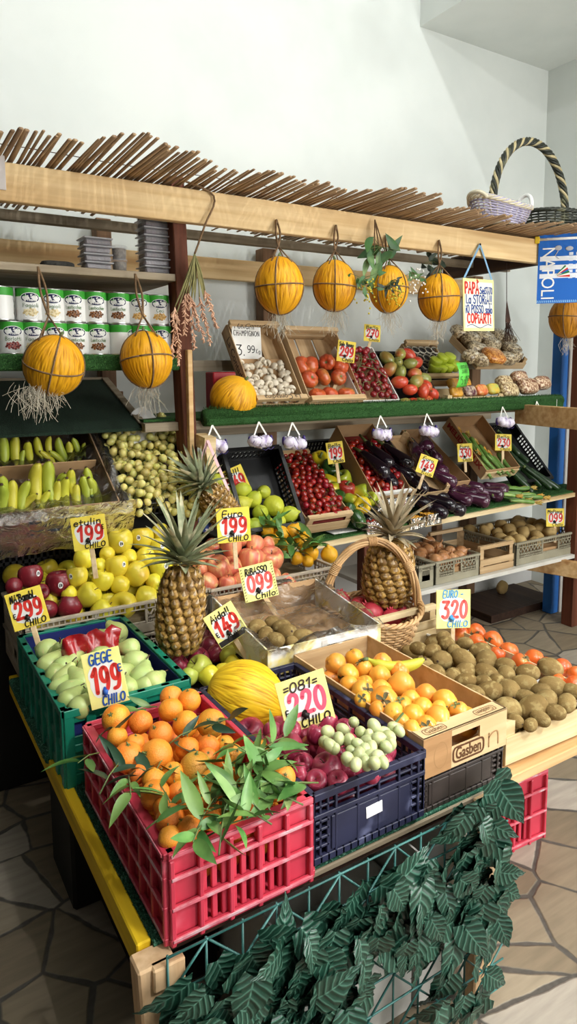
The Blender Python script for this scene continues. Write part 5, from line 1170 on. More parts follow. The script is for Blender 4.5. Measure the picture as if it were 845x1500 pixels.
def arot(s):
    if len(s) > 3: return Euler((R(-.35, .25), R(-.2, .2), R(-.9, .5))).to_matrix().to_4x4()
    return rotrand(1.4)
heap(spec, (.7, 2.33, .855), (.0, -.86, .62), [YA, YAs], .085, 'golden yellow apple', 'in grey lattice crate', 'apple', 'yellow apples in the grey crate', rot=arot, gap=.9)
spec = [(45, 848, 18, 1), (81, 860, 20, 1), (68, 889, 14), (100, 886, 20), (22, 862, 13), (48, 880, 14), (60, 868, 13), (30, 880, 13)]
heap(spec, (.48, 2.32, .80), (.0, -.75, .66), [RA, RAs], .085, 'very dark red apple', 'by 2.99 sign', 'apple', 'very dark red apples in the grey crate', rot=arot, gap=.9)
lo = scatter(TM((.385, 2.235, .735)), .62, .35, lambda x, y: .02 + .32 * y, .036, 34, 3000, seed=14)
for q in lo: put(YA, Matrix.Translation(q + V((0, .05, 0))) @ rotrand(1.5), 'yellow apple deeper in the heap in the grey lattice crate', 'lower yellow apples', 'apple')
PK = apple('pink_apple', S_PAPP, .085); PKn = apple('pink_apple', S_PAPP, .085, False)
spec = [(320, 834, 17), (338, 812, 18), (340, 826, 18), (363, 820, 19), (373, 806, 14), (392, 822, 19), (310, 842, 15), (353, 797, 12), (375, 845, 14), (330, 848, 14), (352, 842, 15), (413, 848, 13), (312, 825, 13), (385, 804, 11), (402, 838, 12), (318, 806, 12), (300, 830, 12)]
pk = heap(spec, (1.15, 2.3, .83), (.0, -.72, .7), [PK, PKn], .085, 'pink blushed apple', 'in grey lattice crate', 'apple', 'pink apples in the grey crate', gap=.88)
LY = lemon('leafy_citrus', S_LEMY, .07, 1.05)
spec = [(393, 779, 11), (412, 781, 12), (430, 781, 12), (443, 793, 13), (455, 808, 11), (482, 812, 13), (400, 790, 10), (420, 800, 10), (435, 818, 10), (450, 822, 9)]
lc = heap(spec, (1.42, 2.38, .84), (.0, -.6, .8), [LY], .07, 'orange yellow citrus fruit', 'amid leaves in grey crate', 'citrus', 'leafy citrus in the grey crate')
cs = []
for i, (x, y) in enumerate(((400, 772), (415, 790), (430, 800), (445, 805), (460, 800), (425, 815), (448, 785), (470, 798), (410, 806), (390, 768))):
    P = wplane(x, y, (1.42, 2.34, .845), V((0, -.6, .8))); t = thing('leaf_sprig', 'x', 'leaf sprig', M=Matrix.Translation(P), group='leaf sprigs on the citrus crate')
    m = MB(); a0 = R(0, 6.28); dv = V((math.cos(a0), math.sin(a0) * .6, .4)) * .035; m.tube([-dv, V((0, 0, .004)), dv], [.0018, .0015, .001], 5); m.build('twig', STEMG, t)
    for k in range(5):
        a = a0 - PI / 2 + (1 if k % 2 else -1) * R(.4, 1.3); leaf_child(t, LEAF, Matrix.Translation(dv * (-.8 + .4 * k)) @ Matrix.Rotation(a, 4, 'Z') @ Matrix.Rotation(R(.1, .9), 4, 'X') @ Matrix.Rotation(R(-.7, .7), 4, 'Y') @ Matrix.Scale(1.15, 4))
    cs.append(t)
bpy.context.view_layer.update(); rowlabels(cs, 'dark green leaf sprig', 'over citrus in grey crate', 4)
# ---- wicker basket with pomegranates and a pineapple
BC = wz(550, 905, .66); BC = V((1.56, 1.93, .565))
bk = thing('wicker_basket', 'round wicker basket with arched handle holding pomegranates and a pineapple', 'basket', M=Matrix.Translation(BC))
WICK = pmat('willow_wicker', 'CDA878', 'B68E5E', scale=14, rough=.55, c3='DDBE92', s3=9, rand=.03); WICKD = pmat('brown_willow_wicker', 'A8835A', '8E6A44', scale=14, rough=.6)
def bowl(parent, Rr, Rb, Hh, nst, rows, mat, mat2, th=.0045, oval=1.0, wavy=.0035, dip=.0):
    def rad(t): return Rb + (Rr - Rb) * t ** .75
    m = MB()
    for i in range(rows):
        t = (i + .5) / rows; r = rad(t); n = nst * 4; pts = []
        for j in range(n + 1):
            a = 2 * PI * j / n; rr = r + wavy * math.cos(a * nst / 1 + i * PI) ; pts.append((rr * math.cos(a), rr * math.sin(a) * oval, Hh * t + dip * math.cos(a) ** 2 * t))
        m.tube(pts, th, 5, cap=False)
    m.build('woven_side', mat, parent); m = MB()
    for k in range(nst):
        a = 2 * PI * (k + .25) / nst; m.tube([(rad(t) * math.cos(a), rad(t) * math.sin(a) * oval, Hh * t + dip * math.cos(a) ** 2 * t) for t in (0, .3, .6, 1)], th * .85, 5)
    m.build('stake', mat2, parent); m = MB()
    for q in range(3):
        pts = []
        for j in range(97):
            a = 2 * PI * j / 96; f = 14 * a + q * 2.1; rr = Rr + .007 * math.cos(f); pts.append((rr * math.cos(a), rr * math.sin(a) * oval, Hh + .006 * math.sin(f) + dip * math.cos(a) ** 2))
        m.tube(pts, th * 1.25, 6, cap=False)
    m.build('rim', mat, parent); m = MB(); m.lathe([(0, .004), (Rb, .004), (Rb + .003, -.001), (0, -.001)], 28, fn=lambda p: V((p.x, p.y * oval, p.z))); m.build('base', mat2, parent)
bowl(bk, .185, .13, .135, 28, 12, WICK, WICKD, dip=.03)
def arch(parent, Rr, z0, Ht, ang, nstr, sp, th, mats, twist=5.5, names='handle', bind=True):
    m = MB(); N = 60
    for q in range(nstr):
        pts = []
        for j in range(N + 1):
            t = j / N; a = PI * t; x = Rr * math.cos(a); z = z0 + Ht * math.sin(a) ** .9 if 0 < t < 1 else z0
            tx, tz = -math.sin(a) * Rr, math.cos(a) * Ht; L = math.hypot(tx, tz); nx, nz = tz / L, -tx / L
            f = twist * 2 * PI * t + q * 2 * PI / nstr; o1, o2 = sp * math.cos(f), sp * math.sin(f)
            pts.append((x + nx * o1, o2, z + nz * o1))
        m.tube(pts, th, 5, mi=q % len(mats))
    m.build(names, mats, parent).matrix_local = Matrix.Rotation(ang, 4, 'Z')
    if bind:
        for t in (.22, .5, .78):
            m = MB()
            for k in range(7):
                tt = t + (k - 3) * .008; a = PI * tt; x = Rr * math.cos(a); z = z0 + Ht * math.sin(a) ** .9
                tx, tz = -math.sin(a) * Rr, math.cos(a) * Ht; L = math.hypot(tx, tz); nx, nz = tz / L, -tx / L
                m.tube([(x + nx * (sp + th) * math.cos(f), (sp + th) * math.sin(f), z + nz * (sp + th) * math.cos(f)) for f in [2 * PI * i / 12 for i in range(13)]], .0028, 4, cap=False)
            m.build('handle_binding', mats[0], parent).matrix_local = Matrix.Rotation(ang, 4, 'Z')
arch(bk, .182, .1, .30, -.42, 8, .011, .0052, [WICK, WICK, WICKD], 1.2)
PO = pomegranate(.09)
tag(MB().lathe([(0, .035), (.13, .035), (.14, .02), (0, .0)], 24).build('paper_padding', CARD, None, loc=BC + V((0, 0, .006))), 'brown paper padding in the bottom of the wicker basket', 'padding')
spec = [(500, 880, 14), (524, 889, 14), (548, 899, 18), (571, 906, 15), (565, 894, 12), (512, 892, 13), (536, 880, 12), (585, 897, 12)]
heap(spec, (1.52, 1.9, .655), (0, -.1, 1), [PO], .09, 'red pomegranate', 'in wicker basket', 'pomegranate', 'pomegranates in the wicker basket', gap=.92)
PB = pineapple('pineapple', .285, .205, 44, .2, seed=8, cmat=S_CROWND); P = wy(569, 838, 1.98)
put(PB, Matrix.Translation(P) @ Euler((.08, -.06, 1.1)).to_matrix().to_4x4(), 'pineapple with dry pale crown standing in the wicker basket', 'pineapples', 'pineapple')
# ================================================================ tilted crates on the rack
def tiltM(FL, FR, back, Yf, dX=0.0):
    """front left corner px, front right px, back top-left px of a tilted crate whose front edge lies at depth Yf"""
    a = wy(*FL, Yf); b = wy(*FR, Yf); c = wx(*back, a.x); d = c - a
    return Matrix.Translation(a) @ Matrix.Rotation(math.atan2(d.z, d.y), 4, 'X'), b.x - a.x, math.hypot(d.y, d.z)
def fill(T, W, D, zf, r, n, pr, label, cat, group, seed=0, rot=1.5, gap=.9, sc=(.9, 1.1), region=None, base=None, per=None, rotf=None):
    out = []
    for q in scatter(T, W, D, zf, r, n, 6000, seed=seed, gap=gap, shape=region):
        p = pr[random.randrange(len(pr))] if isinstance(pr, list) else pr
        out.append(put(p, Matrix.Translation(q) @ (rotf() if rotf else rotrand(rot)), label, group, cat, R(*sc)))
    if base: bpy.context.view_layer.update(); rowlabels(out, base[0], base[1], per)
    return out
# ---- mushrooms
T, W, D = tiltM((365, 605), (438, 604), (324, 488), 2.60)
cr = wood_crate('printed wooden crate of white mushrooms tilted on the upper shelf', W, D, .10, T, name='mushroom_crate', rows=1, endH=.06, sideH=.07, post=.026)
printed('La Contadina', .034, Matrix.Translation((W / 2, .014, .1008)) @ Matrix.Rotation(PI, 4, 'Z'), BLACK, cr, w=W * .7)
printed('La Contadina', .034, Matrix.Translation((W / 2, D - .0265, .09)) @ RX, BLACK, cr, w=W * .7)
printed('La Contadina', .05, Matrix.Translation((-.0008, D * .55, .036)) @ Matrix.Rotation(-PI / 2, 4, 'Z') @ RX, BLACK, cr, w=D * .62)
MU = mushroom(.040)
tag(MB().box((.012, .02, .008), (W - .012, D * .62, .03), 0, T, .004).build('paper_padding', CARD), 'brown paper padding under the mushrooms', 'padding')
fill(T, W, D * .62, lambda x, y: .062 - .03 * (y / (D * .62)), .019, 52, MU, 'x', 'mushroom', 'white mushrooms in the printed crate', 2, 1.2, .86, base=('white mushroom', 'in printed crate'), per=7)
m = MB(); m.box((-.075, -.11, 0), (.075, .11, .0015)); pc = m.build('mushroom_sign', PAPER); pc.matrix_world = T @ Matrix.Translation((.085, D * .78, .04)) @ Matrix.Rotation(.5, 4, 'X') @ Matrix.Rotation(-.03, 4, 'Z')
tag(pc, 'white hand written card reading FUNGHI CHAMPIGNON 3.99 in the mushroom crate', 'price sign', 'hand painted price signs')
m = MB(); paint(m, 'FUNGHI', -.01, .085, .026, .105, .12, .002); paint(m, 'CHAMPIGNON', 0, .052, .024, .135, .12, .002); paint(m, '3.', -.035, -.025, .05, .045, .1, .002); paint(m, '99', .02, -.02, .034, .04, .12, .002); paint(m, 'Kg', .056, -.028, .02, .024, .12, .002); m.build('handwriting', INK_K, pc)
# ---- ribbed tomatoes
T, W, D = tiltM((443, 604.5), (521, 602.5), (403, 496), 2.60)
wood_crate('brown wooden crate of ribbed tomatoes tilted on the upper shelf', W, D, .105, T, name='tomato_crate', rows=2, endH=.075, sideH=.085)
RT = tomato_ribbed(.092)
sp = [(.07, .05), (.15, .06), (.23, .05), (.06, .13), (.14, .14), (.23, .14), (.10, .20), (.19, .215), (.26, .2), (.05, .2)]
rt = [put(RT, T @ Matrix.Translation((x * W / .3, y * 1.1, .055 + R(-.006, .008))) @ rotrand(1.0), 'x', 'ribbed tomatoes', 'tomato', R(.85, 1.05)) for x, y in sp]
bpy.context.view_layer.update(); rowlabels(rt, 'ribbed orange red tomato', 'in brown crate', 3)
# ---- dark vine tomatoes in a white carton
T, W, D = tiltM((518, 601.5), (574, 597), (480, 522), 2.60)
card_box('white carton of dark vine tomatoes tilted on the upper shelf', W, D, .075, T, CARD_W, name='tomato_carton', group=None)
VT = tomato_small('vine_tomato', S_TOMD, .036)
tag(MB().box((.01, .01, .006), (W - .01, D - .01, .035), 0, T, .004).build('paper_padding', CARD), 'padding under the dark vine tomatoes', 'padding')
fill(T, W, D, lambda x, y: .066 + .02 * math.sin(PI * x / W), .018, 62, VT, 'dark red vine tomato in the white carton', 'tomato', 'dark vine tomatoes in the white carton', 3, gap=.9)
m = MB()
for i in range(7):
    a = T @ V((R(.03, W - .03), R(.02, D - .02), .1)); b = T @ V((R(.03, W - .03), R(.02, D - .02), .095)); m.tube(spl([a, (a + b) / 2 + V((R(-.03, .03), 0, .01)), b], 4), .002, 4)
tag(m.build('vine_stalks', STEMG), 'green vine stalks over the dark tomatoes in the white carton', 'stalks')
# ---- half ripe tomatoes on a dark tray
T, W, D = tiltM((577, 600), (636, 598.5), (540, 527), 2.60)
t = crate('plastic_crate', 'dark tray of half ripe tomatoes tilted on the upper shelf', 'tray', W, D, .06, w_black, BLK_P, T)
TA, TB_ = tomato_long(S_TOMG, .062, 1.35), tomato_long(S_TOMGG, .062, 1.35)
fill(T, W, D, lambda x, y: .055 + .03 * math.sin(PI * x / W), .034, 26, [TA, TA, TB_], 'x', 'tomato', 'half ripe tomatoes in the dark tray', 4, 1.5, .82, base=('half ripe plum tomato', 'in dark tray'), per=4)
for k, (x, y) in enumerate(((590, 593), (603, 592), (615, 590), (625, 588))): put([TB_, TA, TB_, TA][k], Matrix.Translation(wy(x, y, 2.57)) @ Matrix.Rotation(1.2, 4, 'Y') @ rotrand(.4), f'plum tomato on the shelf edge before the dark tray, {ORD[k]} from left', 'plum tomatoes on the shelf edge', 'tomato', 1.0)
# ---- wooden crate with cups, front crate with dried fruit
T, W, D = tiltM((614.5, 567), (662, 561), (582, 512), 2.80)
wood_crate('pale wooden crate of green cups tilted behind the tomatoes', W, D, .085, T, W_CRATE, W_CRATE_Y, rows=1, endH=.05, sideH=.05, bar=True)
m = MB(); DK = flat('2C2A28', .6)
tag(MB().box((.012, .012, .007), (W - .012, D - .012, .04), 0, T, .003).build('cup_tray', DK), 'dark cup tray inside the pale wooden crate', 'tray')
m = MB()
for i in range(5):
    for j in range(4): m.lathe([(.0235, .012), (.026, .012), (.026, .0), (.0235, .0), (.0235, .012)], 12, 0, T @ Matrix.Translation(((i + .5) * W / 5, .03 + j * (D - .04) / 4 + .02, .042)))
tag(m.build('cup_rims', flat('BEB8A8', .5)), 'grid of pale cup rims set in the dark tray', 'cup rims', kind='stuff')
CUPG = pmat('lime_cup', 'A8B832', '98A828', scale=9, rough=.4)
m = MB(); m.lathe([(0, .04), (.028, .04), (.031, .036), (.027, 0), (0, 0)], 16); cp = reg(m.build('lime_cup', CUPG))
cs = []
for (x, y) in ((635, 536), (645, 531), (655, 530), (634, 545), (643, 545), (653, 543), (663, 541)): cs.append(put(cp, Matrix.Translation(wy(x, y, 2.8)) @ Matrix.Rotation(.6, 4, 'X'), 'x', 'lime green cups', 'cup', 1.15))
bpy.context.view_layer.update(); rowlabels(cs, 'lime green plastic cup', 'on the pale wooden crate', 4)
a = wy(654.5, 597, 2.58); b = wy(737, 586.5, 2.58)
wood_crate('pale new shallow crate of packed dried fruit at the upper shelf front', b.x - a.x, .30, .062, Matrix.Translation(a) @ Matrix.Rotation(.12, 4, 'X'), W_FRESH, W_FRESH_Y, rows=1, endH=.052, sideH=.03, bar=False, post=.026)
PACKS = [pmat('amber_fruit_pack', 'D8A23C', 'B8782C', scale=40, rough=.25, coat=.4), pmat('dark_berry_pack', '5A2C3C', 'C8B49A', scale=45, rough=.25, coat=.4), pmat('orange_fruit_pack', 'D8683C', 'E0A860', scale=42, rough=.25, coat=.4), pmat('yellow_fruit_pack', 'D8B440', 'B8C060', scale=42, rough=.25, coat=.4)]
def bag(w, h, t, seed=0, lump=.3):
    m = MB(); m.ball((0, 0, 0), (w / 2, t / 2, h / 2), 20, 12, fn=lambda p: V((math.copysign(abs(p.x) ** .55, p.x), math.copysign(abs(p.y) ** .8, p.y), math.copysign(abs(p.z) ** .6, p.z))) * (1 + lump * .2 * noise.noise(V(p) * 2.5 + V((seed, 0, 0))))); return m
cols = ['amber', 'dark berry', 'orange', 'yellow']
for k, x in enumerate((668, 688, 705, 722)):
    o = bag(.085, .065, .04, k).build('dried_fruit_pack', PACKS[k]); o.matrix_world = Matrix.Translation(wy(x, 574.5 - k * 1.6, 2.63)) @ Matrix.Rotation(-.5, 4, 'X'); tag(o, f'{cols[k]} coloured pack of dried fruit in the shallow new crate', 'fruit pack', 'packs of dried fruit')
for k, (x, y) in enumerate(((664, 562), (680, 560))):
    o = bag(.085, .06, .04, k + 9).build('dried_fruit_pack', PACKS[0]); o.matrix_world = Matrix.Translation(wy(x, y, 2.70)) @ Matrix.Rotation(-.5, 4, 'X'); tag(o, f'amber pack behind the front packs, {["left", "right"][k]} of the two', 'fruit pack', 'packs of dried fruit')
# green note
GN = flat('6EE05A', .5); m = MB(); vs = []
for i in range(9):
    v = i / 8
    for u in (-.5, .5): vs.append((u * .115, -.02 * math.sin(v * 3), .13 * (v - .5)))
m.add(vs, [(i * 2, i * 2 + 1, i * 2 + 3, i * 2 + 2) for i in range(8)], 0, True)
o = m.build('green_note', GN); P = wy(675, 549, 2.60); o.matrix_world = Matrix.Translation(P) @ Matrix.Rotation(-.05, 4, 'Y') @ Matrix.Rotation(.3, 4, 'Z'); o.modifiers.new('thick', 'SOLIDIFY').thickness = .001
tag(o, 'bright green hand written note offering five pieces beside the lime cups', 'note')
m = MB(); TT = Matrix.Translation((0, -.024, 0)) @ RX
for txt, y, h, w in (('FRUTTI FRESCHI', .042, .017, .095), ('DA BERE', .018, .018, .06)): paint(m, txt, 0, y, h, w, .12, 0, 0, 0, 0, TT)
paint(m, '5 x1€', 0, -.028, .042, .09, .08, 0, 0, 0, 0, TT); m.build('handwriting', INK_K, o)
# ---- nuts in bags, tilted crate
T, W, D = tiltM((697, 541), (766, 528), (657, 500), 2.80)
wood_crate('brown wooden crate of nut bags tilted high at the right of the upper shelf', W, D, .07, T, W_CRATE, W_CRATE_Y, rows=1, endH=.045, sideH=.045, bar=False)
NUT = pmat('walnut_bag', 'D0BE9A', '6E5A40', scale=85, rough=.4, coat=.5, bump=1, bscale=70, c3='E4DCC8', s3=25, lo3=.58, hi3=.7, lo=.42, hi=.58); NUTO = pmat('peanut_bag', 'A85E20', 'E0A050', lo=.42, hi=.58, scale=95, rough=.35, coat=.35, bump=1, bscale=70); NUTM = pmat('mixed_nut_bag', '8A5A3C', 'E0C8A8', lo=.42, hi=.58, scale=85, rough=.35, coat=.4, bump=1, bscale=60, c3='6A3A28', s3=40, lo3=.55, hi3=.65); NUTP = pmat('pistachio_bag', 'E0CCA0', '8A6A42', lo=.42, hi=.58, scale=85, rough=.35, coat=.4, bump=1, bscale=60)
bags = [(675, 487, .13), (690, 497, .13), (710, 495, .14), (730, 492, .13), (700, 512, .13), (720, 505, .13), (745, 500, .12), (690, 522, .11), (705, 527, .10), (750, 512, .12), (742, 525, .11), (755, 522, .1)]
bo = []
for k, (x, y, s) in enumerate(bags):
    P = T.inverted() @ wplane(x, y, T @ V((0, 0, .06)), (T.to_3x3() @ V((0, 0, 1)))); o = bag(s, s * .75, .07, k, .6).build('nut_bag', NUT); o.matrix_world = T @ Matrix.Translation(P) @ Matrix.Rotation(PI / 2, 4, 'X') @ Matrix.Rotation(R(-.6, .6), 4, 'Y'); o['category'] = 'nut bag'; o['group'] = 'bags of pale nuts'; bo.append(o)
bpy.context.view_layer.update(); rowlabels(bo, 'clear bag of pale nuts', 'in high nut crate', 4)
P = T.inverted() @ wplane(723, 521, T @ V((0, 0, .09)), (T.to_3x3() @ V((0, 0, 1))))
o = bag(.14, .125, .06, 3).build('nut_bag', NUTO); o.matrix_world = T @ Matrix.Translation(P) @ Matrix.Rotation(PI / 2, 4, 'X') @ Matrix.Rotation(-.25, 4, 'Y'); tag(o, 'bag of orange brown peanuts among the pale nut bags', 'nut bag')
for k, (x, y, mt, lb, s) in enumerate(((745, 572, NUTP, 'bag of pale shelled pistachios on the upper shelf edge', .12), (738, 560, NUTP, 'small pale nut bag behind the pistachio bag', .1), (773, 566, NUTM, 'tray of mixed brown nuts at the right end of the upper shelf', .13), (793, 561, NUTM, 'rightmost pack of mixed nuts on the upper shelf', .11), (760, 553, NUTM, 'reddish nut pack leaning behind the mixed nuts', .1))):
    o = bag(s * 1.1, s * .75, .07, k + 20).build('nut_bag', mt); o.matrix_world = Matrix.Translation(wy(x, y, 2.62 + .05 * (k in (1, 4)))) @ Matrix.Rotation(-.5, 4, 'X'); tag(o, lb, 'nut bag')
# ---- upper shelf, left end: melon and red tin box
mA = melon(S_MEL, .205, .95, 'canary_melon'); P = wy(342, 584, 2.60)
put(mA, Matrix.Translation(P) @ aim(V((.4, -.5, .9))), 'yellow melon resting on the upper shelf beside the mushroom crate', 'yellow melons', 'melon')
m = MB(); m.box((-.055, -.04, 0), (.055, .04, .165), 0, None, .004); o = m.build('red_carton', flat('8E1620', .45)); o.location = wy(324, 600, 2.70) + V((0, 0, .0)); tag(o, 'dark red carton standing behind the melon on the upper shelf', 'carton')
m = MB(); paint(m, 'Caffe', 0, .1, .05, .075, .1, 0, 0, .2, 0, Matrix.Translation((0, -.0415, 0)) @ RX); paint(m, 'e', 0, .05, .03, .03, .1, 0, 0, 0, 0, Matrix.Translation((0, -.0415, 0)) @ RX); m.build('white_lettering', WHITE, o)
# ================================================================ middle shelf
def hlp(y): return y
T, W, D = tiltM((345, 792), (429, 768), (313, 675), 2.56)
crate('plastic_crate', 'large black slotted crate of green lemons tilted behind the leafy citrus', 'crate', W, D, .11, w_black, BLK_P, T)
LE = lemon('green_lemon', S_LEM, .07, 1.25)
spec = [(350, 741, 14), (362, 728, 12), (373, 735, 13), (388, 733, 11), (397, 745, 17), (377, 749, 13), (358, 756, 14), (372, 760, 13), (392, 759, 12), (404, 757, 11), (418, 752, 14), (340, 735, 12), (330, 745, 12)]
ns = (T.to_3x3() @ V((0, 0, 1))); heap(spec, T @ V((W / 2, D / 2, .07)), ns, [LE], .075, 'green yellow lemon', 'in black crate', 'lemon', 'lemons in the black crate', rot=lambda s: rotrand(1.6), gap=.88)
put(LE, Matrix.Translation(T @ (T.inverted() @ wplane(317, 705, T @ V((0, 0, .07)), ns))) @ rotrand(1.5), 'lone green lime high at the back of the black crate', 'lone lime', 'lime')
T, W, D = tiltM((444, 783), (508, 771), (382, 683), 2.60)
wood_crate('pale wooden crate of cherry tomatoes tilted in the middle of the shelf', W, D, .10, T, W_CRATE, W_CRATE_Y, rows=1, endH=.055, sideH=.08)
tag(MB().box((.012, .012, .007), (W - .012, D - .012, .055), 0, T, .004).build('paper_padding', flat('6A2018', .8)), 'red paper padding under the cherry tomatoes in the pale crate', 'padding')
CT = tomato_small('cherry_tomato', S_TOM, .036)
fill(T, W, D, lambda x, y: .082 + .012 * math.sin(PI * y / D), .0175, 118, CT, 'glossy red cherry tomato in the pale wooden crate', 'cherry tomato', 'cherry tomatoes in the pale wooden crate', 8, gap=.86)
m = MB()
for i in range(26):
    p = T @ V((R(.03, W - .03), R(.03, D - .04), R(.098, .108)))
    for k in range(4): a = R(0, 6.3); m.tube([p, p + (T.to_3x3() @ V((math.cos(a) * .014, math.sin(a) * .014, .002)))], .0012, 4)
tag(m.build('tomato_stalks', STEMG), 'thin green stalks scattered over the cherry tomatoes', 'stalks', kind='stuff')
# peppers in a black crate
T, W, D = tiltM((520, 765), (570, 752), (432, 664), 2.66)
crate('plastic_crate', 'black crate of bell peppers between the two tomato boxes', 'crate', W, D, .08, w_black, BLK_P, T)
PP = [pepper(S_PEPY), pepper(S_PEPG), pepper(S_PEPYG), pepper(S_PEPR)]
pl = [(467, 676, 14, 0), (483, 688, 15, 1), (455, 690, 12, 1), (480, 706, 13, 0), (503, 704, 14, 2), (485, 718, 12, 2), (494, 728, 11, 1), (506, 720, 14, 3), (527, 721, 13, 2), (530, 739, 14, 0), (524, 760, 12, 1), (515, 733, 10, 2), (545, 732, 11, 2), (470, 698, 10, 1), (512, 748, 10, 1)]
names = ['yellow bell pepper', 'dark green bell pepper', 'yellow green bell pepper', 'streaked red bell pepper']
its = []
for x, y, r, k in pl:
    P = wplane(x, y, T @ V((W / 2, D / 2, .085)), (T.to_3x3() @ V((0, 0, 1)))); its.append([P, r * depth(P) / FPX, (k, x, y)])
relax(its, 8, gap=.8)
pos = ['at the back under the 1.99 sign', 'upper middle of crate', 'against crate wall', 'in the middle of crate', 'under the tomato box', 'beside the cherry tomato crate', 'low by the cherry tomatoes', 'at the heart of the heap', 'right of the red pepper', 'near the tomato bags', 'lying on the turf', 'wedged low', 'beside the white carton edge', 'tucked behind', 'in shadow low down']
for (P, r, (k, x, y)), lb in zip(its, pos): put(PP[k], Matrix.Translation(P) @ rotrand(1.5), f'{names[k]} {lb}', 'bell peppers', 'pepper', 2 * r / .085)
# second tomato carton
T, W, D = tiltM((538, 741), (592, 728), (480, 648), 2.70)
card_box('brown carton of cherry tomatoes with a white front edge tilted mid shelf', W, D, .09, T, CARD, name='tomato_carton', backH=.13)
tag(MB().box((-.003, -.004, .07), (W + .003, .012, .092), 0, T, .002).build('white_edge_strip', CARD_W), 'white folded strip along the front of the brown tomato carton', 'strip')
tag(MB().box((.012, .012, .007), (W - .012, D - .012, .05), 0, T, .004).build('paper_padding', flat('6A2018', .8)), 'red paper padding in the brown tomato carton', 'padding')
CT2 = tomato_small('cherry_tomato', S_TOM, .037, 1.2)
fill(T, W, D * .85, lambda x, y: .075 + .012 * math.sin(PI * y / D), .0185, 72, CT2, 'red cherry tomato in the brown carton', 'cherry tomato', 'cherry tomatoes in the brown carton', 9, gap=.87)
# aubergines
EG = [eggplant('aubergine', S_EGG, .21, .082), eggplant('aubergine', S_EGG, .24, .075, .1)]; EP = [eggplant('aubergine', S_EGGP, .16, .10, .1), eggplant('aubergine', S_EGGP, .17, .08, .2)]
T, W, D = tiltM((596, 735), (648, 722), (534, 650), 2.68)
wood_crate('wooden crate of black aubergines tilted beside the tomato carton', W + .02, D, .08, T, W_CRATE, W_CRATE_Y, rows=1, endH=.05, sideH=.07, bar=False)
def lay(pr, x, y, ang, p, n, sc=1.0, label='', group='', cat=''):
    """long fruit lying on the plane p, n with its stem pointing along the picture angle ang (0 right, 90 up the slope)"""
    n = V(n).normalized(); P = wplane(x, y, p, n); xx = V((1, 0, 0)); yy = n.cross(xx).normalized()
    d = xx * math.cos(ang) + yy * math.sin(ang)
    return put(pr, Matrix.Translation(P) @ aim(d, R(0, 6.28)), label, group, cat, sc)
n = (T.to_3x3() @ V((0, 0, 1))); p0 = T @ V((W / 2, D / 2, .08)); p1 = T @ V((W / 2, D / 2, .12))
sp = [(555, 665, -1.3, 0), (570, 660, -1.9, 0), (582, 668, -1.2, 0), (563, 690, -1.6, 1), (548, 680, -1.3, 0), (585, 690, -1.0, 0), (578, 705, -2.0, 1), (600, 700, -1.2, 1), (590, 722, 2.2, 0), (612, 715, 2.0, 0), (628, 722, 2.1, 1), (640, 735, 2.2, 0), (655, 740, 2.1, 0), (625, 742, 2.0, 1), (605, 735, 2.2, 0)]
eg = []
for i, (x, y, a, k) in enumerate(sp):
    if y < 705: eg.append(lay(EG[k], x, y, a + PI, p0 if i % 2 else p1, n, 1, 'x', 'black aubergines', 'aubergine'))
    else: eg.append(lay(EG[k], x, y, a, (0, 2.63, zm(2.6) + .055 + .01 * (i % 3)), (0, -.35, 1), 1, 'x', 'black aubergines', 'aubergine'))
bpy.context.view_layer.update(); rowlabels(eg, 'shiny black aubergine', 'beside tomato carton', 4)
T, W, D = tiltM((652, 721), (682, 712), (582, 643), 2.72)
card_box('brown carton of striped aubergines with open top mid shelf', W, D, .07, T, CARD, name='aubergine_carton')
n = (T.to_3x3() @ V((0, 0, 1))); p0 = T @ V((W / 2, D / 2, .08))
sp = [(605, 655, 1.2, 1), (622, 650, 1.0, 0), (615, 670, 1.5, 0), (635, 665, 1.3, 1), (640, 685, 1.4, 0), (648, 700, 2.2, 1)]
ep = [lay(EP[k], x, y, a, p0, n, 1, 'x', 'striped aubergines', 'aubergine') for x, y, a, k in sp]
sp = [(648, 716, 2.3, 1), (666, 712, 2.2, 1), (683, 722, 2.2, 0), (672, 727, 2.0, 1), (697, 731, 2.4, 0), (718, 722, 2.5, 0), (690, 713, 2.2, 1), (725, 716, 2.3, 0)]
ep += [lay(EP[k], x, y, a, (0, 2.62, zm(2.9) + .06), (0, -.4, 1), .95, 'x', 'striped aubergines', 'aubergine') for x, y, a, k in sp]
bpy.context.view_layer.update(); rowlabels(ep, 'purple striped aubergine', 'mid shelf', 4)
# zucchini flowers in a printed carton, bunches in front, dark zucchini
T, W, D = tiltM((697, 709), (746, 704), (642, 634), 2.70)
T = T @ Matrix.Translation((0, 0, .045))
t = card_box('brown carton with red printed side holding flowering zucchini', W, D, .09, T, CARD, name='zucchini_carton', frontH=.07, backH=.09)
printed('MELIDA FELIX', .045, Matrix.Translation((-.0014, D * .52, .05)) @ Matrix.Rotation(-PI / 2, 4, 'Z') @ RX, flat('8E2A24', .7), t, w=D * .86, bold=.002)
MB().box((0, -.006, 0), (W, -.001, .055), 0, None, .001).build('front_board', W_FRESH, t)
ZF = zucchini('zucchini', S_ZUCL, .15, .03, True); ZD = zucchini('zucchini', S_ZUC, .2, .042); ZF2 = zucchini('zucchini', S_ZUCL, .14, .026, True)
n = (T.to_3x3() @ V((0, 0, 1))); p0 = T @ V((W / 2, D / 2, .045))
zs = [lay(ZF, x + 17, y - 6, a + PI, p0, n, 1, 'x', 'flowering zucchini in the carton', 'zucchini') for x, y, a in ((690, 690, 1.7), (700, 688, 1.8), (708, 685, 1.6), (716, 688, 1.7), (722, 684, 1.6), (684, 682, 1.8), (695, 672, 1.7), (670, 655, 1.6), (680, 660, 1.5))]
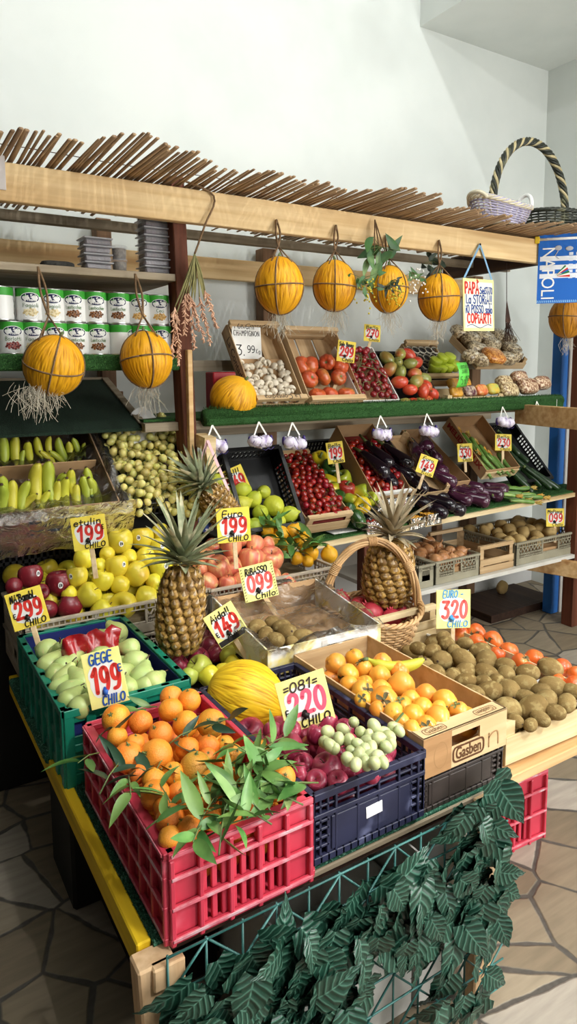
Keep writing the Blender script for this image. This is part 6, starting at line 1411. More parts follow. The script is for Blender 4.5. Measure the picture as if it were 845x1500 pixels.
bpy.context.view_layer.update(); rowlabels(zs, 'pale green flowering zucchini', 'in red printed carton', 4)
zs = [lay(ZF2, x, y, a, (0, 2.60, zm(3.1) + .03 + .014 * (i % 3)), (0, -.25, 1), 1, 'x', 'flowering zucchini on the turf', 'zucchini') for i, (x, y, a) in enumerate(((735, 712, 2.9), (748, 722, 2.8), (760, 716, 2.9), (752, 730, 2.7), (770, 724, 2.8), (738, 724, 2.8), (765, 734, 2.7), (780, 728, 2.8), (745, 715, 3.0), (758, 708, 2.9)))]
bpy.context.view_layer.update(); rowlabels(zs, 'slim flowering zucchini', 'on turf at shelf front', 4)
T, W, D = tiltM((752, 716), (800, 706), (697, 632), 2.72)
crate('plastic_crate', 'black crate behind the dark zucchini at the right end of the middle shelf', 'crate', W, D, .07, w_black, BLK_P, T)
n = (T.to_3x3() @ V((0, 0, 1))); p0 = T @ V((W / 2, D / 2, .06))
zs = [lay(ZD, x, y, a, p0 + n * (.02 * (i % 2)), n, 1, 'x', 'dark green zucchini', 'zucchini') for i, (x, y, a) in enumerate(((745, 672, 1.9), (752, 690, 1.8), (763, 680, 2.0), (762, 704, 1.9), (776, 696, 2.0), (788, 700, 2.1), (800, 704, 2.2), (735, 660, 1.9), (755, 662, 1.9), (745, 650, 1.8), (725, 648, 1.8)))]
bpy.context.view_layer.update(); rowlabels(zs, 'dark green zucchini', 'at right shelf end', 4)
# small tubs and bags at the shelf front
YT = tomato_small('yellow_tomato', pmat('yellow_tomato_skin', 'E2A83C', 'D8942C', scale=20, rough=.25, rand=.1, coat=.3), .03); TR = tomato_small('cherry_tomato', S_TOM, .026)
def tub(px, py, n, pr, label, yy=2.57, w=.10, d=.085, h=.055, sub='x', grp='x', cat='tomato'):
    P = wy(px, py, yy); m = MB()
    for a, b in (((-w / 2, -d / 2, 0), (w / 2, -d / 2 + .001, h)), ((-w / 2, d / 2, 0), (w / 2, d / 2 + .001, h)), ((-w / 2, -d / 2, 0), (-w / 2 + .001, d / 2, h)), ((w / 2, -d / 2, 0), (w / 2 + .001, d / 2, h)), ((-w / 2, -d / 2, 0), (w / 2, d / 2, .001))): m.box(a, b)
    m.box((-w / 2 - .004, -d / 2 - .004, h), (w / 2 + .004, -d / 2, h + .002)); o = m.build('plastic_tub', FILM2); o.location = P; tag(o, label, 'tub', 'clear tubs at the shelf front')
    for k in range(n):
        put(pr, Matrix.Translation(P + V((-w / 2 + .018 + (k % 3) * (w - .036) / 2, -d / 2 + .018 + (k // 3 % 3) * (d - .036) / 2, .016 + .026 * (k // 9)))), sub, grp, cat, 1.05)
tub(604, 772, 18, YT, 'clear tub of yellow cherry tomatoes, left of the pair', sub='yellow cherry tomato in the left clear tub', grp='yellow tomatoes in the left tub')
tub(628, 766, 18, YT, 'clear tub of yellow cherry tomatoes, right of the pair', sub='yellow cherry tomato in the right clear tub', grp='yellow tomatoes in the right tub')
tub(543, 779, 18, TR, 'bag of small red tomatoes by the front edge of the middle shelf', sub='small red tomato in the clear bag at the shelf edge', grp='tomatoes in the clear bag', w=.11, d=.085, h=.06)
tub(560, 745, 9, TR, 'long clear tub of red tomatoes behind the basket pineapple', yy=2.66, w=.13, sub='small red tomato in the long clear tub', grp='tomatoes in the long tub')
tub(585, 742, 9, TR, 'clear tub of red tomatoes beside the black aubergines', yy=2.66, w=.13, sub='small red tomato in the tub near aubergines', grp='tomatoes in the tub near aubergines')
m = MB(); m.box((-.07, -.035, 0), (.07, .035, .002)); o = m.build('white_paper_sheet', PAPER); o.location = wz(500, 778, zm(2.0) + .012); tag(o, 'white paper sheet lying on the turf before the cherry tomato crate', 'paper')
# ================================================================ lower shelf
def lowcrate(FL, FR, H, D, label, style=True):
    a = wy(*FL, 2.55); b = wy(*FR, 2.55); a.z = zl(a.x) + .002; return a, b.x - a.x
a, W = lowcrate((637, 858), (702, 838), .1, .38, '')
crate('plastic_crate', 'olive grey lattice crate of onions on the lowest shelf', 'crate', W, .42, .125, w_lattice, OLV_P, Matrix.Translation(a))
tag(MB().box((a.x + .012, a.y + .015, a.z + .01), (a.x + W - .012, a.y + .4, a.z + .07), 0, None, .004).build('paper_padding', CARD), 'paper padding under the onions', 'padding')
ON = onion(.075); T = Matrix.Translation(a)
fill(T, W, .4, lambda x, y: .105, .036, 26, ON, 'x', 'onion', 'onions in the olive grey crate', 11, 1.3, .86, base=('golden onion', 'in olive grey crate'), per=5)
a2 = V((2.36, 2.545, zl(2.36) + .002)); crate('plastic_crate', 'olive grey lattice crate half hidden behind the basket pineapple', 'crate', a.x - a2.x - .012, .42, .125, w_lattice, OLV_P, Matrix.Translation(a2)) if a.x - a2.x > .1 else None
a, W = lowcrate((703, 841), (752, 829), .1, .38, '')
wood_crate('wooden tray with high carrying bars between onions and potatoes', W, .42, .155, Matrix.Translation(a), W_CRATE, W_CRATE_Y, endH=.08, sideH=.08)
RB = tomato_small('small_red_fruit', pmat('dark_red_berry', '7A1E1E', '5E1616', scale=20, rough=.4, rand=.15), .03)
fill(Matrix.Translation(a), W * .9, .4, lambda x, y: .03, .015, 24, RB, 'small dark red fruit in the wooden tray between onions and potatoes', 'fruit', 'small dark red fruits in the wooden tray', 15, region=lambda x, y: y > .22)
a, W = lowcrate((755, 829), (846, 803), .1, .38, '')
crate('plastic_crate', 'long olive grey lattice crate of potatoes on the lowest shelf', 'crate', W + .05, .46, .135, w_lattice, OLV_P, Matrix.Translation(a))
tag(MB().box((a.x + .012, a.y + .015, a.z + .01), (a.x + W, a.y + .44, a.z + .06), 0, None, .004).build('paper_padding', CARD), 'paper padding under the potatoes', 'padding')
PT = [potato(.07), potato(.065), potato(.075)]
fill(Matrix.Translation(a), W, .46, lambda x, y: .10 + .03 * math.sin(PI * y / .46), .042, 26, PT, 'x', 'potato', 'potatoes in the long olive crate', 16, 1.5, .84, base=('tan potato', 'in long olive crate'), per=6)
# floor bits under the rack
tag(MB().box((3.25, 2.85, .03), (3.9, 3.2, .05), 0, None, .002).box((3.25, 2.85, 0), (3.3, 3.2, .03)).box((3.82, 2.85, 0), (3.87, 3.2, .03)).box((3.25, 2.83, .0), (3.9, 2.85, .05)).build('pallet_board', W_DARK), 'dark wooden pallet board lying on the floor under the rack', 'pallet')
put(PT[0], Matrix.Translation((3.66, 3.1, .09)) @ rotrand(1), 'lone potato on the pallet board under the rack', 'lone potato', 'potato')
# ================================================================ bananas, grapes, leaning pineapple on the left
Tb = Matrix.Translation((.25, 2.47, .985)) @ Matrix.Rotation(math.radians(32), 4, 'X'); Wb, Db = .505, .52
t = card_box('large brown banana box lined with plastic film at the left end', Wb, Db, .17, Tb, pmat('banana_box_cardboard', '9A7C5E', '846A50', scale=6, rough=.85), name='banana_box', backH=.17)
m = MB(); m.box((.02, Db * .48, .01), (Wb - .02, Db * .49, .165)); m.build('divider', CARD, t); m = MB(); m.box((Wb * .38, -.0015, .05), (Wb * .8, -.0005, .13)); m.build('blue_print', flat('3A4458', .6), t)
BG = [banana(S_BAN), banana(S_BANG)]
nb = (Tb.to_3x3() @ V((0, 0, 1)))
def ban(spec, p, label, grp):
    out = []
    for x, y, L, lean in spec:
        P = wplane(x, y, p, V((0, -1, .25))); out.append(put(BG[random.randrange(2)], Matrix.Translation(P) @ Matrix.Rotation(lean, 4, 'Y') @ Matrix.Rotation(R(-.25, .25), 4, 'X') @ Matrix.Rotation(PI + R(-.3, .3), 4, 'Z') @ Matrix.Diagonal((1.5, 1.5, 1, 1)), 'x', grp, 'banana', L / 62))
    bpy.context.view_layer.update(); rowlabels(out, label[0], label[1], 7)
fr = [(8, 725, 56, -.2), (18, 728, 46, .1), (3, 735, 50, .0), (36, 728, 46, .25), (55, 708, 58, .06), (73, 706, 60, -.02), (43, 738, 34, .6), (64, 736, 34, .5), (83, 728, 46, .2), (97, 725, 50, .0), (106, 708, 42, -.1), (114, 730, 40, 0), (127, 722, 50, -.15), (138, 722, 48, -.3), (130, 705, 40, -.1), (90, 712, 40, .2)]
ban(fr, Tb @ V((Wb / 2, Db * .2, .12)), ('yellow green banana standing', 'in front half of box'), 'bananas in the front half of the box')
bk_ = [(5, 660, 44, 0), (23, 660, 44, .05), (43, 664, 38, -.15), (57, 656, 34, -.2), (73, 653, 30, 0), (92, 660, 42, -.3), (103, 663, 34, -.1), (112, 655, 30, -.3), (124, 659, 22, 0), (70, 670, 28, -.8), (84, 670, 28, -.8), (33, 672, 26, .2), (117, 670, 22, .4)]
ban(bk_, Tb @ V((Wb / 2, Db * .72, .13)), ('yellow green banana', 'in back half of box'), 'bananas in the back half of the box')
o = crumple(.56, .62, Tb @ Matrix.Translation((Wb / 2 + .01, Db / 2, .10)), .035, 34, 30, 5, 'plastic_film', .10); tag(o, 'crumpled clear plastic film spread inside the banana box', 'plastic film')
# film over the front of the box
m = MB(); vs = []
for i in range(27):
    for j in range(13):
        u, v = i / 26, j / 12; vs.append((u * (Wb + .06), -.012 - .018 * abs(noise.noise(V((u * 9, v * 4, 1)))) - .01 * v, .185 - v * .2 + .012 * noise.noise(V((u * 5, 0, 7)))))
m.add(vs, [(i * 13 + j, (i + 1) * 13 + j, (i + 1) * 13 + j + 1, i * 13 + j + 1) for i in range(26) for j in range(12)], 0, True)
o = m.build('plastic_film', FILM); o.matrix_world = Tb; tag(o, 'clear plastic film hanging over the front of the banana box', 'plastic film')
m = MB(); vs = []
for i in range(21):
    for j in range(9):
        u, v = i / 20, j / 8; vs.append((Wb + .012 + .022 * abs(noise.noise(V((u * 7, v * 4, 5)))), u * Db, .19 - v * .17))
m.add(vs, [(i * 9 + j, (i + 1) * 9 + j, (i + 1) * 9 + j + 1, i * 9 + j + 1) for i in range(20) for j in range(8)], 0, True)
o = m.build('plastic_film', FILM); o.matrix_world = Tb; tag(o, 'clear plastic film folded over the grape side of the banana box', 'plastic film')
for k, (x0, z0, zz) in enumerate(((.05, .70, .24), (.05, .0, .0))):
    if k == 0: crate('plastic_crate', 'black crate carrying the banana box behind the grey apple crate', 'crate', .72, .42, .19, w_black, BLK_P, TM((.05, 2.62, .79)))
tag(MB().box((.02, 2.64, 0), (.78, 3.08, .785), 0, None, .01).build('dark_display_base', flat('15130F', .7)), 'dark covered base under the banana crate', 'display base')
# grapes
Tg = Matrix.Translation(wy(182, 762, 2.46)) @ Matrix.Rotation(math.radians(36), 4, 'X'); Wg = wy(303, 748, 2.46).x - wy(182, 762, 2.46).x; Dg = .5
crate('plastic_crate', 'black crate of white grapes tilted beside the banana box', 'crate', Wg, Dg, .085, w_black, BLK_P, Tg)
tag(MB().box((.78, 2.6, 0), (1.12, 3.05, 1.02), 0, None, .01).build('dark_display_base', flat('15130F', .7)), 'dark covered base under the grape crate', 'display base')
rs = random.Random(5); ng = 0
centers = [(.06, .06), (.16, .05), (.26, .06), (.09, .17), (.20, .16), (.29, .17), (.07, .29), (.18, .28), (.27, .30), (.12, .40), (.25, .41)]
names = ['at the left front corner', 'in the front row middle', 'at the right front corner', 'second row left', 'second row middle', 'second row right', 'third row left', 'third row middle', 'third row right', 'at the back left', 'at the back right']
for (cx, cy), nm in zip(centers, names):
    pts = []
    for _ in range(900):
        if len(pts) >= 42: break
        x, y = cx * Wg / .33 + rs.gauss(0, .05), cy * Dg / .47 + rs.gauss(0, .05)
        if not (.004 < x < Wg + .03 and -.02 < y < Dg - .02): continue
        p = V((x, y, .085 + rs.uniform(-.025, .045) - .3 * math.hypot(x - cx * Wg / .33, y - cy * Dg / .47)))
        if all((p - q).length > .0225 for q in pts): pts.append(p)
    st = [Tg @ V((cx * Wg / .33 - .04, cy * Dg / .47 + .05, .08)), Tg @ V((cx * Wg / .33, cy * Dg / .47, .09)), Tg @ V((cx * Wg / .33 + .04, cy * Dg / .47 - .04, .075))]
    grape_bunch(f'white grape bunch {nm} of the black grape crate', [Tg @ p for p in pts], S_GRAPE, 'white grape bunches in the black crate', st, .0305, 1.1)
pts = [wy(x, y, 2.40 + R(-.02, .02)) for x, y in ((255, 750), (268, 745), (280, 740), (288, 750), (297, 745), (290, 738), (302, 752), (285, 758), (293, 757), (275, 752), (298, 738), (282, 730), (270, 735), (262, 740), (305, 745))]
grape_bunch('white grape bunch hanging over the front rim toward the small pineapple', pts, S_GRAPE, 'white grape bunches in the black crate', [wy(250, 735, 2.43), wy(275, 742, 2.42), wy(295, 748, 2.41)], .031, 1.1)
m = MB(); m.tube(spl([wy(225, 672, 2.6), wy(240, 678, 2.55), wy(262, 692, 2.5), wy(290, 688, 2.46)], 5), [.004] * 16, 6); m.tube(spl([wy(240, 678, 2.55), wy(238, 668, 2.56), wy(228, 668, 2.58)], 4), .004, 6); tag(m.build('vine_cane', STEMB), 'brown woody vine cane lying over the grapes', 'cane')
m = MB(); vs = []
for i in range(11):
    for j in range(7): u, v = i / 10 - .5, j / 6 - .5; vs.append((u * .16, v * .14, .02 * math.sin(u * 9) + .03 * noise.noise(V((u * 4, v * 4, 2)))))
m.add(vs, [(i * 7 + j, (i + 1) * 7 + j, (i + 1) * 7 + j + 1, i * 7 + j + 1) for i in range(10) for j in range(6)], 0, True)
o = m.build('white_paper_sheet', PAPER); o.matrix_world = Tg @ TM((Wg * .48, Dg * .78, .12), (.2, -.5, .4)); tag(o, 'white tissue paper sheet sticking up between the grapes', 'paper')
# leaning pineapple by the post, wooden wedge and ribbon
PC = pineapple('pineapple', .19, .125, 40, .15, seed=11); P = wy(322, 742, 2.33)
put(PC, Matrix.Translation(P) @ aim(V((-.55, .1, .85)), .5), 'small pineapple leaning by the brown post beside the grapes', 'pineapples', 'pineapple')
m = MB(); m.box((-.022, -.001, -.06), (.022, .001, 0), 0, None, .0005); m.tube([(0, 0, 0), (0, 0, .06)], .001, 4); o = m.build('paper_tag', PAPER); o.matrix_world = Matrix.Translation(wy(815, 601, 2.38)) @ Matrix.Rotation(.5, 4, 'Z'); tag(o, 'small white paper tag on a thread on the right rail', 'tag')
tag(MB().box((1.16, 2.42, .86), (1.34, 2.6, .93), 0, None, .004).build('dark_box', flat('24201C', .7)), 'dark flat box under the small leaning pineapple', 'box')
a = wy(308, 650, 2.44); m = MB(); m.bar(a + V((0, .10, .01)), a + V((0, 0, .0)), .05, .05); m.bar(a + V((0, .02, .0)), a + V((.012, .01, -.12)), .042, .03, 0, (0, -1, 0)); tag(m.build('wooden_peg', W_FRESH), 'pale wooden peg nailed to the lower end of the brown post', 'peg')
m = MB(); RIB = flat('E2B4B8', .5)
q = wy(304, 645, 2.40); e = wy(335, 720, 2.32); e2 = wy(291, 690, 2.42)
for z in (e, e2): m.bar(q, z, .012, .0015, 0, (0, -1, .2))
tag(m.build('pink_ribbon', RIB), 'pale pink ribbon looped over the wooden peg', 'ribbon')
m = MB(); m.box((-.03, -.02, 0), (.03, .02, .06), 0, None, .008); o = m.build('blue_white_packet', pmat('blue_white_print', '2C4C9A', 'E6E8EE', scale=26, rough=.4, lo=.48, hi=.52)); o.matrix_world = TM(wy(302, 778, 2.36), (0, 0, .3)); tag(o, 'small blue and white printed packet beside the small pineapple', 'packet')
tag(MB().box((1.0, 2.34, .77), (1.16, 2.48, .905), 0, None, .004).build('dark_box', flat('24201C', .7)), 'dark box under the blue and white packet', 'box')
tag(MB().box((1.34, 2.62, .8), (1.62, 2.95, .86), 0, None, .004).build('dark_box', flat('24201C', .7)), 'dark box propping up the black lemon crate', 'box')
# ================================================================ left shelves: tins and tubs
OVAL = flat('1A2048', .4); CANW = pmat('tin_label_white', 'E8E8E4', 'DEDEDA', scale=6, rough=.35); CANG = flat('3C9A34', .4); TIN = pmat('tin_metal', 'C8C8C6', rough=.3, metal=1)
def tin_proto(kind, cont, bowlc):
    r, h = .0455, .118; m = MB(); n = 28
    prf = [(0, h - .003), (r - .003, h - .003), (r - .002, h), (r, h), (r, h - .003)]; m.lathe(prf, n, 2)
    m.lathe([(r, h - .003), (r, h * .74)], n, 1); m.lathe([(r, h * .74), (r, .006)], n, 0); m.lathe([(r, .006), (r + .0005, .003), (r, 0), (0, 0)], n, 2)
    o = m.build('food_tin', [CANW, CANG, TIN])
    def wrap(mb):
        out = []
        for x, y, z in mb.v: a = x / r; rr = r + .0004 + (-y); out.append((rr * math.sin(a), -rr * math.cos(a), z))
        mb.v = out; return mb
    g = MB(); k = 22
    for s, mi, e in ((1.12, 1, 0), (1, 0, .0004)):
        pts = [(.032 * s * math.cos(2 * PI * i / k), -e, .082 + .0165 * s * math.sin(2 * PI * i / k)) for i in range(k)]; c = (0, -e, .082); g.add(pts + [c], [(i, (i + 1) % k, k) for i in range(k)], mi)
    ov = wrap(g).build('label_oval', [OVAL, WHITE], o)
    g = MB(); paint(g, 'la Sole', .004, .0885, .0105, .042, .2, .0008, 0, 0, 0, RX); paint(g, "d'Italia", .0, .0755, .0095, .044, .2, .0008, 0, 0, 0, RX); l1 = wrap(g).build('white_lettering', WHITE, ov); KIDS[ov.name] = [l1]
    g = MB(); paint(g, kind, 0, .056, .013, .056 if len(kind) > 5 else .03, .13, .0008, 0, 0, 0, RX); l2 = wrap(g).build('green_lettering', flat('5A7A50', .5), o)
    g = MB()
    for i in range(26):
        a = i * 2.4; q = .026 * math.sqrt((i + .5) / 26); cx, cz = q * math.cos(a), .032 + q * .5 * math.sin(a); pts = [(cx + .0046 * math.cos(j * PI / 4), -.0004 - .0001 * (i % 3), cz + .0036 * math.sin(j * PI / 4)) for j in range(8)]; g.add(pts, [tuple(range(8))], i % 2)
    bo_ = MB(); pts = [(.028 * math.cos(PI + PI * i / 10), -.0003, .031 + .022 * math.sin(PI + PI * i / 10)) for i in range(11)]; g.add(pts, [tuple(range(11))], 2)
    l3 = wrap(g).build('food_picture', [flat(cont[0], .5), flat(cont[1], .5), flat('D2D2D2', .5)], o)
    return reg(o, ov, l2, l3)
TL = tin_proto('Lenticchie', ('8A5A34', '5C3A20'), 0); TC = tin_proto('Ceci', ('D8B06A', 'B88C48'), 0); TBo = tin_proto('Borlotti', ('A85A54', '6A2A2C'), 0); TF = tin_proto('Fagioli', ('E2D4AC', 'C4B080'), 0)
kinds = {'L': (TL, 'Lenticchie'), 'C': (TC, 'Ceci'), 'B': (TBo, 'Borlotti'), 'F': (TF, 'Fagioli')}
row_top = [(3, 'L', 1.9), (45, 'F', 0), (78, 'F', 0), (109, 'L', 0), (140, 'L', 0), (174, 'L', -.15), (204, 'C', 0), (232, 'C', 0)]
row_bot = [(17, 'B', 0), (49, 'F', 0), (81, 'L', 0), (112, 'L', 0), (143, 'L', 0), (176, 'L', 1.3), (206, 'C', 0), (234, 'C', 0)]
lt = []
for row, z, nm in ((row_bot, 1.658, 'lower row'), (row_top, 1.7765, 'upper row')):
    for i, (x, k, a) in enumerate(row):
        P = wy(x, 500, 2.61); P.z = z; face = math.atan2(P.x, 2.61) * .55
        put(kinds[k][0], Matrix.Translation(P) @ Matrix.Rotation(-face + a + R(-.08, .08), 4, 'Z'), f'green and white tin of {kinds[k][1]} in the {nm}, {ORD[i]} from the left', 'tins on the left shelf', 'tin')
TUB = pmat('clear_tub_plastic', 'DCDCE0', rough=.12, alpha=.24, spec=.9); LID = pmat('pale_tub_lid', 'C8C8CC', rough=.25, alpha=.7, spec=.7); DRY = pmat('dark_dried_berries', '4A2C32', '2C1A20', scale=60, rough=.6, bump=1, bscale=120); SEED = pmat('mixed_seeds', '8E8474', '5E564A', scale=70, rough=.6, bump=1, bscale=140)
def tubbox(w, d, h, fill):
    m = MB(); m.box((-w / 2, -d / 2, 0), (w / 2, d / 2, h * .8), 0, None, .006); m.box((-w / 2 - .005, -d / 2 - .005, h * .8), (w / 2 + .005, d / 2 + .005, h * .97), 1, None, .003)
    o = m.build('clear_tub', [TUB, LID]); c = MB(); c.box((-w / 2 + .004, -d / 2 + .004, .003), (w / 2 - .004, d / 2 - .004, h * .72), 0, None, .004); k = c.build('dried_fruit', fill, o); return reg(o, k)
tbp = tubbox(.095, .085, .0295, DRY)
for cx, n, z0, nm in ((140, 4, 1.9735, 'short'), (225, 8, 1.9735, 'tall')):
    for k in range(n):
        P = wy(cx, 390, 2.62); P.z = z0 + k * .0295; put(tbp, Matrix.Translation(P) @ Matrix.Rotation(R(-.04, .04), 4, 'Z'), f'flat clear tub of dark dried fruit, {ORD[k]} from bottom of the {nm} stack', f'tubs of the {nm} stack', 'tub', 1.06 if nm == 'short' else 1.08)
m = MB(); m.lathe([(0, .05), (.031, .05), (.031, .044), (.029, .044), (.026, 0), (0, 0)], 20); ro = m.build('round_tub', TUB); c = MB(); c.lathe([(0, .04), (.026, .04), (.024, .003), (0, .003)], 16); rk = c.build('seeds', SEED, ro); rt_ = reg(ro, rk)
for k in range(2): P = wy(175, 390, 2.62); P.z = 1.9735 + .0505 * k; put(rt_, Matrix.Translation(P), f'round clear tub of seeds, {["lower", "upper"][k]} of the pair on the top board', 'round tubs of seeds', 'tub')
m = bag(.12, .025, .06, 3); o = m.build('dark_cloth', pmat('dark_grey_cloth', '45443F', '2E2D2A', scale=40, rough=.9, bump=1, bscale=120)); o.location = wy(84, 385, 2.62) + V((0, 0, .0)); o.location.z = 1.988; tag(o, 'crumpled dark grey cloth lying on the left top board', 'cloth')
# ================================================================ hanging melons
def twine_wrap(d, asp, parent, rot):
    m = MB(); r = d / 2 * 1.012; h = asp * r
    for a0 in (0, PI / 2):
        m.tube([(r * math.sin(t) * math.cos(a0 + rot), r * math.sin(t) * math.sin(a0 + rot), h * math.cos(t)) for t in [2 * PI * i / 36 for i in range(37)]], .0032, 5)
    m.tube([(r * 1.0 * math.cos(t), r * 1.0 * math.sin(t), .06 * h * math.sin(t + rot)) for t in [2 * PI * i / 36 for i in range(37)]], .0032, 5)
    return m
def hang(px, py, rpx, hook, label, Y=2.42, asp=1.03, straw=True, tilt=(0, 0), mat=None, loopw=.03, rot=.5):
    P = wy(px, py, Y); d = 2 * rpx * depth(P) / FPX; sd = int(px)
    mm = melon(mat or S_MEL, d, asp, 'hanging_melon'); M = Matrix.Translation(P) @ Euler((tilt[0], tilt[1], R(0, 6))).to_matrix().to_4x4()
    o = put(mm, M, label, 'hanging yellow melons', 'melon')
    root = o; w = twine_wrap(d, asp, o, rot); tw = w.build('twine_net', TWINE, o)
    Hk = wy(hook[0], hook[1], 2.474) if len(hook) == 2 else V(hook[2])
    top = P + V((0, 0, d / 2 * asp)); m = MB(); Li = M.inverted()
    kn = top + (Hk - top) * .28
    for k in range(4):
        a = k * PI / 2 + .5; e = P + V((math.cos(a) * d * .3, math.sin(a) * d * .3, d / 2 * asp * .8)); m.tube([Li @ e, Li @ kn], .003, 5)
    for s in (-1, 1): m.tube([Li @ q for q in spl([kn, kn + (Hk - kn) * .5 + V((s * loopw * .35, -.004, 0)), Hk], 4)], .0045, 5)
    m.build('hanging_cord', TWINE, o)
    if straw:
        s = MB(); rs = random.Random(sd); b = P - V((0, 0, d / 2 * asp - .01))
        off = V((-.62 * d / 2, -.03, .42 * d / 2)) if straw == 2 else V((0, 0, 0)); N = 120 if straw == 2 else 55; cc = .034 if straw == 2 else .02
        for _ in range(N):
            q = b + off + V((rs.gauss(0, cc), rs.gauss(0, cc * .5), rs.gauss(0, cc * .3) - (.0 if straw == 1 else .02)))
            L = rs.uniform(.03, .12) if straw == 1 else rs.uniform(.03, .11); dx = rs.gauss(0, .011); pts = [q, q + V((dx + rs.gauss(0, .012), rs.gauss(0, .01), -L * .5)), q + V((dx * 2 + rs.gauss(0, .015), rs.gauss(0, .012), -L))]
            s.tube([Li @ z for z in spl(pts, 2)], .0007 if straw == 1 else .0009, 3, cap=False)
        s.build('straw_tassel', RAFFIA, o)
    return o
bd = 1.958
hang(79, 536, 42.5, (55, 395, (wy(56, 400, 2.5).x, 2.50, bd)), 'yellow melon in twine hanging before the tins at the far left', 2.46, 1.06, 2, (.1, .35))
hang(214.5, 527, 37.5, (198, 398, (wy(198, 405, 2.5).x, 2.50, bd)), 'yellow melon in twine hanging between the tins and the brown post', 2.46, 1.1, 1, (.1, -.1))
hang(409, 419, 35.5, (405, 322), 'first yellow melon right of the brown post under the front beam', 2.42, 1.16)
hang(490, 419, 31, (492, 330), 'second yellow melon right of the brown post under the front beam', 2.42, 1.18, rot=.9)
hang(569, 424, 29, (565, 345), 'yellow melon dressed with green leaves under the front beam', 2.42, 1.16, rot=.2)
hang(643, 436, 30, (643, 352), 'yellow melon hanging left of the PAPA sign', 2.42, 1.13)
hang(832, 465, 27, (835, 380, (wy(832, 465, 2.5).x, 2.5, 2.28)), 'yellow melon half hidden below the NAPOLI pennant', 2.52, 1.1, 1, mat=creased('orange_melon_rind', 'D69428', 'C07C1C', '7E4E0A'))
# garlands
def garland(label, c, n, spread, mat, Ls, seed, flowers=None, Y=2.4, group='leaf garlands'):
    rs = random.Random(seed); t = thing('leaf_garland', label, 'garland', loc=tuple(wy(c[0], c[1], Y)), group=group); m = MB(); s = MB()
    base = V(wy(c[0], c[1], Y))
    for k in range(n):
        a = rs.uniform(0, 2 * PI); p = V((rs.gauss(0, spread), rs.gauss(0, .015) - .01, rs.gauss(0, spread * .6))); L = rs.uniform(*Ls)
        leafmesh(m, L, L * .42, Matrix.Translation(p) @ Matrix.Rotation(rs.uniform(-2.6, 2.6), 4, 'Y') @ Matrix.Rotation(rs.uniform(-1.2, -.2) - .5, 4, 'X'), .3, rs.uniform(.1, .5)); s.tube([V((0, 0, .02)), p], .0013, 4)
    m.build('leaves', mat, t); s.build('twigs', STEMG, t)
    if flowers:
        f = MB()
        for k in range(40): f.ball((rs.gauss(0, spread * .8), rs.gauss(0, .02) - .03, rs.gauss(-.04, spread)), .0045, 5, 4)
        f.build('small_blossoms', flowers, t)
    return t
ARTL = pmat('artificial_leaf', '3E6A34', '2C5228', scale=16, rough=.5, c3='7C9C5C', s3=8, lo3=.55, hi3=.7); ARTD = pmat('dark_artificial_leaf', '22351F', '1A2A18', scale=16, rough=.5); YBL = flat('C8B83C', .6)
t = garland('green leaf garland hanging on the beam above the third melon', (556, 368), 9, .05, ARTL, (.08, .13), 1, None, 2.40)
m = MB(); hb = V(wy(556, 368, 2.40)); 
for s in (-1, 0, 1): m.tube([wy(549, 322, 2.46) - hb, V((s * .03, 0, .0))], .003, 5)
m.build('hanging_cord', TWINE, t)
garland('leafy sprig with yellow blossoms hanging at the left of the dressed melon', (530, 415), 14, .03, ARTL, (.03, .06), 2, YBL, 2.33)
garland('small green sprig on the front of the dressed melon', (573, 418), 14, .022, ARTD, (.025, .045), 3, YBL, 2.31)
garland('leafy sprig with blossoms at the right of the dressed melon', (603, 405), 11, .03, ARTL, (.03, .055), 4, WHITE, 2.38)
garland('dark leaf garland hanging behind the melon beside the PAPA sign', (632, 388), 9, .055, ARTD, (.06, .1), 5, None, 2.56)
# garlic bunches on the shelf edge
def garlic(px, py, label, k):
    top = wy(px, py - 18, 2.492); t = thing('garlic_bunch', label, 'garlic', loc=tuple(top), group='garlic bunches on the shelf edge'); m = MB()
    rs = random.Random(int(px)); c = V((0, -.012, -.068)); offs = [(-.03, -.012), (.0, -.022 + .01 * rs.random()), (.03, -.016)]
    for sx in (-1, 1): m.bar((0, 0, 0), c + V((sx * .03, 0, .012)), .007, .0012, 0, (0, -1, 0))
    m.build('white_strap', flat('E6E4DA', .6), t)
    for x, z in offs:
        b = MB(); fn = lambda p: V(p) * (1 + .08 * math.cos(7 * math.atan2(p.y, p.x)))
        b.lathe(prof([(0, .55), (.07, .5), (.12, .36), (.36, .22), (.5, -.05), (.42, -.3), (.2, -.42), (0, -.42)], 2), 18, fn=lambda p: fn(p) * .058)
        o = b.build('garlic_bulb', S_GARL, t); o.matrix_local = Matrix.Translation(c + V((x, rs.uniform(-.01, .005), z + rs.uniform(-.008, .008)))) @ rotrand(1.0)
    nb = MB(); 
    for q in range(2): nb.tube([c + V((-.05 + .1 * i / 8, -.026 - .002 * math.sin(i), -.018 + .03 * math.sin(q * 1.3 + i * .7) - .002 * q)) for i in range(9)], .001, 4)
    for sx in (-1, 1): nb.ball(c + V((sx * .052, 0, -.008)), (.006, .012, .02), 6, 5)
    nb.build('purple_net', S_NET, t)
for k, (x, y, lb) in enumerate(((311, 641, 'beside the brown post'), (379, 636, 'below the mushroom crate'), (428, 637, 'below the ribbed tomato crate'), (557, 627, 'above the black aubergines'), (625, 624, 'above the striped aubergines'), (736, 614, 'above the 2.30 sign'), (786, 606, 'at the far right end'))): garlic(x, y, f'purple netted garlic bunch hanging on the shelf edge {lb}', k)
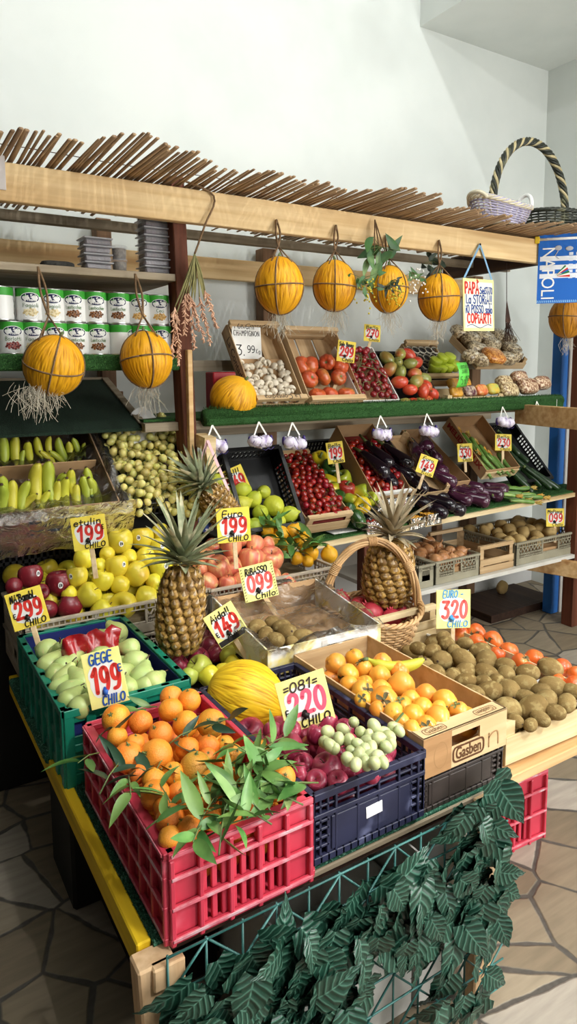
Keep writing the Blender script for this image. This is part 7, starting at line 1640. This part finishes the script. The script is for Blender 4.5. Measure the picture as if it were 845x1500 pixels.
# dried corn/sorghum bouquet on the post
m = MB(); a = wy(262, 262, 2.47); b = wy(313, 287, 2.47); c = wy(285, 372, 2.47)
t = thing('dried_grain_bundle', 'bundle of dried millet heads hanging by twine on the brown post', 'dried bundle', loc=tuple(c)); m.tube([q - c for q in spl([a, b, wy(300, 330, 2.46), c], 5)], .004, 6); m.build('twine', TWINE, t)
m = MB(); h = MB(); rs = random.Random(9)
heads = [((300, 500), (276, 430)), ((270, 490), (272, 430)), ((285, 512), (280, 440)), ((318, 480), (300, 425)), ((262, 535), (258, 460)), ((308, 505), (292, 435)), ((252, 525), (256, 450))]
for e, s in heads:
    E_ = wy(*e, 2.42 + rs.uniform(-.03, .03)) - c; S_ = wy(*s, 2.44) - c; m.tube(spl([V((0, 0, 0)), S_ * .5 + V((0, -.01, 0)), S_], 4), .0028, 5)
    for k in range(46):
        u = k / 46; p = S_ + (E_ - S_) * u; d = V((rs.gauss(0, 1), rs.gauss(0, .6) - .3, -1.2)).normalized() * .022 * (1.1 - .5 * u); h.tube([p, p + d * .5 + V((rs.gauss(0, .002), 0, 0)), p + d], [.0022, .003, .002], 4)
for k in range(9): leafmesh(m, rs.uniform(.12, .22), .014, Matrix.Rotation(PI + rs.uniform(-.3, .35), 4, 'Y') @ Matrix.Rotation(PI / 2 + rs.uniform(-.15, .1), 4, 'X'), .3, .1)
m.build('stalks', pmat('dry_olive_stalk', '8A8450', '6E6A40', scale=18, rough=.8), t); h.build('grain_heads', pmat('pale_pink_grain', 'D8AE90', 'C29478', scale=30, rough=.8), t)
# small dried broom right of the PAPA sign
t = thing('dried_twig_bundle', 'dark dried twig bundle hanging by a string right of the PAPA sign', 'dried bundle', loc=tuple(wy(742, 385, 2.6))); o0 = wy(742, 385, 2.6); m = MB(); m.tube([V((0, 0, 0)), wy(742, 440, 2.6) - o0], .0025, 4)
for k in range(40): m.tube([wy(742, 440, 2.6) - o0, wy(743 + rs.gauss(0, 2), 470, 2.6) - o0, wy(745 + rs.gauss(0, 6), 500 + rs.uniform(-8, 5), 2.6 + rs.gauss(0, .02)) - o0], [.002, .002, .001], 4)
m.build('twigs', pmat('dark_twig', '4A3228', '32221C', scale=20, rough=.9), t)
# ================================================================ PAPA sign and NAPOLI pennant
P = wy(701, 447, 2.455); M = frame_of(P, (.12, -.99, .03), .03); t = thing('hanging_sign', 'pale yellow hanging sign reading PAPA Sei STATO La STORIA iO POSSO solo COPiARTi', 'sign', M=M)
w, h = .255, .258; MB().box((-w / 2, -h / 2, -.002), (w / 2, h / 2, .002), 0, None, .001).build('board', pmat('cream_yellow_board', 'F4ECA8', 'F0E290', scale=8, rough=.5), t); bo2 = [q for q in C.objects if q.parent is t][0]
g = MB(); g.box((-w * .45, -h * .44, .002), (w * .45, h * .44, .0024)); g.build('white_ground', flat('F6F2DC', .6), bo2)
m = MB(); paint(m, 'PAPÀ', -.058, .083, .052, .115, .22, .003); paint(m, 'COPiARTi', 0, -.066, .046, .2, .22, .003); m.build('red_lettering', INK_R, bo2)
m = MB(); paint(m, 'Sei', .028, .073, .034, .042, .2, .003); paint(m, 'STATO', .082, .073, .034, .062, .2, .003); paint(m, 'La STORiA!!', 0, .028, .042, .215, .18, .003); paint(m, 'iO POSSO solo', 0, -.02, .040, .22, .18, .003)
m.tube([V((x, -.105 + .008 * math.sin((x + .1) * 45), .003)) for x in [-.1 + .2 * i / 40 for i in range(41)]], .0018, 5)
m.build('blue_lettering', flat('2A4A8E', .5), bo2)
m = MB(); nl = M.inverted() @ wy(703, 358, 2.47)
for s in (-1, 1): m.bar(nl, (s * w * .45, h / 2, 0), .012, .0012, 0, (0, 0, 1))
m.build('blue_ribbon', flat('7EA6C4', .5), t); MB().ball(nl, .006, 8, 6).build('nail', BLACK, t)
A = wy(789, 352, 2.47); Bp = wy(850, 333, 2.32); dx = (Bp - A); dx.z = 0; w = dx.length * 1.12; ang = math.atan2(dx.y, dx.x)
M = Matrix.Translation(A) @ Matrix.Rotation(ang, 4, 'Z') @ RX; h = A.z - wy(787, 445, 2.47).z; BLU = flat('1E66C0', .55)
t = thing('football_pennant', 'blue and white pennant reading NAPOLI hanging at the right end of the beam', 'pennant', M=M)
MB().box((0, -h, -.001), (w, .03, .001)).build('cloth', BLU, t); m = MB()
for y in (-.10, -.145, -.19): m.box((.01, -y - h - .05 + .02 if False else y - .012, .0011), (w - .02, y + .012, .0014))
m.build('white_stripe', flat('E8ECF2', .6), t)
MB().tube([(-.004, .002, .004), (w, .002, .004)], .007, 8).build('white_rod', WHITE, t); MB().box((-.02, -.018, -.004), (.004, .018, .014), 0, None, .002).build('gold_end_cap', flat('D8B82C', .4), t)
printed('NAPOLI', .095, Matrix.Translation((.05, -h * .53, .0022)) @ Matrix.Rotation(-PI / 2, 4, 'Z'), WHITE, t, 'white_lettering', w=h * .8)
for k, (a0, a1) in enumerate(((.5, .85), (-.05, .38))):
    for q, cc in enumerate(('1E7A3A', 'F2F0EA', 'D0302A')):
        b0 = a1 - (a1 - a0) * q / 3; b1 = a1 - (a1 - a0) * (q + 1) / 3; c0 = V((.085, -h * .58, .002 + .0003 * k)); r0, r1 = .015, .078
        m = MB(); m.add([c0 + V((math.cos(z) * r, math.sin(z) * r, 0)) for z, r in ((b0, r0), (b0, r1), (b1, r1), (b1, r0))], [(0, 1, 2, 3)]); m.build('tricolour_shield', flat(cc, .5), t)
m = MB()
for i in range(24): m.add([(i * w / 24, -h + .004, .0015), (i * w / 24 + w / 40, -h + .004, .0015), (i * w / 24 + w / 34, -h + .016, .0015), (i * w / 24 + w / 90, -h + .016, .0015)], [(0, 1, 2, 3)])
m.build('printed_border', flat('8EC0E8', .6), t)
m = MB()
for r_ in range(5):
    for c_ in range(3): m.box((.155 + c_ * .035, -.085 - r_ * .03, .0016), (.175 + c_ * .035, -.07 - r_ * .03, .002))
m.build('white_squares', flat('DDE4EE', .6), t)
m = MB(); m.ball((.10, -.045, .002), (.018, .014, .001), 10, 6); m.ball((.155, -.05, .002), (.02, .012, .001), 10, 6); m.tube([(.1, -.06, .002), (.085, -.085, .002), (.105, -.1, .002)], .003, 5); m.build('grey_emblem', flat('B8BCC4', .5), t)
# ================================================================ baskets on the roof
BKD = pmat('dark_wicker', '2E3228', '22261E', scale=14, rough=.5, c3='6A6A4E', s3=10, lo3=.58, hi3=.7); BKL = pmat('pale_wicker_strand', 'C8B88C', 'A89C74', scale=14, rough=.5)
c = wy(812, 318, 2.62); c.z = 2.315; t = thing('wicker_basket', 'large dark wicker basket with a tall twisted arch handle on the roof', 'basket', M=Matrix.Translation(c))
bowl(t, .22, .18, .145, 26, 11, BKD, BKD, .006, .8, dip=.01)
hl, hr = wy(721, 285, 2.62), wy(829, 285, 2.62); cx = (hl.x + hr.x) / 2 - c.x; hh = wy(777, 203, 2.62).z - 2.46
g = thing('x', 'x', 'x') if False else None
m = MB(); Rr = (hr.x - hl.x) / 2
for q in range(6):
    pts = []
    for j in range(81):
        tt = j / 80; a = PI * tt; x = Rr * math.cos(a); z = .13 + (hh) * max(math.sin(a), 0) ** .95; f = 7 * 2 * PI * tt + q * PI / 3; ta = math.atan2(math.cos(a) * hh, -math.sin(a) * Rr); o1, o2 = .015 * math.cos(f), .015 * math.sin(f); pts.append((cx + x - math.sin(ta) * o1, o2, z + math.cos(ta) * o1))
    m.tube(pts, .0085, 6, mi=1 if q % 3 == 0 else 0)
m.build('handle', [BKD, BKL], t)
c = wy(733, 318, 2.45); c.z = 2.318; t = thing('wicker_basket', 'pale woven basket with lilac bands and white end loops at the roof edge', 'basket', M=Matrix.Translation(c) @ Matrix.Rotation(.15, 4, 'Z'))
WW = pmat('cream_wicker', 'D8D0B8', 'C4BAA0', scale=12, rough=.6); LIL = pmat('lilac_woven_band', 'B4AEC4', '9A94AE', scale=30, rough=.6)
bowl(t, .22, .15, .085, 26, 9, LIL, WW, .0055, .5, dip=.03); m = MB()
for q in range(4): m.tube([((.222 + .008 * math.cos(8 * z + q * 1.6)) * math.cos(z), (.222 + .008 * math.cos(8 * z + q * 1.6)) * math.sin(z) * .5, .083 + .03 * math.cos(z) ** 2 + .008 * math.sin(8 * z + q * 1.6)) for z in [2 * PI * i / 64 for i in range(65)]], .006, 6, cap=False)
m.build('braided_rim', WW, t)
for s in (-1, 1):
    m = MB(); m.tube([(s * (.20 + .03 * math.sin(a)), -.05 * math.cos(a), .10 + (.085 if s > 0 else .03) * math.sin(a)) for a in [PI * i / 14 for i in range(15)]], .0105, 8); m.build('end_loop', WHITE if s > 0 else WW, t)
for k, (x, y) in enumerate(((615, 296), (643, 294))):
    o = MB().box((-.014, -.01, 0), (.014, .01, .03 + .014 * k), 0, None, .002).build('dark_clip', flat('2E3034', .6)); o.location = wy(x, y, 2.9); o.location.z = 2.33; tag(o, f'small dark block standing on the reed roof, {["left", "right"][k]} of the two', 'block')
o = MB().box((-.03, -.004, 0), (.015, 0, .11), 0, None, .001).build('pale_paper_note', flat('CFC8C4', .7)); o.location = wy(2, 278, 2.478); tag(o, 'pale blank paper note pinned at the left end of the front beam', 'note')
# ================================================================ price signs
N2 = V((.22, -.96, .18))
def S(px, py, wpx, hpx, Y, *a, **k):
    P = wy(px, py, Y); s = depth(P) / FPX / math.sqrt(1 + ((px - CX) ** 2 + (py - PY) ** 2) / FPX ** 2); return sign(k.pop('label'), P, wpx * s * k.pop('kx', 1.03), hpx * s * 1.02, *a, **k)
D_ = math.radians
S(40, 891, 56, 60, 2.12, D_(14), "NA'BambL.", '2.99', 'CHILO', .12, label='yellow 2.99 price sign before the very dark red apples', euro=-.38, under=True, kx=1.0, tw=.74)
S(131, 780, 50, 50, 2.22, D_(6), 'etulin', '1.99', 'CHILO', .10, label='yellow 1.99 price sign between the banana box and yellow apples', euro=.4)
S(154, 993, 58, 88, 1.62, D_(10), 'GEGE', '1.99', 'CHILO', .10, label='tall 1.99 price sign lettered GEGE in blue before the pears', tink=INK_B, uink=INK_B, euro=.42, ink=INK_R, card=CARD_PY, tw=.6, tf=.13)
S(342, 769, 48, 50, 2.20, D_(2), 'Euro', '1.99', 'CHILO', .10, label='1.99 price sign lettered Euro above the pink apples', under=True, tw=.62)
S(379, 852, 50, 52, 2.02, D_(10), 'RiBASSO', '0.99', 'Chilo', .16, label='0.99 price sign lettered RiBASSO over the film lined kiwi box', card=CARD_PY, ink=INK_C, dots=True, sdir=.45, tw=.66)
S(331, 915, 48, 54, 1.84, D_(29), 'Aida!!', '1.49', 'CHILO', .14, label='tilted 1.49 price sign lettered Aida near the front pineapple', card=CARD_PY, strip=flat('2E2A28', .6), euro=-.38, ink=INK_R, tw=.66)
S(447, 1027, 78, 80, 1.30, D_(12.5), '=081=', '2.20', 'CHILO', .16, label='large 2.20 price sign lettered 081 over the dark red apples', card=CARD_PY, ink=INK_P, tink=INK_BR, uink=INK_K, euro=-.4, sx=.14, tw=.7, tslant=.2)
S(664, 892, 55, 58, 1.70, D_(-3), 'EURO -', '3.20', 'CHILO', .14, label='3.20 price sign with blue lettering stuck in the kiwis', card=CARD_PY, ink=INK_C, tink=INK_LB, uink=INK_LB, tw=.6, tf=.11)
S(345, 706, 34, 42, 2.62, D_(22), 'Bell!', '2.49', 'Chilo', .10, label='2.49 price sign lettered Bell in the black lemon crate', euro=None, tw=.7, sx=.1, sdir=.3)
S(324, 731, 26, 34, 2.50, D_(4), 'Euro', '2.10', 'Chilo', .08, label='half hidden price sign behind the small leaning pineapple')
S(507, 515, 27, 31, 2.64, D_(-8), 'Solo Buono', '2.99', 'Chilo', .14, label='2.99 price sign over the dark vine tomatoes', tw=.8, sdir=-.3)
S(545, 488, 25, 25, 2.80, D_(-5), 'Bello', '2.70', 'Chilo', .14, label='2.70 price sign above the half ripe tomatoes', sdir=-.3)
S(491, 663, 25, 31, 2.74, D_(6), 'Bella', '1.99', 'Chilo', .10, label='1.99 price sign lettered Bella by the bell peppers')
S(625, 682, 28, 28, 2.60, D_(-22), 'Euro', '1.49', 'Kilo', .08, label='tilted 1.49 price sign over the aubergines')
S(681, 663, 24, 27, 2.74, D_(1), 'Euro', '3.30', 'Chilo', .06, label='3.30 price sign in the flowering zucchini carton')
S(737, 648, 27, 25, 2.70, D_(-3), 'Bella', '2.30', 'Chilo', .12, label='2.30 price sign by the dark zucchini')
S(813, 758, 31, 28, 2.62, D_(-2), 'MaPiace', '0.99', 'Chilo', .10, label='0.99 price sign stuck in the potatoes', tw=.8)
# ================================================================ light
def area(name, loc, target, sx, sy, power, col=(1, 1, 1)):
    l = bpy.data.lights.new(name, 'AREA'); l.shape = 'RECTANGLE'; l.size = sx; l.size_y = sy; l.energy = power; l.color = col
    o = bpy.data.objects.new(name, l); C.objects.link(o); o.location = loc
    o.rotation_euler = (V(target) - V(loc)).to_track_quat('-Z', 'Y').to_euler(); return o
area('doorway_daylight', (4.1, -.9, 1.5), (.9, 1.3, .7), 2.4, 2.6, 185, (1, .985, .95))
area('shopfront_daylight', (1.6, -2.5, 2.3), (1.2, 1.6, .7), 2.6, 1.2, 55, (1, .99, .97))
def lamp(loc, p, r=.05):
    l = bpy.data.lights.new('ceiling_lamp', 'POINT'); l.energy = p; l.shadow_soft_size = r; o = bpy.data.objects.new('ceiling_lamp', l); C.objects.link(o); o.location = loc
lamp((.7, .4, 4.2), 56, .012); lamp((2.6, .3, 4.2), 62, .012)
l = bpy.data.lights.new('ceiling_spotlight', 'SPOT'); l.energy = 330; l.spot_size = math.radians(36); l.spot_blend = .8; l.shadow_soft_size = .22; l.color = (1, .985, .95)  # added fill spot, an invented source that brightens the table front and produce
o = bpy.data.objects.new('ceiling_spotlight', l); C.objects.link(o); o.location = (1.5, -1.0, 3.5); o.rotation_euler = (V((1.12, 1.42, .6)) - V((1.5, -1.0, 3.5))).to_track_quat('-Z', 'Y').to_euler()
w = bpy.data.worlds.new('daylight'); bpy.context.scene.world = w; w.use_nodes = True
w.node_tree.nodes['Background'].inputs[0].default_value = (.92, .96, 1, 1); w.node_tree.nodes['Background'].inputs[1].default_value = .5
sc = bpy.context.scene; sc.view_settings.view_transform = 'Standard'; sc.view_settings.look = 'None'; sc.view_settings.exposure = .2; sc.view_settings.gamma = 1; sc.view_settings.use_curve_mapping = False
sc.cycles.max_bounces = 8; sc.cycles.transparent_max_bounces = 12
for o in PROTOS:
    for c in KIDS.get(o.name, ()):
        for g in KIDS.get(c.name, ()): bpy.data.objects.remove(g)
        bpy.data.objects.remove(c)
    bpy.data.objects.remove(o)
